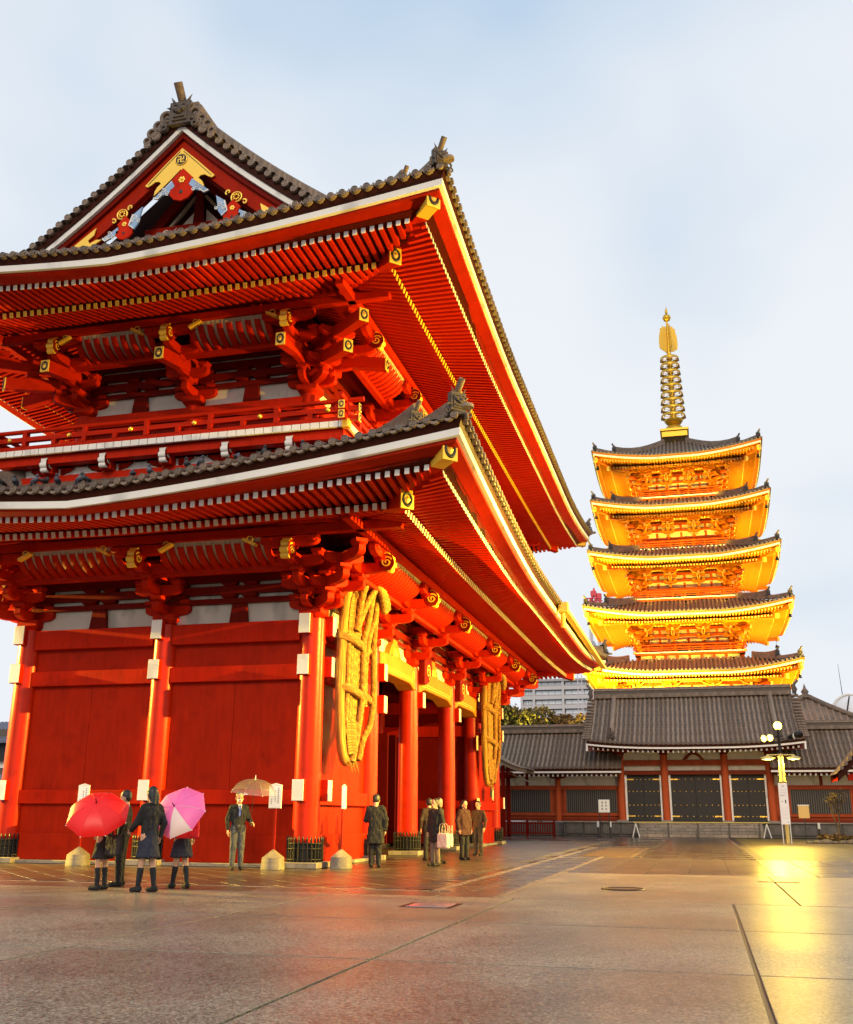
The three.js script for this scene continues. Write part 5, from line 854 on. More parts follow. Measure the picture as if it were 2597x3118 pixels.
  bx(pagoda, 'base_building', M.redWall, AU - 8, AU + 8, 0, 8.5, AW - 8, AW + 8);
  // spire
  const at = (y) => V(AU, y, AW), lathe = (name, mat, pts, y, n = 24) => { const m = part(pagoda, name, new THREE.LatheGeometry(pts.map(([a, b]) => new THREE.Vector2(a, b)), n), mat); m.position.copy(at(y)); return m; };
  const sg = std({ color: rgb(0.62, 0.36, 0.03), metalness: 0.7, roughness: 0.42 });
  bx(pagoda, 'spire_base', sg, AU - 1.25, AU + 1.25, 37.75, 38.35, AW - 1.25, AW + 1.25, 0.03); bx(pagoda, 'spire_base', sg, AU - 1.4, AU + 1.4, 38.35, 38.6, AW - 1.4, AW + 1.4, 0.03);
  lathe('inverted_bowl', sg, [[1.0, 0], [0.98, 0.25], [0.8, 0.55], [0.5, 0.72], [0.0, 0.75]], 38.6); lathe('lotus_flower', sg, [[0.3, 0], [0.75, 0.25], [0.95, 0.6], [0.8, 0.55], [0.4, 0.3], [0.3, 0.6]], 39.3);
  lathe('spire_shaft', sg, [[0.34, 0], [0.26, 4], [0.2, 8.2], [0.14, 10.6], [0.08, 12.2], [0, 12.3]], 39.4, 14);
  for (let i = 0; i < 9; i++) {
    const r = 1.24 - 0.035 * i, m = lathe('spire_ring', sg, [[r - 0.12, 0.3], [r - 0.03, 0.24], [r, 0.0], [r - 0.05, 0], [r - 0.08, 0.2], [r - 0.14, 0.26], [r - 0.12, 0.3]], 40.2 + i * 0.8, 28);
    for (let j = 0; j < 4; j++) part(m, 'ring_spoke', new THREE.BoxGeometry(2 * r - 0.1, 0.05, 0.05).rotateY(j * Math.PI / 4), sg).position.y = 0.2;
    for (let j = 0; j < 8; j++) part(m, 'small_bell', new THREE.ConeGeometry(0.06, 0.16, 6), M.iron).position.set(Math.cos(j * 0.785) * (r - 0.03), -0.1, Math.sin(j * 0.785) * (r - 0.03));
    part(m, 'hub', new THREE.CylinderGeometry(0.3, 0.3, 0.2, 14), sg).position.y = 0.16;
  }
  // flame-like openwork vanes
  for (let j = 0; j < 4; j++) {
    const sh = shapeOf([[0.16, 0], [0.5, 0.05], [0.95, 0.35], [1.0, 1.0], [0.95, 1.8], [0.8, 2.4], [0.86, 2.6], [0.6, 2.75], [0.52, 3.0], [0.36, 2.85], [0.16, 2.95]]);
    for (let a = 0; a < 3; a++) for (let b = 0; b < 9; b++) { const x = 0.32 + a * 0.23 + (b % 2) * 0.05, y = 0.3 + b * 0.28; if (x > 0.86 - Math.max(0, b - 6) * 0.1) continue; const h = new THREE.Path(); h.absarc(x, y, 0.085, 0, 6.3); sh.holes.push(h); }
    const m = part(pagoda, 'flame_vane', new THREE.ExtrudeGeometry(sh, { depth: 0.05, bevelEnabled: false, curveSegments: 5 }), M.goldPaint); m.position.copy(at(47.55)); m.rotation.y = j * Math.PI / 2 + 0.4;
  }
  lathe('dragon_ball', sg, [[0, -0.42], [0.3, -0.3], [0.44, 0], [0.3, 0.3], [0, 0.44]], 51.45, 18); lathe('sacred_jewel', sg, [[0.1, 0], [0.16, 0.2], [0.05, 0.6], [0, 0.95]], 51.95, 12);
  base(pagoda, V(AU, 0, AW));
}
// ---------------------------------------------------------------- lamps: floodlights round the gate and on the pagoda, the lamp post in the square
const housingG = new RoundedBoxGeometry(0.16, 0.3, 0.42, 1, 0.02), lensG = new RoundedBoxGeometry(0.02, 0.25, 0.37, 1, 0.005);
function glow(color, k) { return std({ color: rgb(0.1, 0.1, 0.1), emissive: color, emissiveIntensity: k, roughness: 0.4 }); }
const glowWarm = glow(new THREE.Color(1, 0.7, 0.2), 14), glowGold = glow(new THREE.Color(1, 0.75, 0.2), 9);
// o: { p, t (target), I, angle, color, stand (height of the stand) }
function flood(name, label, group, o) {
  const f = thing(name, label, 'floodlight', group), h = part(f, 'housing', housingG, M.iron), d = o.t.clone().sub(o.p).normalize();
  h.quaternion.setFromRotationMatrix(new THREE.Matrix4().makeBasis(d, d.clone().cross(UP).normalize().cross(d), d.clone().cross(UP).normalize()));
  part(h, 'lens', lensG, o.lens ?? glowWarm).position.x = 0.085;
  if (o.stand) part(f, 'stand', rod(Y3(0, -o.stand, 0), Y3(0, -0.1, 0), o.stand > 2 ? 0.07 : 0.03, o.stand > 2 ? 0.05 : 0.03, 8), M.iron);
  if (o.size) h.scale.setScalar(o.size);
  f.position.copy(o.p);
  const l = new THREE.SpotLight(o.color ?? LAMP, o.I, 0, o.angle ?? 0.9, 0.7, 2); l.position.copy(o.p).addScaledVector(d, 0.2 * (o.size ?? 1)); l.target.position.copy(o.t); l.shadow.radius = o.soft ?? 5; l.castShadow = true; scene.add(l, l.target);
}
const GF = 'floodlights on posts that light the great gate';
flood('floodlight', 'floodlight on a tall post lighting the front of the great gate', GF, { p: V(11, 8.6, -17.5), t: V(6, 5, 0), I: 2500, angle: 1.05, stand: 8.6 });
flood('floodlight', 'floodlight on a tall post lighting the near corner of the great gate', GF, { p: V(-1.5, 8.6, -16.5), t: V(2.2, 5, 0), I: 4600, angle: 0.5, stand: 8.6 });
flood('floodlight', 'floodlight on a tall post lighting the upper roof of the great gate', GF, { p: V(-4.2, 8.0, -19), t: V(-2, 14.4, 1), I: 2000, angle: 0.42, stand: 8 });
flood('floodlight', 'floodlight on a tall post behind the left side of the great gate', GF, { p: V(-1.6, 8.4, 25), t: V(-0.3, 3.5, 6), I: 8000, angle: 0.45, stand: 8.4 });
flood('floodlight', 'low floodlight behind the gate shining up under its rear eaves', GF, { p: V(4, 0.6, 21), t: V(3, 13.5, 9), I: 1500, angle: 0.7, stand: 0.6 });
flood('floodlight', 'floodlight on a tall post lighting the far half of the great gate', GF, { p: V(21, 8, -20.5), t: V(19, 6.5, 0), I: 1700, angle: 0.95, stand: 8 });
const LF = 'low floodlights on the ground along the front of the great gate';
for (const [u, w, tu, I] of [[5, -15.2, 5.5, 250], [9.5, -16.3, 9, 320], [14, -17.4, 14, 480], [22, -19, 20, 480]]) flood('ground_floodlight', 'low floodlight on the ground washing the great gate eaves', LF, { p: V(u, 0.5, w), t: V(tu, 8.5, -2), I, angle: 0.8, stand: 0.5 });
// pagoda: floods on the ground behind the gatehouse, small lamps on every roof
const PF = 'floodlights on posts round the pagoda', TF = 'small floodlights set on the pagoda roofs';
for (const [u, w, I, y, a] of [[58.8, -1, 7000, 26, 0.6], [58.8, -17.4, 7000, 26, 0.6], [58, -9.2, 900, 20, 0.8], [62, 12, 8500, 25, 0.6], [62, -31, 8500, 24, 0.6]]) flood('pagoda_floodlight', 'floodlight on a post at the foot of the pagoda', PF, { p: V(u, 5.5, w), t: V(75, y, -9.2), I, angle: a, color: LAMP2, stand: 5.5 });
{
  const rows = [[9.2, 13.9, 3.75], [8.91, 19.1, 3.55], [8.34, 24.2, 3.3], [7.91, 29.1, 2.95]];
  rows.forEach(([E, y, wh]) => {
    for (const s of [[-1, 0], [0, -1], [0, 1]]) for (const q of [-0.62, 0, 0.62]) {
      const e = E - 2.2, u = 75 + s[0] * e + (s[0] ? 0 : q * wh * 1.6), w = -9.2 + s[1] * e + (s[1] ? 0 : q * wh * 1.6);
      flood('roof_floodlight', 'small floodlight on a pagoda roof shining up at the brackets', TF, { p: V(u, y + 0.75, w), t: V(75 + (u - 75) * 0.62, y + 4.6, -9.2 + (w + 9.2) * 0.62), I: 75, angle: 1.25, color: LAMP2, stand: 0.5, size: 0.5, lens: glowGold, soft: 4 });
    }
  });
  for (const w of [-3.5, -9.2, -15]) flood('roof_floodlight', 'small floodlight on a pagoda roof shining up at the brackets', TF, { p: V(60.5, 9.6, w), t: V(68, 13.4, -9.2 + (w + 9.2) * 0.8), I: 70, angle: 1.0, color: LAMP2, stand: 1, size: 0.6, lens: glowGold });
}
// lamp post on the lawn
{
  const p = thing('lamp_post', 'tall yellow lamp post with a cluster of glaring floodlights beside the white information board', 'lamp post');
  const U = 31.3, W0 = -13.42, pole = std({ color: rgb(0.62, 0.5, 0.16), roughness: 0.45 });
  part(p, 'pole', rod(V(U, 0, W0), V(U, 3.0, W0), 0.095, 0.085, 14), pole); part(p, 'pole', rod(V(U, 3.0, W0), V(U, 4.35, W0), 0.14, 0.12, 14), pole); part(p, 'collar', new THREE.CylinderGeometry(0.17, 0.17, 0.06, 14).translate(U, 3.0, -W0), pole);
  part(p, 'pole', rod(V(U, 4.35, W0), V(U, 5.7, W0), 0.07, 0.06, 12), M.iron);
  const disc = (w) => { const d = part(p, 'lantern', new THREE.LatheGeometry([[0.04, 0.2], [0.1, 0.12], [0.36, 0.05], [0.38, 0], [0.3, -0.03]].map(([a, b]) => new THREE.Vector2(a, b)), 20), pole); d.position.copy(V(U, 4.12, w)); part(d, 'glass', new THREE.CylinderGeometry(0.31, 0.25, 0.05, 20), glow(new THREE.Color(1, 0.75, 0.3), 3)).position.y = -0.03; part(p, 'arm', rod(V(U, 4.3, w), V(U, 4.3, W0), 0.03, 0.03, 6), pole); const l = new THREE.PointLight(LAMP, 55); l.position.copy(V(U, 3.98, w)); l.shadow.radius = 8; l.castShadow = true; scene.add(l); };
  disc(W0 + 0.62); disc(W0 - 0.62);
  const head = (w, y, lit, dir, r = 0.18) => {
    const h = part(p, 'floodlight_head', new THREE.LatheGeometry([[0.02, -0.3], [0.12, -0.28], [r, 0], [r * 1.05, 0.06]].map(([a, b]) => new THREE.Vector2(a, b)), 20), M.iron); h.position.copy(V(U, y, w)); h.quaternion.setFromUnitVectors(UP, dir.clone().normalize());
    part(h, 'lens', new THREE.SphereGeometry(r * 0.98, 18, 8, 0, 6.3, 0, 1.2).scale(1, 0.6, 1), lit ? glow(new THREE.Color(1, 0.72, 0.1), 10) : M.white).position.y = -0.02;
    part(p, 'bracket', rod(V(U, y - 0.1, w), V(U, y - 0.25, W0), 0.025, 0.025, 6), M.iron);
    if (lit) { const l = new THREE.SpotLight(LAMP, lit, 0, 1.2, 0.6, 2); l.position.copy(h.position).addScaledVector(dir.clone().normalize(), 0.22); l.target.position.copy(l.position).add(dir); l.shadow.radius = 8; l.castShadow = true; scene.add(l, l.target); }
  };
  head(W0, 5.75, 70, V(-20, -3.2, 5), 0.23); head(W0 + 0.42, 5.15, 40, V(-20, -3.5, 11)); head(W0 + 0.72, 5.12, 40, V(-18, -4, 16)); head(W0 - 0.72, 5.2, 0, V(-5, 1, -8)); head(W0 - 1.0, 5.3, 0, V(8, 1, -6));
  base(p, V(U, 0, W0));
}
// ---------------------------------------------------------------- giant straw sandals on the front of the gate
const strawMap = tex(256, (x, y) => { const n = vnoise(x * 12, y * 160, 3, 0), m = fbm(x * 6, y * 6, 8, 3, 6); const v = 0.74 + 0.75 * (n - 0.45) + 0.35 * (m - 0.5); return [v, v * 0.92, v * 0.78]; }, true, [2, 2]);
const straw = [std({ color: rgb(0.9, 0.5, 0.12), map: strawMap, bumpMap: strawMap, bumpScale: 0.03, roughness: 0.9 }), std({ color: rgb(0.78, 0.41, 0.09), map: strawMap, bumpMap: strawMap, bumpScale: 0.03, roughness: 0.95 })];
// three-strand twisted rope along points
function rope(pts, r, pitch = r * 7, closed = false) {
  const c = new THREE.CatmullRomCurve3(pts, closed), len = c.getLength(), n = Math.max(12, Math.round(len / (pitch / 9))), f = c.computeFrenetFrames(n, closed), K = 14;
  return gridG(n, K, (a, b) => { const i = Math.round(a * n), th = b * 2 * Math.PI, rr2 = r * (0.8 + 0.24 * Math.abs(Math.cos(1.5 * (th + a * len / pitch * 2 * Math.PI)))), p = c.getPointAt(Math.min(1, a)); return p.addScaledVector(f.normals[i], Math.cos(th) * rr2).addScaledVector(f.binormals[i], Math.sin(th) * rr2); }, (a, b) => [b, a * len]);
}
function sandal() {
  const t = thing('giant_straw_sandal', 'giant straw sandal with thick ropes hung on the gate corner nearest the viewer', 'straw sandal', 'giant straw sandals hung on the gate front');
  const S = (u, y, d) => V(u > 2.9 ? u - 0.45 : 0.42 + (u - 0.42) * 0.82, y, -0.25 - d * 0.9), rim = [];
  for (let i = 0; i < 26; i++) { const a = i / 26 * 2 * Math.PI, sx = Math.cos(a), sy = Math.sin(a); rim.push(S(1.22 + 0.78 * sx * (1 - 0.12 * sy), 4.85 + 2.3 * Math.sign(sy) * Math.pow(Math.abs(sy), 0.85), 0.42)); }
  part(t, 'rim', tube(rim, 0.13, 90, 12, true), straw[0]);
  part(t, 'sole', (() => { const s = new THREE.Shape(); s.absellipse(0, 0, 0.64, 2.28, 0, 6.29); return muv(new THREE.ExtrudeGeometry(s, { depth: 0.22, bevelEnabled: true, bevelSize: 0.05, bevelThickness: 0.05, curveSegments: 24 }).translate(1.07, 4.85, 0.4)); })(), straw[1]);
  // lengthwise twisted ropes and crosswise weaving
  for (const [x, r] of [[-0.52, 0.075], [-0.32, 0.085], [-0.12, 0.09], [0.08, 0.095], [0.28, 0.09], [0.46, 0.08], [0.6, 0.07]]) { const h = 2.2 * Math.sqrt(1 - Math.pow(x / 0.8, 2)); part(t, 'sole_rope', rope([S(1.22 + x, 4.85 - h * 0.98, 0.5), S(1.22 + x * 1.06, 4.85 - h * 0.4, 0.56), S(1.22 + x * 1.06, 4.85 + h * 0.4, 0.56), S(1.22 + x * 0.9, 4.85 + h * 0.96, 0.5)], r), straw[(Math.abs(x * 100) | 0) % 2]); }
  for (let i = 0; i < 24; i++) { const y = 2.75 + i * 0.07 + (i > 11 ? 2.4 : 0), h = 0.74 * Math.sqrt(Math.max(0.05, 1 - Math.pow((y - 4.85) / 2.3, 2))); part(t, 'woven_row', rope([S(1.22 - h, y, 0.55), S(1.22 - h * 0.3, y + 0.02, 0.66), S(1.22 + h * 0.3, y - 0.02, 0.66), S(1.22 + h, y, 0.55)], 0.045, 0.3), straw[i % 2]); }
  // binding bands that run on to side loops
  for (const y of [5.72, 4.42]) { part(t, 'binding', tube([S(0.36, y, 0.35), S(0.6, y - 0.06, 0.66), S(1.3, y - 0.16, 0.76), S(1.95, y - 0.12, 0.55)], 0.11, 30, 10), straw[0]); part(t, 'side_loop', tube([S(1.9, y + 0.02, 0.5), S(2.35, y - 0.1, 0.62), S(2.75, y - 0.22, 0.66)], 0.1, 20, 10), straw[0]); part(t, 'loop_end', new THREE.SphereGeometry(0.115, 14, 10).scale(1.2, 1, 1), straw[0]).position.copy(S(2.78, y - 0.23, 0.66)); }
  // straps
  part(t, 'strap', rope([S(1.1, 6.0, 0.7), S(1.35, 6.6, 0.85), S(2.0, 7.1, 0.9), S(2.7, 7.35, 0.85), S(3.2, 7.0, 0.8)], 0.095), straw[0]);
  part(t, 'strap', rope([S(0.95, 5.9, 0.7), S(1.2, 6.9, 0.8), S(1.75, 7.45, 0.85), S(2.4, 7.35, 0.9), S(3.3, 7.1, 0.85)], 0.1), straw[1]);
  part(t, 'strap', rope([S(2.9, 7.1, 0.75), S(2.75, 6.5, 0.75), S(2.2, 5.95, 0.75), S(1.95, 5.2, 0.72), S(1.95, 4.0, 0.7)], 0.085), straw[0]);
  part(t, 'strap', rope([S(3.1, 7.2, 0.7), S(2.9, 6.4, 0.72), S(2.65, 5.55, 0.75), S(2.75, 4.3, 0.74), S(2.62, 3.6, 0.7), S(2.0, 3.15, 0.68), S(1.75, 2.6, 0.62)], 0.09), straw[1]);
  part(t, 'strap', rope([S(2.35, 7.2, 0.8), S(2.2, 6.3, 0.7), S(1.7, 5.7, 0.72), S(1.6, 4.4, 0.75), S(1.4, 3.4, 0.7), S(1.2, 2.55, 0.6)], 0.09), straw[0]);
  for (const d of [0, 0.24, 0.48]) part(t, 'knot', rope([S(2.1 + d, 7.55, 0.75), S(2.3 + d, 7.25, 1.0), S(2.9 + d, 7.0, 0.95), S(3.25 + d * 0.6, 6.75 + d * 0.3, 0.9)], 0.095), straw[d ? 0 : 1]);
  for (let i = 0; i < 9; i++) part(t, 'frayed_end', rod(S(1.1 + i * 0.07, 2.62, 0.55), S(1.0 + i * 0.11, 2.42 - 0.07 * (i % 3), 0.6), 0.035, 0.012, 5), straw[i % 2]);
  return base(t, V(1.3, 2.4, -0.3));
}
{ const a = sandal(), b = a.clone(); b.name = numbered('giant_straw_sandal'); b.userData = { ...a.userData, label: 'giant straw sandal with thick ropes hung at the far end of the gate front' }; b.position.copy(V(1.3 + 18.5, 2.4, -0.3)); scene.add(b); }

// ---------------------------------------------------------------- boards with writing
// brush-like characters: the strokes of three legible ones, blurred-looking strokes for those that cannot be read
const GLYPH = [
  [[.2, .1, .3, .2], [.12, .35, .26, .45], [.1, .9, .3, .6], [.4, .25, .85, .2], [.38, .45, .9, .4], [.6, .05, .8, .9], [.85, .55, .5, .85], [.8, .9, .95, .8]],
  [[.1, .2, .9, .2], [.35, .05, .35, .32], [.65, .05, .65, .32], [.3, .4, .7, .4], [.3, .4, .3, .65], [.7, .4, .7, .65], [.3, .52, .7, .52], [.3, .65, .7, .65], [.1, .78, .9, .78], [.5, .65, .5, 1]],
  [[.5, 0, .5, .4], [.25, .18, .75, .18], [.1, .4, .9, .4], [.1, .6, .9, .6], [.65, .5, .65, .92], [.3, .7, .4, .82], [.65, .92, .5, .85]]];
function glyph(c, k, x, y, s) { c.lineWidth = s * 0.1; c.beginPath(); const g = k < 3 ? GLYPH[k] : null; if (g) for (const [a, b, d, e] of g) { c.moveTo(x + a * s, y + b * s); c.lineTo(x + d * s, y + e * s); } else for (let i = 0; i < 6; i++) { const h = (q) => hash(k, i, q); if (h(1) < 0.55) { const yy = 0.1 + 0.8 * h(2); c.moveTo(x + 0.15 * s, y + yy * s); c.lineTo(x + 0.85 * s, y + (yy - 0.04) * s); } else { const xx = 0.15 + 0.7 * h(3); c.moveTo(x + xx * s, y + 0.1 * s); c.lineTo(x + (xx + 0.2 * (h(4) - 0.5)) * s, y + 0.92 * s); } } c.stroke(); }
function face(w, h, draw) { const cv = document.createElement('canvas'); cv.width = w; cv.height = h; const c = cv.getContext('2d'); c.lineCap = 'round'; draw(c); const t = new THREE.CanvasTexture(cv); t.colorSpace = THREE.SRGBColorSpace; t.anisotropy = 8; return std({ map: t, roughness: 0.6 }); }
const signFace = face(128, 300, (c) => { c.fillStyle = '#f2efe8'; c.fillRect(0, 0, 128, 300); c.strokeStyle = '#2c2a33'; [3, 4, 5, 6, 7, 8, 9, 10].forEach((k, i) => glyph(c, k, 88, 26 + i * 27, 21)); [11, 12, 13, 14, 15, 16].forEach((k, i) => glyph(c, k, 52, 62 + i * 27, 20)); [0, 1, 2].forEach((k, i) => glyph(c, k, 14, 178 + i * 27, 20)); });
function signPost(label, u, w, bw, yaw, red) {
  const t = thing('sign_post', label, 'sign');
  const s = shapeOf([[-bw / 2, 0], [bw / 2, 0], [bw / 2, 0.53], [0, 0.57], [-bw / 2, 0.53]]);
  const b = part(t, 'board', new THREE.ExtrudeGeometry(s, { depth: 0.025, bevelEnabled: true, bevelSize: 0.005, bevelThickness: 0.005, bevelSegments: 1 }).translate(0, 1.38, -0.012), M.white);
  const f = part(b, 'lettering', new THREE.PlaneGeometry(bw * 0.94, 0.5).translate(0, 1.64, 0.0205), signFace);
  part(t, 'post', new THREE.BoxGeometry(0.05, 1.2, 0.035).translate(0, 0.85, -0.03), red);
  const g = merge([new THREE.CylinderGeometry(0.2 * 1.414, 0.215 * 1.414, 0.26, 4, 1).rotateY(Math.PI / 4).translate(0, 0.13, -0.03), new THREE.ConeGeometry(0.2 * 1.414, 0.2, 4, 1).rotateY(Math.PI / 4).translate(0, 0.36, -0.03)]); part(t, 'stone_base', muv(g), M.stone);
  t.position.copy(V(u, 0, w)); t.rotation.y = yaw; return t;
}
const postRed = paint(0.42, 0.02, 0.008);
signPost('white pointed board on red post with stone foot, left of the red umbrella', -0.98, 5.6, 0.3, -Math.PI / 2, postRed);
signPost('white pointed board on red post with stone foot, right of the suited man', -0.98, 0.42, 0.31, -Math.PI / 2, postRed);
signPost('narrow-looking white board on post with stone foot below the near straw sandal', 0.05, -0.95, 0.27, 0, postRed);
// white name plates on the columns and a tilted one at the far end
{ const p = thing('notice_plate', 'tilted pale notice plate on the far end of the gate front', 'notice'); part(p, 'plate', new RoundedBoxGeometry(0.25, 0.6, 0.03, 1, 0.005), std({ color: rgb(0.75, 0.6, 0.3), roughness: 0.6 })); part(p, 'backing', new THREE.BoxGeometry(0.5, 0.5, 0.02).translate(-0.2, 0, -0.02), M.black); p.position.copy(V(21.6, 2.2, -0.45)); p.rotation.z = -0.25; }
{ const p = thing('wall_notice', 'small pale notice on the dark inner wall of the passage', 'notice'); part(p, 'sheet', new THREE.BoxGeometry(0.5, 0.6, 0.02), std({ color: rgb(0.7, 0.5, 0.25), roughness: 0.7 })); p.position.copy(V(18.85, 4.2, -0.36)); const q = p.clone(); q.name = numbered('wall_notice'); q.userData = { label: 'white notice low on the fourth column of the gate front', category: 'notice' }; scene.add(q); q.position.copy(V(18.85, 1.65, -0.36)); }
// information board by the lamp
{
  const t = thing('information_board', 'tall narrow white information board on two white legs before the lamp post', 'information board');
  const f = face(128, 512, (c) => { c.fillStyle = '#eeece6'; c.fillRect(0, 0, 128, 512); c.strokeStyle = '#77727a'; glyph(c, 1, 40, 22, 22); glyph(c, 2, 66, 22, 22); for (let i = 0; i < 5; i++) for (let j = 0; j < 9; j++) glyph(c, 20 + i * 9 + j, 14 + j * 11, 64 + i * 22, 8); c.fillStyle = '#b06f64'; c.fillRect(20, 150, 52, 5); c.fillStyle = '#5e564e'; c.fillRect(78, 206, 20, 44); c.fillStyle = '#8a8078'; c.fillRect(20, 224, 30, 6); for (let i = 0; i < 9; i++) { c.fillStyle = '#d5d2cb'; c.fillRect(14, 300 + i * 18, 98, 4); } c.fillStyle = '#77727a'; c.fillRect(86, 486, 26, 5); });
  part(t, 'board', new RoundedBoxGeometry(0.44, 1.96, 0.05, 1, 0.008).translate(0, 1.9, 0), M.white).add(Object.assign(shade(new THREE.Mesh(new THREE.PlaneGeometry(0.4, 1.9).translate(0, 1.9, 0.027), f)), { name: 'print' }));
  for (const x of [-0.19, 0.19]) part(t, 'leg', new THREE.CylinderGeometry(0.025, 0.025, 0.95, 10).translate(x, 0.47, 0), M.white);
  t.position.copy(V(30.3, 0, -13.32)); t.rotation.y = -Math.PI / 2 + 0.12; t.rotation.z = 0;
}
// six-character board, yellow board, bollards
{
  const t = thing('character_board', 'square white board with six dark characters on a dark stand at the gatehouse foot', 'notice board');
  const f = face(128, 140, (c) => { c.fillStyle = '#efece0'; c.fillRect(0, 0, 128, 140); c.strokeStyle = '#3a2f28'; for (let i = 0; i < 2; i++) for (let j = 0; j < 3; j++) { glyph(c, 60 + i * 3 + j, 28 + i * 48, 16 + j * 38, 26); } });
  const b = part(t, 'board', new RoundedBoxGeometry(0.68, 0.76, 0.04, 1, 0.008).translate(0, 1.87, 0), M.white); part(b, 'lettering', new THREE.PlaneGeometry(0.62, 0.7).translate(0, 1.87, 0.022), f);
  for (const x of [-0.28, 0.28]) part(t, 'leg', new THREE.BoxGeometry(0.06, 1.5, 0.05).translate(x, 0.75, -0.03), M.black); part(t, 'crossbar', new THREE.BoxGeometry(0.5, 0.05, 0.05).translate(0, 0.9, -0.03), M.black);
  t.position.copy(V(41, 0, -3.58)); t.rotation.y = -Math.PI / 2;
  const y = thing('yellow_board', 'yellow notice board with white top rail at the right foot of the corridor', 'notice board');
  part(y, 'board', new RoundedBoxGeometry(0.62, 0.72, 0.04, 1, 0.008).translate(0, 1.58, 0), std({ color: rgb(0.72, 0.46, 0.14), roughness: 0.6 })); part(y, 'top_rail', new THREE.BoxGeometry(0.66, 0.06, 0.08).translate(0, 1.97, 0), M.white); part(y, 'post', new THREE.BoxGeometry(0.06, 1.3, 0.05).translate(0, 0.65, -0.03), M.black); y.position.copy(V(43, 0, -15.3)); y.rotation.y = -Math.PI / 2;
  for (const [w, l] of [[-3.15, 'short dark post with white cap left of the six-character board'], [-3.89, 'short dark post with white cap right of the six-character board'], [-15.9, 'short dark post with white cap below the yellow board']]) { const p = thing('marker_post', l, 'post', 'short marker posts along the forecourt'); part(p, 'post', new THREE.CylinderGeometry(0.04, 0.05, 0.65, 10).translate(0, 0.32, 0), M.black); part(p, 'cap', new THREE.CylinderGeometry(0.07, 0.07, 0.34, 12).translate(0, 0.8, 0), M.white); p.position.copy(V(41.2, 0, w)); }
}
// rain gutter on the long lower eave
{ const g = []; const Ev = lowE; for (let i = 0; i < 10; i++) { const u0 = 10 + i * 1.5, u1 = 11.5 + i * 1.5; g.push(barG(V(u0, 8.1, -5.28), V(u1, 8.1, -5.28), 0.2, 0.16)); } const m = part(gate, 'rain_gutter', merge(g), M.goldPaint); part(gate, 'gutter_box', new RoundedBoxGeometry(0.34, 0.36, 0.34, 1, 0.03), M.goldPaint).position.copy(V(9.9, 8.08, -5.28)); part(gate, 'downpipe', new THREE.CylinderGeometry(0.08, 0.08, 0.6, 10), M.goldPaint).position.copy(V(9.9, 7.7, -5.25)); }

// ---------------------------------------------------------------- background: trees, buildings, rides
const leafG = (() => { const g = new THREE.BufferGeometry(); g.setAttribute('position', new THREE.Float32BufferAttribute([-0.5, 0, 0, 0.5, 0, 0, 0, 0.1, 0.9], 3)); g.computeVertexNormals(); return g; })();
function crown(blobs, n, size, seed) {
  rs = seed; const pos = [];
  for (let i = 0; i < n; i++) { const b = blobs[Math.floor(rnd() * blobs.length)], th = rr(0, 6.283), z = rr(-1, 1), q = Math.sqrt(1 - z * z), r = (0.72 + 0.34 * rnd()) * (0.85 + 0.4 * vnoise(th * 2 + b[0], z * 3, 1)); const c = Y3(b[0] + q * Math.cos(th) * r * b[3], b[1] + z * r * b[3] * 0.8, b[2] + q * Math.sin(th) * r * b[3]);
    const m = new THREE.Matrix4().makeRotationFromEuler(new THREE.Euler(rr(0, 6.28), rr(0, 6.28), rr(0, 6.28))); const s = size * rr(0.6, 1.4); for (const v of [[-0.5, 0, 0], [0.5, 0, 0], [0, 0.15, 1]]) { const p = Y3(v[0] * s, v[1] * s, v[2] * s).applyMatrix4(m).add(c); pos.push(p.x, p.y, p.z); } }
  const g = new THREE.BufferGeometry(); g.setAttribute('position', new THREE.Float32BufferAttribute(pos, 3)); g.computeVertexNormals(); return g;
}
const bark = std({ color: rgb(0.07, 0.05, 0.035), roughness: 0.9 }), leaf = (r, g, b) => std({ color: rgb(r, g, b), roughness: 0.7 });
function tree(label, u, w, h, r, mat, seed) {
  const t = thing('tree', label, 'tree'); rs = seed; const bl = [];
  for (let i = 0; i < 11; i++) bl.push([rr(-r, r) * 0.75, h * rr(0.52, 0.86), rr(-r, r) * 0.75, r * rr(0.32, 0.55)]);
  const tr = []; tr.push(tube([Y3(0, 0, 0), Y3(0.2, h * 0.3, 0.1), Y3(-0.1, h * 0.6, 0)], 0.25, 8, 7)); for (const b of bl) tr.push(tube([Y3(0, h * 0.35, 0), Y3(b[0] * 0.5, h * 0.5, b[2] * 0.5), Y3(b[0], b[1], b[2])], 0.09, 6, 5));
  part(t, 'trunk', merge(tr), bark); part(t, 'crown', crown(bl, 7500, 0.3, seed + 5), mat); t.position.copy(V(u, 0, w)); return t;
}
tree('round dark green tree behind the left corridor roof, leftmost', 74, 9.6, 13.3, 4.3, leaf(0.075, 0.08, 0.02), 101);
tree('olive green tree with domed crown behind the left corridor roof, in the middle', 75, 5.6, 12.8, 3.6, leaf(0.095, 0.088, 0.02), 202);
tree('brownish green tree sinking behind the gatehouse ridge, rightmost', 76, 2.2, 11.6, 2.9, leaf(0.13, 0.085, 0.022), 303);
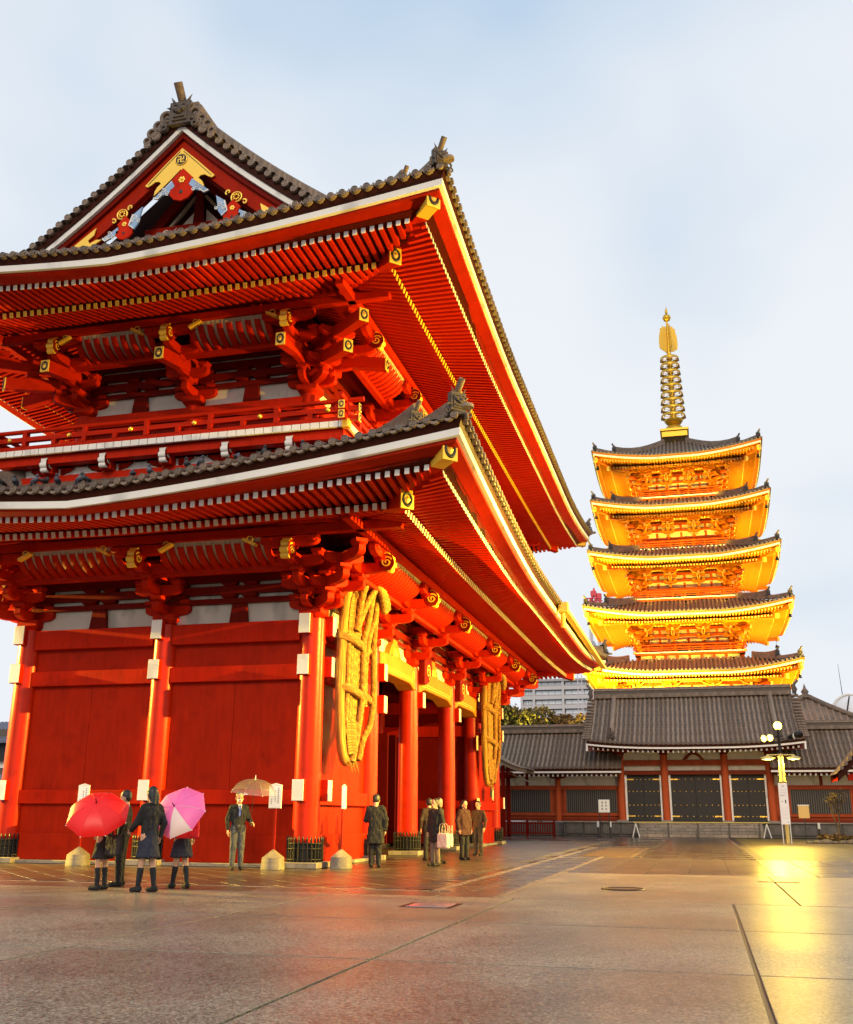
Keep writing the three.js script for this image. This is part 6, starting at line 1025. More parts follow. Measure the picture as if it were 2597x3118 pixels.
{
  const t = thing('bare_garden_tree', 'thin bare garden tree with sparse twigs at the right edge', 'tree'); rs = 77; const l = [], tips = [];
  const grow = (p, d, len, r, k) => { const q = p.clone().addScaledVector(d, len), m = p.clone().lerp(q, 0.5).add(Y3(rr(-1, 1), rr(-0.3, 0.3), rr(-1, 1)).multiplyScalar(len * 0.08)); l.push(tube([p, m, q], r, 4, 5)); if (k === 0) { tips.push(q); return; } const n = k > 2 ? 3 : 2 + Math.floor(rnd() * 2); for (let i = 0; i < n; i++) grow(q, d.clone().add(Y3(rr(-0.9, 0.9), rr(-0.15, 0.7), rr(-0.9, 0.9))).normalize(), len * rr(0.6, 0.85), r * 0.62, k - 1); };
  grow(Y3(0, 0, 0), Y3(0.1, 1, 0).normalize(), 0.8, 0.06, 4); part(t, 'trunk', merge(l), bark);
  part(t, 'twigs', crown(tips.map((p) => [p.x, p.y, p.z, 0.12]), 500, 0.06, 78), leaf(0.12, 0.09, 0.03)); t.position.copy(V(33.4, 0, -16.1));
  const s = thing('low_shrub', 'low brown-leaved shrub at the foot of the bare tree', 'shrub'); part(s, 'foliage', crown([[0, 0.22, 0, 0.3], [0.4, 0.2, 0.3, 0.28], [-0.35, 0.18, -0.2, 0.26], [0.1, 0.2, -0.6, 0.3], [0, 0.18, 0.75, 0.24]], 2600, 0.09, 79), leaf(0.13, 0.08, 0.025)); part(s, 'stem', merge([0, 1, 2].map((i) => rod(Y3(0, 0, 0), Y3(0.2 * (i - 1), 0.3, 0.15 * i - 0.1), 0.02, 0.01, 5))), bark); s.position.copy(V(33.2, 0, -15.9));
  const k = thing('stone_edging', 'row of dark rounded stones edging the planting at the right', 'stones', 'dark edging stones'); for (let i = 0; i < 9; i++) { const g = new THREE.IcosahedronGeometry(0.2 + 0.08 * (i % 3), 1).scale(1.3, 0.5, 1); part(k, 'stone', g, M.stoneDark).position.set(-0.3, 0.05, -1.6 + i * 0.4); } k.position.copy(V(32.5, 0, -16.1)); delete k.userData.group;
}
{ // apartment block far behind
  const t = thing('apartment_block', 'grey apartment block with long balconies and bright windows behind the trees', 'apartment building');
  const c = [std({ color: rgb(0.36, 0.34, 0.34), roughness: 0.8 }), std({ color: rgb(0.52, 0.5, 0.5), roughness: 0.8 }), std({ color: rgb(0.2, 0.19, 0.2), roughness: 0.4 }), std({ color: rgb(0.75, 0.77, 0.78), roughness: 0.15, metalness: 0.3 })];
  bx(t, 'wall', c[0], 302, 325, 0, 42.5, 21.6, 44);
  for (let i = 0; i < 14; i++) { const y = 1.5 + i * 3; bx(t, 'balcony', c[1], 300, 302, y - 0.6, y + 0.5, 21.2, 44.4); bx(t, 'balcony_rail', c[0], 300.1, 300.3, y + 0.5, y + 0.9, 21.2, 44.4); for (const [a, b] of [[22.4, 30.4], [31.6, 40], [40.6, 44]]) { const w = bx(t, 'window', c[3], 301.6, 301.95, y + 1.05, y + 2.15, a, b); for (let k = 1; k < 4; k++) bx(w, 'frame', c[2], 301.5, 301.6, y + 1.05, y + 2.15, a + (b - a) * k / 4 - 0.06, a + (b - a) * k / 4 + 0.06); } }
  for (const w of [21.3, 31, 40.3, 44.2]) bx(t, 'pier', c[1], 299.8, 302, 0, 42.8, w - 0.35, w + 0.35); bx(t, 'roof', c[0], 299.6, 325, 42.5, 43.2, 21, 44.5); base(t, V(312, 0, 32));
  const h = thing('grey_townhouse', 'dark blue-roofed house glimpsed at the left edge behind the gate', 'house');
  const bl = std({ color: rgb(0.17, 0.18, 0.24), roughness: 0.55 }); const fr = (name, m, y0, y1, u0) => bx(h, name, m, u0 ?? 40.8, 52, y0, y1, 32, 47);
  fr('wall', std0, 0, 7.2, 41.6); for (const y of [2.3, 4.4]) bx(h, 'window_band', M.white, 41.5, 41.58, y, y + 0.8, 33, 46.5); fr('eave', M.black, 4.9, 6.1, 41.0); fr('lower_roof', bl, 2.6, 3.9, 40.6); fr('sill', M.dark, 1.6, 2.3, 41.2);
  part(h, 'roof', gridG(1, 1, (a, b) => V(40.2 + b * 6, 6.1 + b * 2.0, 31 + a * 17)), bl); for (let i = 0; i < 50; i++) part(h, 'tile_row', barG(V(40.2, 6.15, 31.2 + i * 0.33), V(46.2, 8.15, 31.2 + i * 0.33), 0.14, 0.1), bl); base(h, V(46, 0, 39));
}
{ // amusement ride far away: red frame on white legs with a hanging round gondola, and a white dish with mast
  const t = thing('ride_tower', 'distant red ride tower on white legs with hanging grey gondola', 'amusement ride'), rd = std({ color: rgb(0.7, 0.06, 0.08), roughness: 0.5 }), wh = std({ color: rgb(0.7, 0.62, 0.62), roughness: 0.6 });
  const U = 180, P = (w, y, d = 0) => V(U + d, y, w);
  for (const [w, d] of [[10.2, 0], [8.6, 0], [8.6, 3], [10.2, 3]]) { part(t, 'leg', rod(P(w, 0, d), P(w - 0.1, 43, d), 0.22, 0.2, 6), wh); part(t, 'frame', rod(P(w - 0.1, 41.8, d), P(9.2, 46.2, 1.5), 0.16, 0.14, 6), rd); }
  for (const y of [41.6, 43.8]) for (const d of [0, 3]) part(t, 'frame', rod(P(11.2, y, d), P(7.6, y, d), 0.13, 0.13, 6), rd); for (let i = 0; i < 6; i++) part(t, 'frame', rod(P(10.4 - i * 0.5, 41.6 + (i % 2) * 2, 0), P(9.9 - i * 0.5, 43.8 - (i % 2) * 2, 0), 0.13, 0.13, 5), rd);
  for (const k of [0, 1]) part(t, 'stay', rod(P(8.4, 44, k * 3), P(5.8, 36, k * 3), 0.14, 0.14, 5), rd); part(t, 'cabin', new RoundedBoxGeometry(1.2, 1.2, 1.2, 1, 0.2), rd).position.copy(P(9.3, 45, 1.5)); part(t, 'cabin', new RoundedBoxGeometry(1.1, 1.3, 1, 1, 0.2), rd).position.copy(P(8.2, 44.4, 1.5));
  part(t, 'cable', rod(P(10.3, 41.5, 1), P(10.3, 34.6, 1), 0.06, 0.06, 5), wh); part(t, 'gondola', new THREE.LatheGeometry([[0.2, 0], [1.7, 0.4], [2.2, 1.0], [2.1, 1.4], [0.8, 1.6], [0.3, 2.6]].map(([a, b]) => new THREE.Vector2(a, b)), 20), std({ color: rgb(0.36, 0.36, 0.4), roughness: 0.5 })).position.copy(P(9.8, 32.6, 1)); base(t, V(U, 0, 9));
  const d = thing('dish_tower', 'white dish-like tower top with thin mast beyond the hall roof at right', 'tower'); const ds = part(d, 'dish', new THREE.SphereGeometry(2.6, 26, 14, 0, 6.3, 0, 1.15).scale(1, 0.7, 1).rotateZ(1.45), std({ color: rgb(0.72, 0.74, 0.78), roughness: 0.5 })); ds.position.copy(V(122, 14.6, -29.2)); part(d, 'rim', new THREE.TorusGeometry(2.38, 0.14, 8, 36).rotateY(Math.PI / 2 + 0.12), M.white).position.copy(V(121.2, 14.6, -29.2)); part(d, 'rib', rod(V(119.9, 13, -28.2), V(119.9, 16.6, -29), 0.09, 0.09, 6), M.iron); part(d, 'mast', rod(V(122, 0, -29), V(122, 14, -29), 0.5, 0.3, 8), M.white); part(d, 'antenna', rod(V(122, 16, -28.5), V(122, 21.2, -28.3), 0.06, 0.02, 5), M.iron); base(d, V(122, 0, -29));
  const o = thing('lattice_mast', 'distant pale lattice mast between the gate and pagoda', 'mast'); for (const k of [0, 1.6]) part(o, 'leg', rod(V(200, 0, 14 + k), V(200, 31, 14.4 + k * 0.5), 0.12, 0.1, 5), wh); for (let i = 0; i < 12; i++) part(o, 'brace', rod(V(200, 2.5 * i, 14), V(200, 2.5 * i + 2.5, 15.4), 0.06, 0.06, 4), wh); base(o, V(200, 0, 14.8));
}
// ---------------------------------------------------------------- people and pigeons: smooth bodies meshed from tapered limbs
// bones: [ax,ay,az, bx,by,bz, ra, rb]; x forward, y up, z to the person's right
function meshSDF(bones, cell, blend, cut) {
  const lo = [1e9, 1e9, 1e9], hi = [-1e9, -1e9, -1e9];
  for (const b of bones) for (let e = 0; e < 2; e++) for (let c = 0; c < 3; c++) { const r = b[6 + e] + cell * 3; lo[c] = Math.min(lo[c], b[e * 3 + c] - r); hi[c] = Math.max(hi[c], b[e * 3 + c] + r); }
  const size = Math.max(hi[0] - lo[0], hi[1] - lo[1], hi[2] - lo[2]), N = Math.min(120, Math.ceil(size / cell)), h = size / 2, ce = [0, 1, 2].map((c) => (lo[c] + hi[c]) / 2);
  const mc = new MarchingCubes(N, new THREE.MeshBasicMaterial(), false, false, 400000); mc.isolation = 0; mc.field.fill(-1);
  const n2 = N * N, W = (i) => (i - N / 2) / (N / 2) * h;
  for (let k = 0; k < N; k++) { const z = W(k) + ce[2]; if (z < lo[2] || z > hi[2]) continue; for (let j = 0; j < N; j++) { const y = W(j) + ce[1]; if (y < lo[1] || y > hi[1]) continue; for (let i = 0; i < N; i++) {
    const x = W(i) + ce[0]; if (x < lo[0] || x > hi[0]) continue; let d = 1e3;
    for (const b of bones) { const dx = b[3] - b[0], dy = b[4] - b[1], dz = b[5] - b[2], px = x - b[0], py = y - b[1], pz = z - b[2], L2 = dx * dx + dy * dy + dz * dz || 1e-9; const t = Math.max(0, Math.min(1, (px * dx + py * dy + pz * dz) / L2)); const ex = px - dx * t, ey = py - dy * t, ez = pz - dz * t, f = b[8] ?? 1, q = Math.sqrt(ex * ex * (b[9] ?? 1) + ey * ey + ez * ez * f) - (b[6] + (b[7] - b[6]) * t); if (q > d + blend) continue; const hh = Math.max(0, Math.min(1, 0.5 + 0.5 * (d - q) / blend)); d = d + (q - d) * hh - blend * hh * (1 - hh); }
    if (cut) d = Math.max(d, cut(x, y, z)); mc.field[i + j * N + k * n2] = -d;
  } } }
  mc.update();
  const n = mc.count, g = new THREE.BufferGeometry(), p = new Float32Array(n * 3); for (let i = 0; i < n; i++) for (let c = 0; c < 3; c++) p[i * 3 + c] = mc.positionArray[i * 3 + c] * h + ce[c];
  g.setAttribute('position', new THREE.BufferAttribute(p, 3)); const nn = new Float32Array(mc.normalArray.subarray(0, n * 3)); g.setAttribute('normal', new THREE.BufferAttribute(nn, 3)); return muv(g);
}
const skinM = std({ color: rgb(0.5, 0.28, 0.17), roughness: 0.55 }), foldMap = tex(128, (x, y) => fbm(x * 9 + 2 * vnoise(x * 4, y * 4, 2, 4), y * 4, 13, 3, 0), false, [2.2, 2.2]), cloth = (r, g, b) => std({ color: rgb(r, g, b), roughness: 0.85, bumpMap: foldMap, bumpScale: 0.05 });
const hairM = std({ color: rgb(0.012, 0.01, 0.01), roughness: 0.5 });
const headG = meshSDF([[0, 0, 0, 0.005, 0.06, 0, 0.083, 0.093, 1.25], [0.045, -0.06, 0, 0.06, -0.075, 0, 0.045, 0.035], [0.088, 0.01, 0, 0.105, -0.022, 0, 0.009, 0.016], [0.075, 0.028, 0.033, 0.08, 0.03, 0.01, 0.016, 0.014], [0.075, 0.028, -0.033, 0.08, 0.03, -0.01, 0.016, 0.014], [0.0, 0.015, 0.078, -0.01, -0.02, 0.08, 0.018, 0.014], [0.0, 0.015, -0.078, -0.01, -0.02, -0.08, 0.018, 0.014], [0.082, -0.047, 0.016, 0.082, -0.047, -0.016, 0.012, 0.012], [-0.01, -0.05, 0, -0.03, -0.14, 0, 0.055, 0.058]], 0.0065, 0.02);
const eyesG = merge([-1, 1].map((s) => new THREE.SphereGeometry(0.0095, 7, 5).scale(0.6, 0.7, 1.2).translate(0.087, 0.012, s * 0.031)).concat([new THREE.BoxGeometry(0.004, 0.005, 0.036).translate(0.0965, -0.046, 0)]));
const hairS = (long) => meshSDF([[-0.012, 0.02, 0, -0.01, 0.066, 0, 0.1, 0.1, 1.15], ...(long ? [[-0.06, 0, 0.03, -0.09, -0.16, 0.035, 0.07, 0.05], [-0.06, 0, -0.03, -0.09, -0.16, -0.035, 0.07, 0.05], [-0.02, 0.02, 0.07, -0.05, -0.13, 0.075, 0.035, 0.03], [-0.02, 0.02, -0.07, -0.05, -0.13, -0.075, 0.035, 0.03]] : [])], 0.008, 0.02, (x, y, z) => Math.min(0.03, (x - 0.03) * 0.9 - (y - 0.035) * 0.8));
const hairShort = hairS(false), hairLong = hairS(true);
// right hand, fingers along -y, thumb forward; slightly curled
const handBones = []; handBones.push([0, 0, 0, 0.0, -0.075, 0, 0.026, 0.03, 1.7]);
[[0.028, 0.068], [0.009, 0.076], [-0.01, 0.07], [-0.027, 0.054]].forEach(([x, l]) => { handBones.push([x, -0.075, 0, x * 1.1, -0.075 - l * 0.5, -0.006, 0.0095, 0.009], [x * 1.1, -0.075 - l * 0.5, -0.006, x * 1.12, -0.075 - l, -0.024, 0.009, 0.0075]); });
handBones.push([0.02, -0.02, 0, 0.048, -0.055, -0.012, 0.013, 0.011], [0.048, -0.055, -0.012, 0.056, -0.086, -0.02, 0.011, 0.009]);
const handG = meshSDF(handBones, 0.0045, 0.008);
function person(o) {
  const s = (o.h ?? 1.7) / 1.7, t = thing('person', o.label, 'person'), J = { pelvis: [0, 0.95, 0], chest: [0.0, 1.25, 0], neck: [-0.01, 1.46, 0], ...(o.J ?? {}) };
  const lean = o.lean ?? 0, legs = o.legs ?? [[[0.02, 0.5, -0.09], [0, 0.08, -0.1]], [[0.02, 0.5, 0.09], [0, 0.08, 0.1]]], arms = o.arms ?? [[[-0.03, 1.13, -0.25], [0.04, 0.88, -0.24]], [[-0.03, 1.13, 0.25], [0.04, 0.88, 0.24]]];
  const sh = [[-0.01, 1.39, -0.17], [-0.01, 1.39, 0.17]], hip = [[0, 0.92, -0.085], [0, 0.92, 0.085]];
  const limbs = (k, r0, r1, r2, A, B) => [[...A, ...k[0], r0, r1], [...k[0], ...k[1], r1, r2]];
  const bones = [[0, 0.93, 0, 0, 1.05, 0, 0.1, 0.1, 0.6], [0, 1.05, 0, 0, 1.3, 0, 0.1, 0.115, 0.5], [0, 1.37, -0.1, 0, 1.37, 0.1, 0.075, 0.075], [-0.01, 1.38, 0, 0, 1.5, 0, 0.06, 0.052]];
  legs.forEach((k, i) => bones.push(...limbs(k, 0.085, 0.055, 0.036, hip[i]), [k[1][0] - 0.03, 0.05, k[1][2], k[1][0] + 0.13, 0.035, k[1][2], 0.038, 0.033])); arms.forEach((k, i) => bones.push(...limbs(k, 0.05, 0.04, 0.028, sh[i])));
  const headQ = new THREE.Quaternion().setFromEuler(new THREE.Euler(0, o.look ?? 0, o.nod ?? 0)), headP = Y3(0.015, 1.585, 0), hx = (g) => g.clone().applyQuaternion(headQ).translate(headP.x, headP.y, headP.z);
  const hands = arms.map((k, i) => { const d = Y3(k[1][0] - k[0][0], k[1][1] - k[0][1], k[1][2] - k[0][2]).normalize(), y = d.clone().negate(), x = Y3(1, 0, 0).addScaledVector(d, -d.x); if (x.length() < 0.2) x.copy(UP).addScaledVector(d, -d.y); x.normalize(); const z = x.clone().cross(y); let g = handG.clone(); if (i === 0) g = xf(g, new THREE.Matrix4().makeScale(1, 1, -1)); return g.applyMatrix4(new THREE.Matrix4().makeBasis(x, y, z).setPosition(k[1][0], k[1][1], k[1][2])); });
  part(t, 'body', merge([meshSDF(bones, 0.02, 0.03), hx(headG), ...hands]), skinM);
  part(t, 'eyes', hx(eyesG), hairM); if (o.hair !== 0) part(t, 'hair', hx(o.hair === 2 ? hairLong : hairShort), o.hairMat ?? hairM);
  const C = [];
  const sleeves = (dr) => arms.forEach((k, i) => C.push([...sh[i], ...k[0], 0.06 + dr, 0.052 + dr], [...k[0], k[0][0] + (k[1][0] - k[0][0]) * 0.93, k[0][1] + (k[1][1] - k[0][1]) * 0.93, k[0][2] + (k[1][2] - k[0][2]) * 0.93, 0.052 + dr, 0.042 + dr]));
  const dr = o.coat ? 0.02 : 0.008; sleeves(dr); C.push([0, 0.95, 0, 0, 1.1, 0, 0.125 + dr, 0.115 + dr, 0.62], [0, 1.1, 0, 0, 1.3, 0, 0.115 + dr, 0.13 + dr, 0.52], [0, 1.38, -0.12, 0, 1.38, 0.12, 0.08 + dr, 0.08 + dr], [-0.02, 1.42, 0, -0.02, 1.46, 0, 0.08, 0.065]);
  const hem = o.coat ? o.coat : 0.88; if (o.coat) C.push([0, 0.98, 0, 0, hem, 0, 0.15, 0.2, 0.7, 1.3]);
  part(t, o.coat ? 'coat' : 'jacket', meshSDF(C, 0.018, 0.03, (x, y, z) => Math.max(hem - y, (y - 1.47) * (Math.hypot(x, z) < 0.12 ? 1 : 0) - 0)), o.top);
  if (o.collar) part(t, 'shirt', merge([shapeOnX([[-0.045, 1.46], [0.045, 1.46], [0, 1.2]], 0.137 + dr)]), o.collar); if (o.tie) part(t, 'tie', merge([shapeOnX([[-0.02, 1.44], [0.02, 1.44], [0.024, 1.22], [0, 1.18], [-0.024, 1.22]], 0.146 + dr)]), o.tie);
  if (o.mask) part(t, 'face_mask', hx(new THREE.SphereGeometry(0.058, 14, 10).scale(0.8, 0.8, 1.05).translate(0.052, -0.04, 0)), M.white);
  const L = []; if (o.skirt) { L.push([0, 1.0, 0, 0, 0.95, 0, 0.125, 0.13, 0.8, 1.1], [0, 0.95, 0, 0.0, 0.58, 0, 0.13, 0.2, 0.85, 1.1]); part(t, 'skirt', meshSDF(L, 0.016, 0.03, (x, y, z) => Math.max(0.56 + 0.012 * Math.cos(Math.atan2(z, x) * 14) - y, y - 1.02)), o.skirt); const sk = []; legs.forEach((k) => sk.push([k[0][0] + (k[1][0] - k[0][0]) * 0.3, k[0][1] + (k[1][1] - k[0][1]) * 0.3, k[0][2] + (k[1][2] - k[0][2]) * 0.3, ...k[1], 0.056, 0.041])); part(t, 'socks', meshSDF(sk, 0.012, 0.01), o.socks ?? cloth(0.012, 0.012, 0.014)); }
  else { L.push([0, 0.98, 0, 0, 0.92, 0, 0.125, 0.12, 0.7]); legs.forEach((k, i) => L.push(...limbs(k, 0.098, 0.075, 0.06, hip[i]))); part(t, 'trousers', meshSDF(L, 0.018, 0.03, (x, y) => 0.07 - y), o.legM ?? cloth(0.02, 0.02, 0.025)); }
  const F = []; legs.forEach((k) => F.push([k[1][0] - 0.035, 0.055, k[1][2], k[1][0] + 0.15, 0.035, k[1][2], 0.052, 0.042])); part(t, 'shoes', meshSDF(F, 0.012, 0.015, (x, y) => 0.002 - y), cloth(0.015, 0.012, 0.012));
  t.position.copy(V(o.u, 0, o.w)); t.rotation.y = o.yaw; t.scale.setScalar(s); return t;
}
function shapeOnX(pts, x) { const g = new THREE.ExtrudeGeometry(shapeOf(pts), { depth: 0.006, bevelEnabled: false }); return muv(xf(g, new THREE.Matrix4().makeBasis(Y3(0, 0, 1), Y3(0, 1, 0), Y3(1, 0, 0)).setPosition(x, 0, 0))); }
// yaw 0 faces +u; PI/2 faces +w; PI faces -u; -PI/2 faces the square (-w)
const black = cloth(0.014, 0.013, 0.014), navy = cloth(0.018, 0.02, 0.035), grey = cloth(0.07, 0.07, 0.075);
person({ u: 0.83, w: -1.53, yaw: 0.25, h: 1.7, label: 'close-cropped man in a long black coat standing at the first gate opening, facing right', top: black, coat: 0.55, legM: black, hair: 1, nod: -0.25, arms: [[[0.1, 1.12, -0.24], [0.3, 1.1, -0.12]], [[-0.03, 1.13, 0.25], [0.03, 0.88, 0.24]]], legs: [[[0.03, 0.5, -0.08], [0.0, 0.08, -0.09]], [[0.0, 0.5, 0.08], [-0.03, 0.08, 0.1]]] });
person({ u: 2.0, w: -1.15, yaw: -2.75, h: 1.66, label: 'man in dark jacket and white shirt looking at a phone beside the black-coated man', top: black, collar: M.white, legM: grey, nod: -0.4, arms: [[[0.08, 1.13, -0.23], [0.28, 1.12, -0.08]], [[0.08, 1.13, 0.23], [0.28, 1.14, 0.06]]] });
{ const p = thing('phone', 'small dark phone held by the man in the white shirt', 'phone'); part(p, 'case', new RoundedBoxGeometry(0.08, 0.15, 0.01, 1, 0.004), M.black); part(p, 'screen', new THREE.PlaneGeometry(0.07, 0.135).translate(0, 0, 0.0055), std({ color: rgb(0.05, 0.05, 0.06), roughness: 0.1 })); p.position.copy(V(1.69, 1.14, -1.3)); p.rotation.set(-0.6, 0.4, 0); }
person({ u: -1.47, w: 1.12, yaw: -2.55, h: 1.7, label: 'man in a dark suit, blue tie and white face mask before the right red panel', top: black, collar: M.white, tie: cloth(0.1, 0.14, 0.5), mask: 1, legM: grey, arms: [[[-0.02, 1.13, -0.25], [0.13, 1.05, -0.3]], [[-0.03, 1.13, 0.25], [0.03, 0.88, 0.24]]] });
person({ u: -8.5, w: -0.53, yaw: 1.2, h: 1.63, label: 'black-haired girl in black jacket, skirt and knee socks between the red and pink umbrellas', top: black, skirt: navy, hair: 2, legs: [[[0.05, 0.5, -0.08], [0.08, 0.08, -0.1]], [[-0.02, 0.5, 0.09], [-0.08, 0.08, 0.12]]], arms: [[[0.1, 1.12, -0.22], [0.3, 1.0, -0.16]], [[-0.06, 1.13, 0.25], [0.02, 0.9, 0.25]]] });
person({ u: -7.5, w: -0.62, yaw: 0.9, h: 1.56, label: 'girl in red top and dark skirt under the pink umbrella', top: cloth(0.55, 0.015, 0.012), skirt: navy, hair: 2, legs: [[[0.03, 0.5, -0.08], [0.1, 0.08, -0.1]], [[0, 0.5, 0.08], [-0.1, 0.08, 0.1]]], arms: [[[0.06, 1.15, -0.22], [0.22, 1.22, -0.1]], [[-0.04, 1.13, 0.25], [0.05, 0.9, 0.25]]] });
person({ u: -8.3, w: 0.42, yaw: 1.4, h: 1.54, label: 'girl in dark uniform with bare knees under the red umbrella', top: black, skirt: black, hair: 2, arms: [[[0.06, 1.14, -0.22], [0.2, 1.14, -0.14]], [[0.06, 1.14, 0.24], [0.26, 0.98, 0.2]]] });
person({ u: -7.4, w: 0.6, yaw: 1.9, h: 1.6, label: 'person in dark jacket and trousers behind the red umbrella', top: black, legM: black });
person({ u: 2.13, w: -2.74, yaw: 2.6, h: 1.62, label: 'woman in a dark coat with a white tote before the second gate opening', top: black, coat: 0.62, legM: cloth(0.16, 0.11, 0.08), hair: 2 });
person({ u: 3.4, w: -2.5, yaw: -1.9, h: 1.66, label: 'person in a black jacket and dark skirt right of the white tote', top: black, skirt: navy, hair: 2 });
person({ u: 5.3, w: -1.75, yaw: 0.6, h: 1.68, label: 'person in a dark brown jacket deep in the group by the second column', top: cloth(0.035, 0.02, 0.014), legM: black, hair: 1 });
person({ u: 6.1, w: -2.6, yaw: -2.2, h: 1.64, label: 'person in a very dark red coat in the group before the third opening', top: cloth(0.05, 0.012, 0.01), coat: 0.7, legM: black, hair: 2 });
person({ u: 9.6, w: -2.3, yaw: 2.9, h: 1.66, label: 'person in a dark russet jacket standing alone near the far column', top: cloth(0.07, 0.028, 0.018), legM: cloth(0.05, 0.03, 0.025), hair: 1 });
// bags
function bag(label, u, y, w, col, yaw, k = 1) { const t = thing('bag', label, 'bag'); const g = new RoundedBoxGeometry(0.36 * k, 0.34 * k, 0.11 * k, 3, 0.045 * k); const p = g.attributes.position; for (let i = 0; i < p.count; i++) p.setX(i, p.getX(i) * (1 - 0.25 * p.getY(i) / k)); g.computeVertexNormals(); part(t, 'pouch', muv(g), cloth(...col)); for (const z of [-0.04, 0.04]) part(t, 'handle', tube([Y3(-0.1 * k, 0.16 * k, z * k), Y3(-0.07 * k, 0.36 * k, z * k), Y3(0.07 * k, 0.36 * k, z * k), Y3(0.1 * k, 0.16 * k, z * k)], 0.01, 12, 6), cloth(...col)); t.position.copy(V(u, y, w)); t.rotation.y = yaw; }
bag('white tote bag at the side of the woman in the dark coat', 1.85, 0.62, -3.02, [0.7, 0.55, 0.45], 1.0, 1.1); bag('pale shopping bag held by the person in the dark skirt', 3.3, 0.6, -2.85, [0.65, 0.6, 0.55], 0.4);
bag('red drawstring bag on the back of the girl under the pink umbrella', -7.75, 1.02, -0.82, [0.75, 0.012, 0.02], 2.2, 1.15); bag('dark satchel carried by the girl under the red umbrella', -8.5, 0.72, 0.12, [0.02, 0.015, 0.015], 1.2, 1);
// umbrellas: tilt given as the direction of the tip
function umbrella(label, p, tip, R, sag, mats, handle, clear) {
  const t = thing('umbrella', label, 'umbrella'), n = 8;
  for (let i = 0; i < n; i++) {
    const g = gridG(8, 8, (a, b) => { const th = (i + b) / n * 2 * Math.PI, q = a, sc = 1 - 0.075 * Math.sin(Math.PI * b) * a - 0.0, r = R * Math.sin(q * 1.35) / Math.sin(1.35) * sc; return Y3(Math.cos(th) * r, sag * (Math.cos(q * 1.35) - 1) / (1 - Math.cos(1.35)) * (1 - 0.0), Math.sin(th) * r); });
    part(t, 'canopy_panel', g, mats[i % mats.length]); const th = i / n * 2 * Math.PI; part(t, 'rib', tube([0, 0.33, 0.66, 1].map((q) => Y3(Math.cos(th) * R * Math.sin(q * 1.35) / Math.sin(1.35) * 0.995, sag * (Math.cos(q * 1.35) - 1) / (1 - Math.cos(1.35)) - 0.008, Math.sin(th) * R * Math.sin(q * 1.35) / Math.sin(1.35) * 0.995)), 0.005, 8, 4), M.iron); part(t, 'seam', tube([0.02, 0.33, 0.66, 1].map((q) => Y3(Math.cos(th) * R * Math.sin(q * 1.35) / Math.sin(1.35), sag * (Math.cos(q * 1.35) - 1) / (1 - Math.cos(1.35)) + 0.002, Math.sin(th) * R * Math.sin(q * 1.35) / Math.sin(1.35))), 0.0035, 8, 4), mats[(i + 1) % mats.length]); part(t, 'rib_tip', new THREE.SphereGeometry(0.011, 6, 5), M.white).position.set(Math.cos(th) * R, -sag, Math.sin(th) * R);
  }
  part(t, 'shaft', rod(Y3(0, 0.08, 0), Y3(0, -handle, 0), 0.007, 0.007, 6), M.iron); part(t, 'grip', tube([Y3(0, -handle + 0.02, 0), Y3(0, -handle - 0.08, 0), Y3(0.03, -handle - 0.11, 0), Y3(0.06, -handle - 0.07, 0)], 0.013, 12, 7), M.black); part(t, 'ferrule', rod(Y3(0, 0, 0), Y3(0, 0.1, 0), 0.012, 0.006, 6), clear ? M.white : M.iron);
  t.position.copy(p); t.quaternion.setFromUnitVectors(UP, tip.clone().normalize()); return t;
}
const nylon = (r, g, b) => new THREE.MeshPhysicalMaterial({ color: rgb(r, g, b), roughness: 0.45, transmission: 0.15, thickness: 0, side: THREE.DoubleSide });
const redN = nylon(0.95, 0.006, 0.004), pinkN = nylon(0.98, 0.17, 0.46), paleN = nylon(0.9, 0.72, 0.66);
umbrella('red umbrella tilted over the two girls at the left', V(-8.85, 1.4, 0.3), V(-0.75, 0.85, -0.25), 0.52, 0.28, [redN], 0.72);
umbrella('pink umbrella with a pale panel held low by the girl in the red top', V(-8.0, 1.36, -0.68), V(-1.0, 0.62, 0.05), 0.5, 0.2, [pinkN, pinkN, pinkN, paleN, pinkN, pinkN, pinkN, pinkN], 0.7);
const clearM = new THREE.MeshPhysicalMaterial({ color: rgb(0.95, 0.93, 0.9), roughness: 0.12, transmission: 0.93, thickness: 0, side: THREE.DoubleSide });
umbrella('clear plastic umbrella beside the man in the suit', V(-1.75, 2.02, 0.62), V(-0.12, 1, -0.12), 0.55, 0.3, [clearM], 0.95, true);
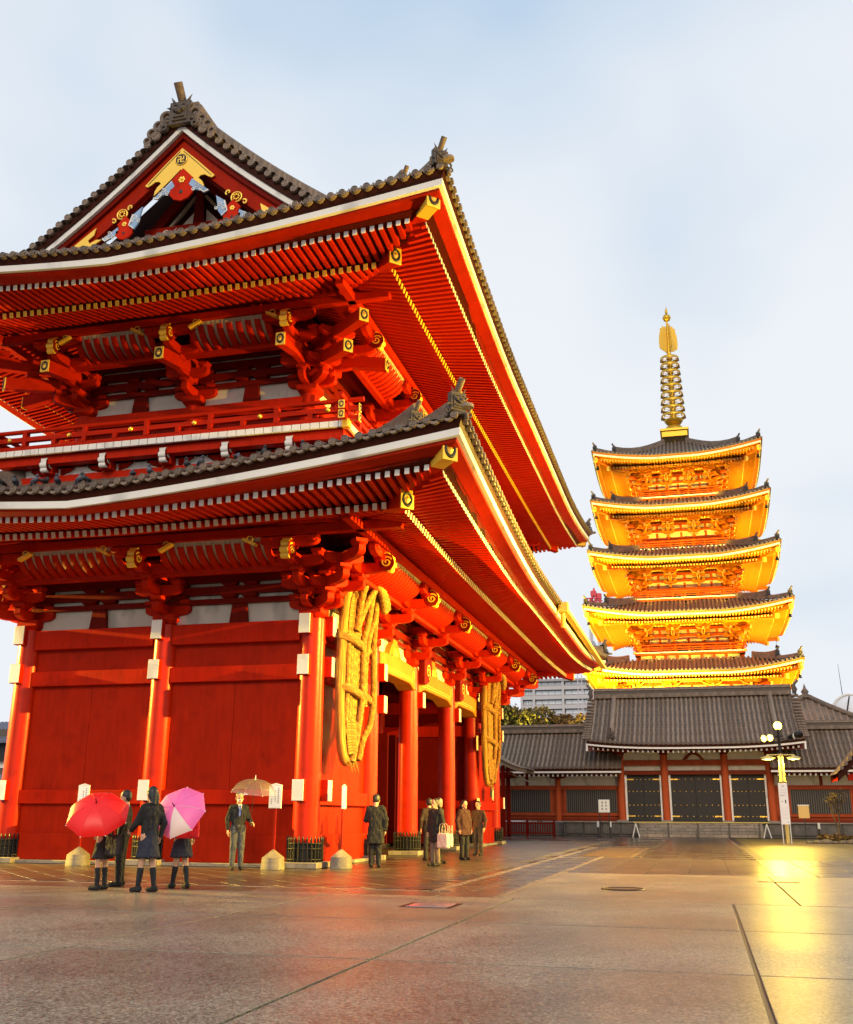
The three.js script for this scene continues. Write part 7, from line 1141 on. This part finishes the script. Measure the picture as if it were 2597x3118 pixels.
// pigeons
{
  const bodyG = meshSDF([[-0.08, 0.1, 0, 0.06, 0.13, 0, 0.045, 0.055], [0.06, 0.14, 0, 0.1, 0.2, 0, 0.045, 0.028], [0.1, 0.21, 0, 0.112, 0.215, 0, 0.028, 0.026], [-0.08, 0.1, 0, -0.2, 0.07, 0, 0.035, 0.018, 1], [0.0, 0.12, 0.045, -0.12, 0.09, 0.035, 0.028, 0.018], [0.0, 0.12, -0.045, -0.12, 0.09, -0.035, 0.028, 0.018], [-0.18, 0.075, 0.02, -0.25, 0.065, 0.025, 0.012, 0.01], [-0.18, 0.075, -0.02, -0.25, 0.065, -0.025, 0.012, 0.01], [0.13, 0.213, 0, 0.15, 0.205, 0, 0.01, 0.004], [0, 0.08, 0.025, 0.005, 0.01, 0.025, 0.01, 0.007], [0, 0.08, -0.025, 0.005, 0.01, -0.025, 0.01, 0.007]], 0.008, 0.02);
  const pm = [std({ color: rgb(0.055, 0.055, 0.07), roughness: 0.55 }), std({ color: rgb(0.09, 0.095, 0.125), roughness: 0.55 }), std({ color: rgb(0.035, 0.033, 0.035), roughness: 0.55 })];
  const at = [[8.55, 0.6], [8.2, 0.2], [7.85, -0.3], [7.55, 0.3], [7.1, 0.9], [6.6, -0.2], [6.2, 0.4], [5.75, 1.0], [5.3, 0], [4.95, 0.4], [4.5, 0.9], [4.1, -0.4], [3.1, 0.6], [2.55, 0.3], [1.6, 0.2], [1.25, 0.8], [0.4, 0.2], [-0.4, 0.6], [-1.2, 0.1]];
  at.forEach(([w, q], i) => { const e = 4.55 - 0.5 * hash(i, 4, 4), t = thing('pigeon', i === 12 ? 'grey pigeon on the lower roof tiles set apart right of the flock' : 'dark grey pigeon among those perched on the lower roof tiles', 'pigeon', 'pigeons perched on the lower roof'); part(t, 'body', bodyG, pm[i % 3]); const s = lowE.sides[0]; t.position.copy(V(-e, lowE.yRoof(e, lowE.rise(s, w)) + 0.1, Math.round((w - 4.18) / 0.3) * 0.3 + 4.18)); t.rotation.y = i % 2 ? Math.PI + q : Math.PI / 2 * (i % 4) + q; t.scale.setScalar(1.15); });
}
renderer.render(scene, camera);
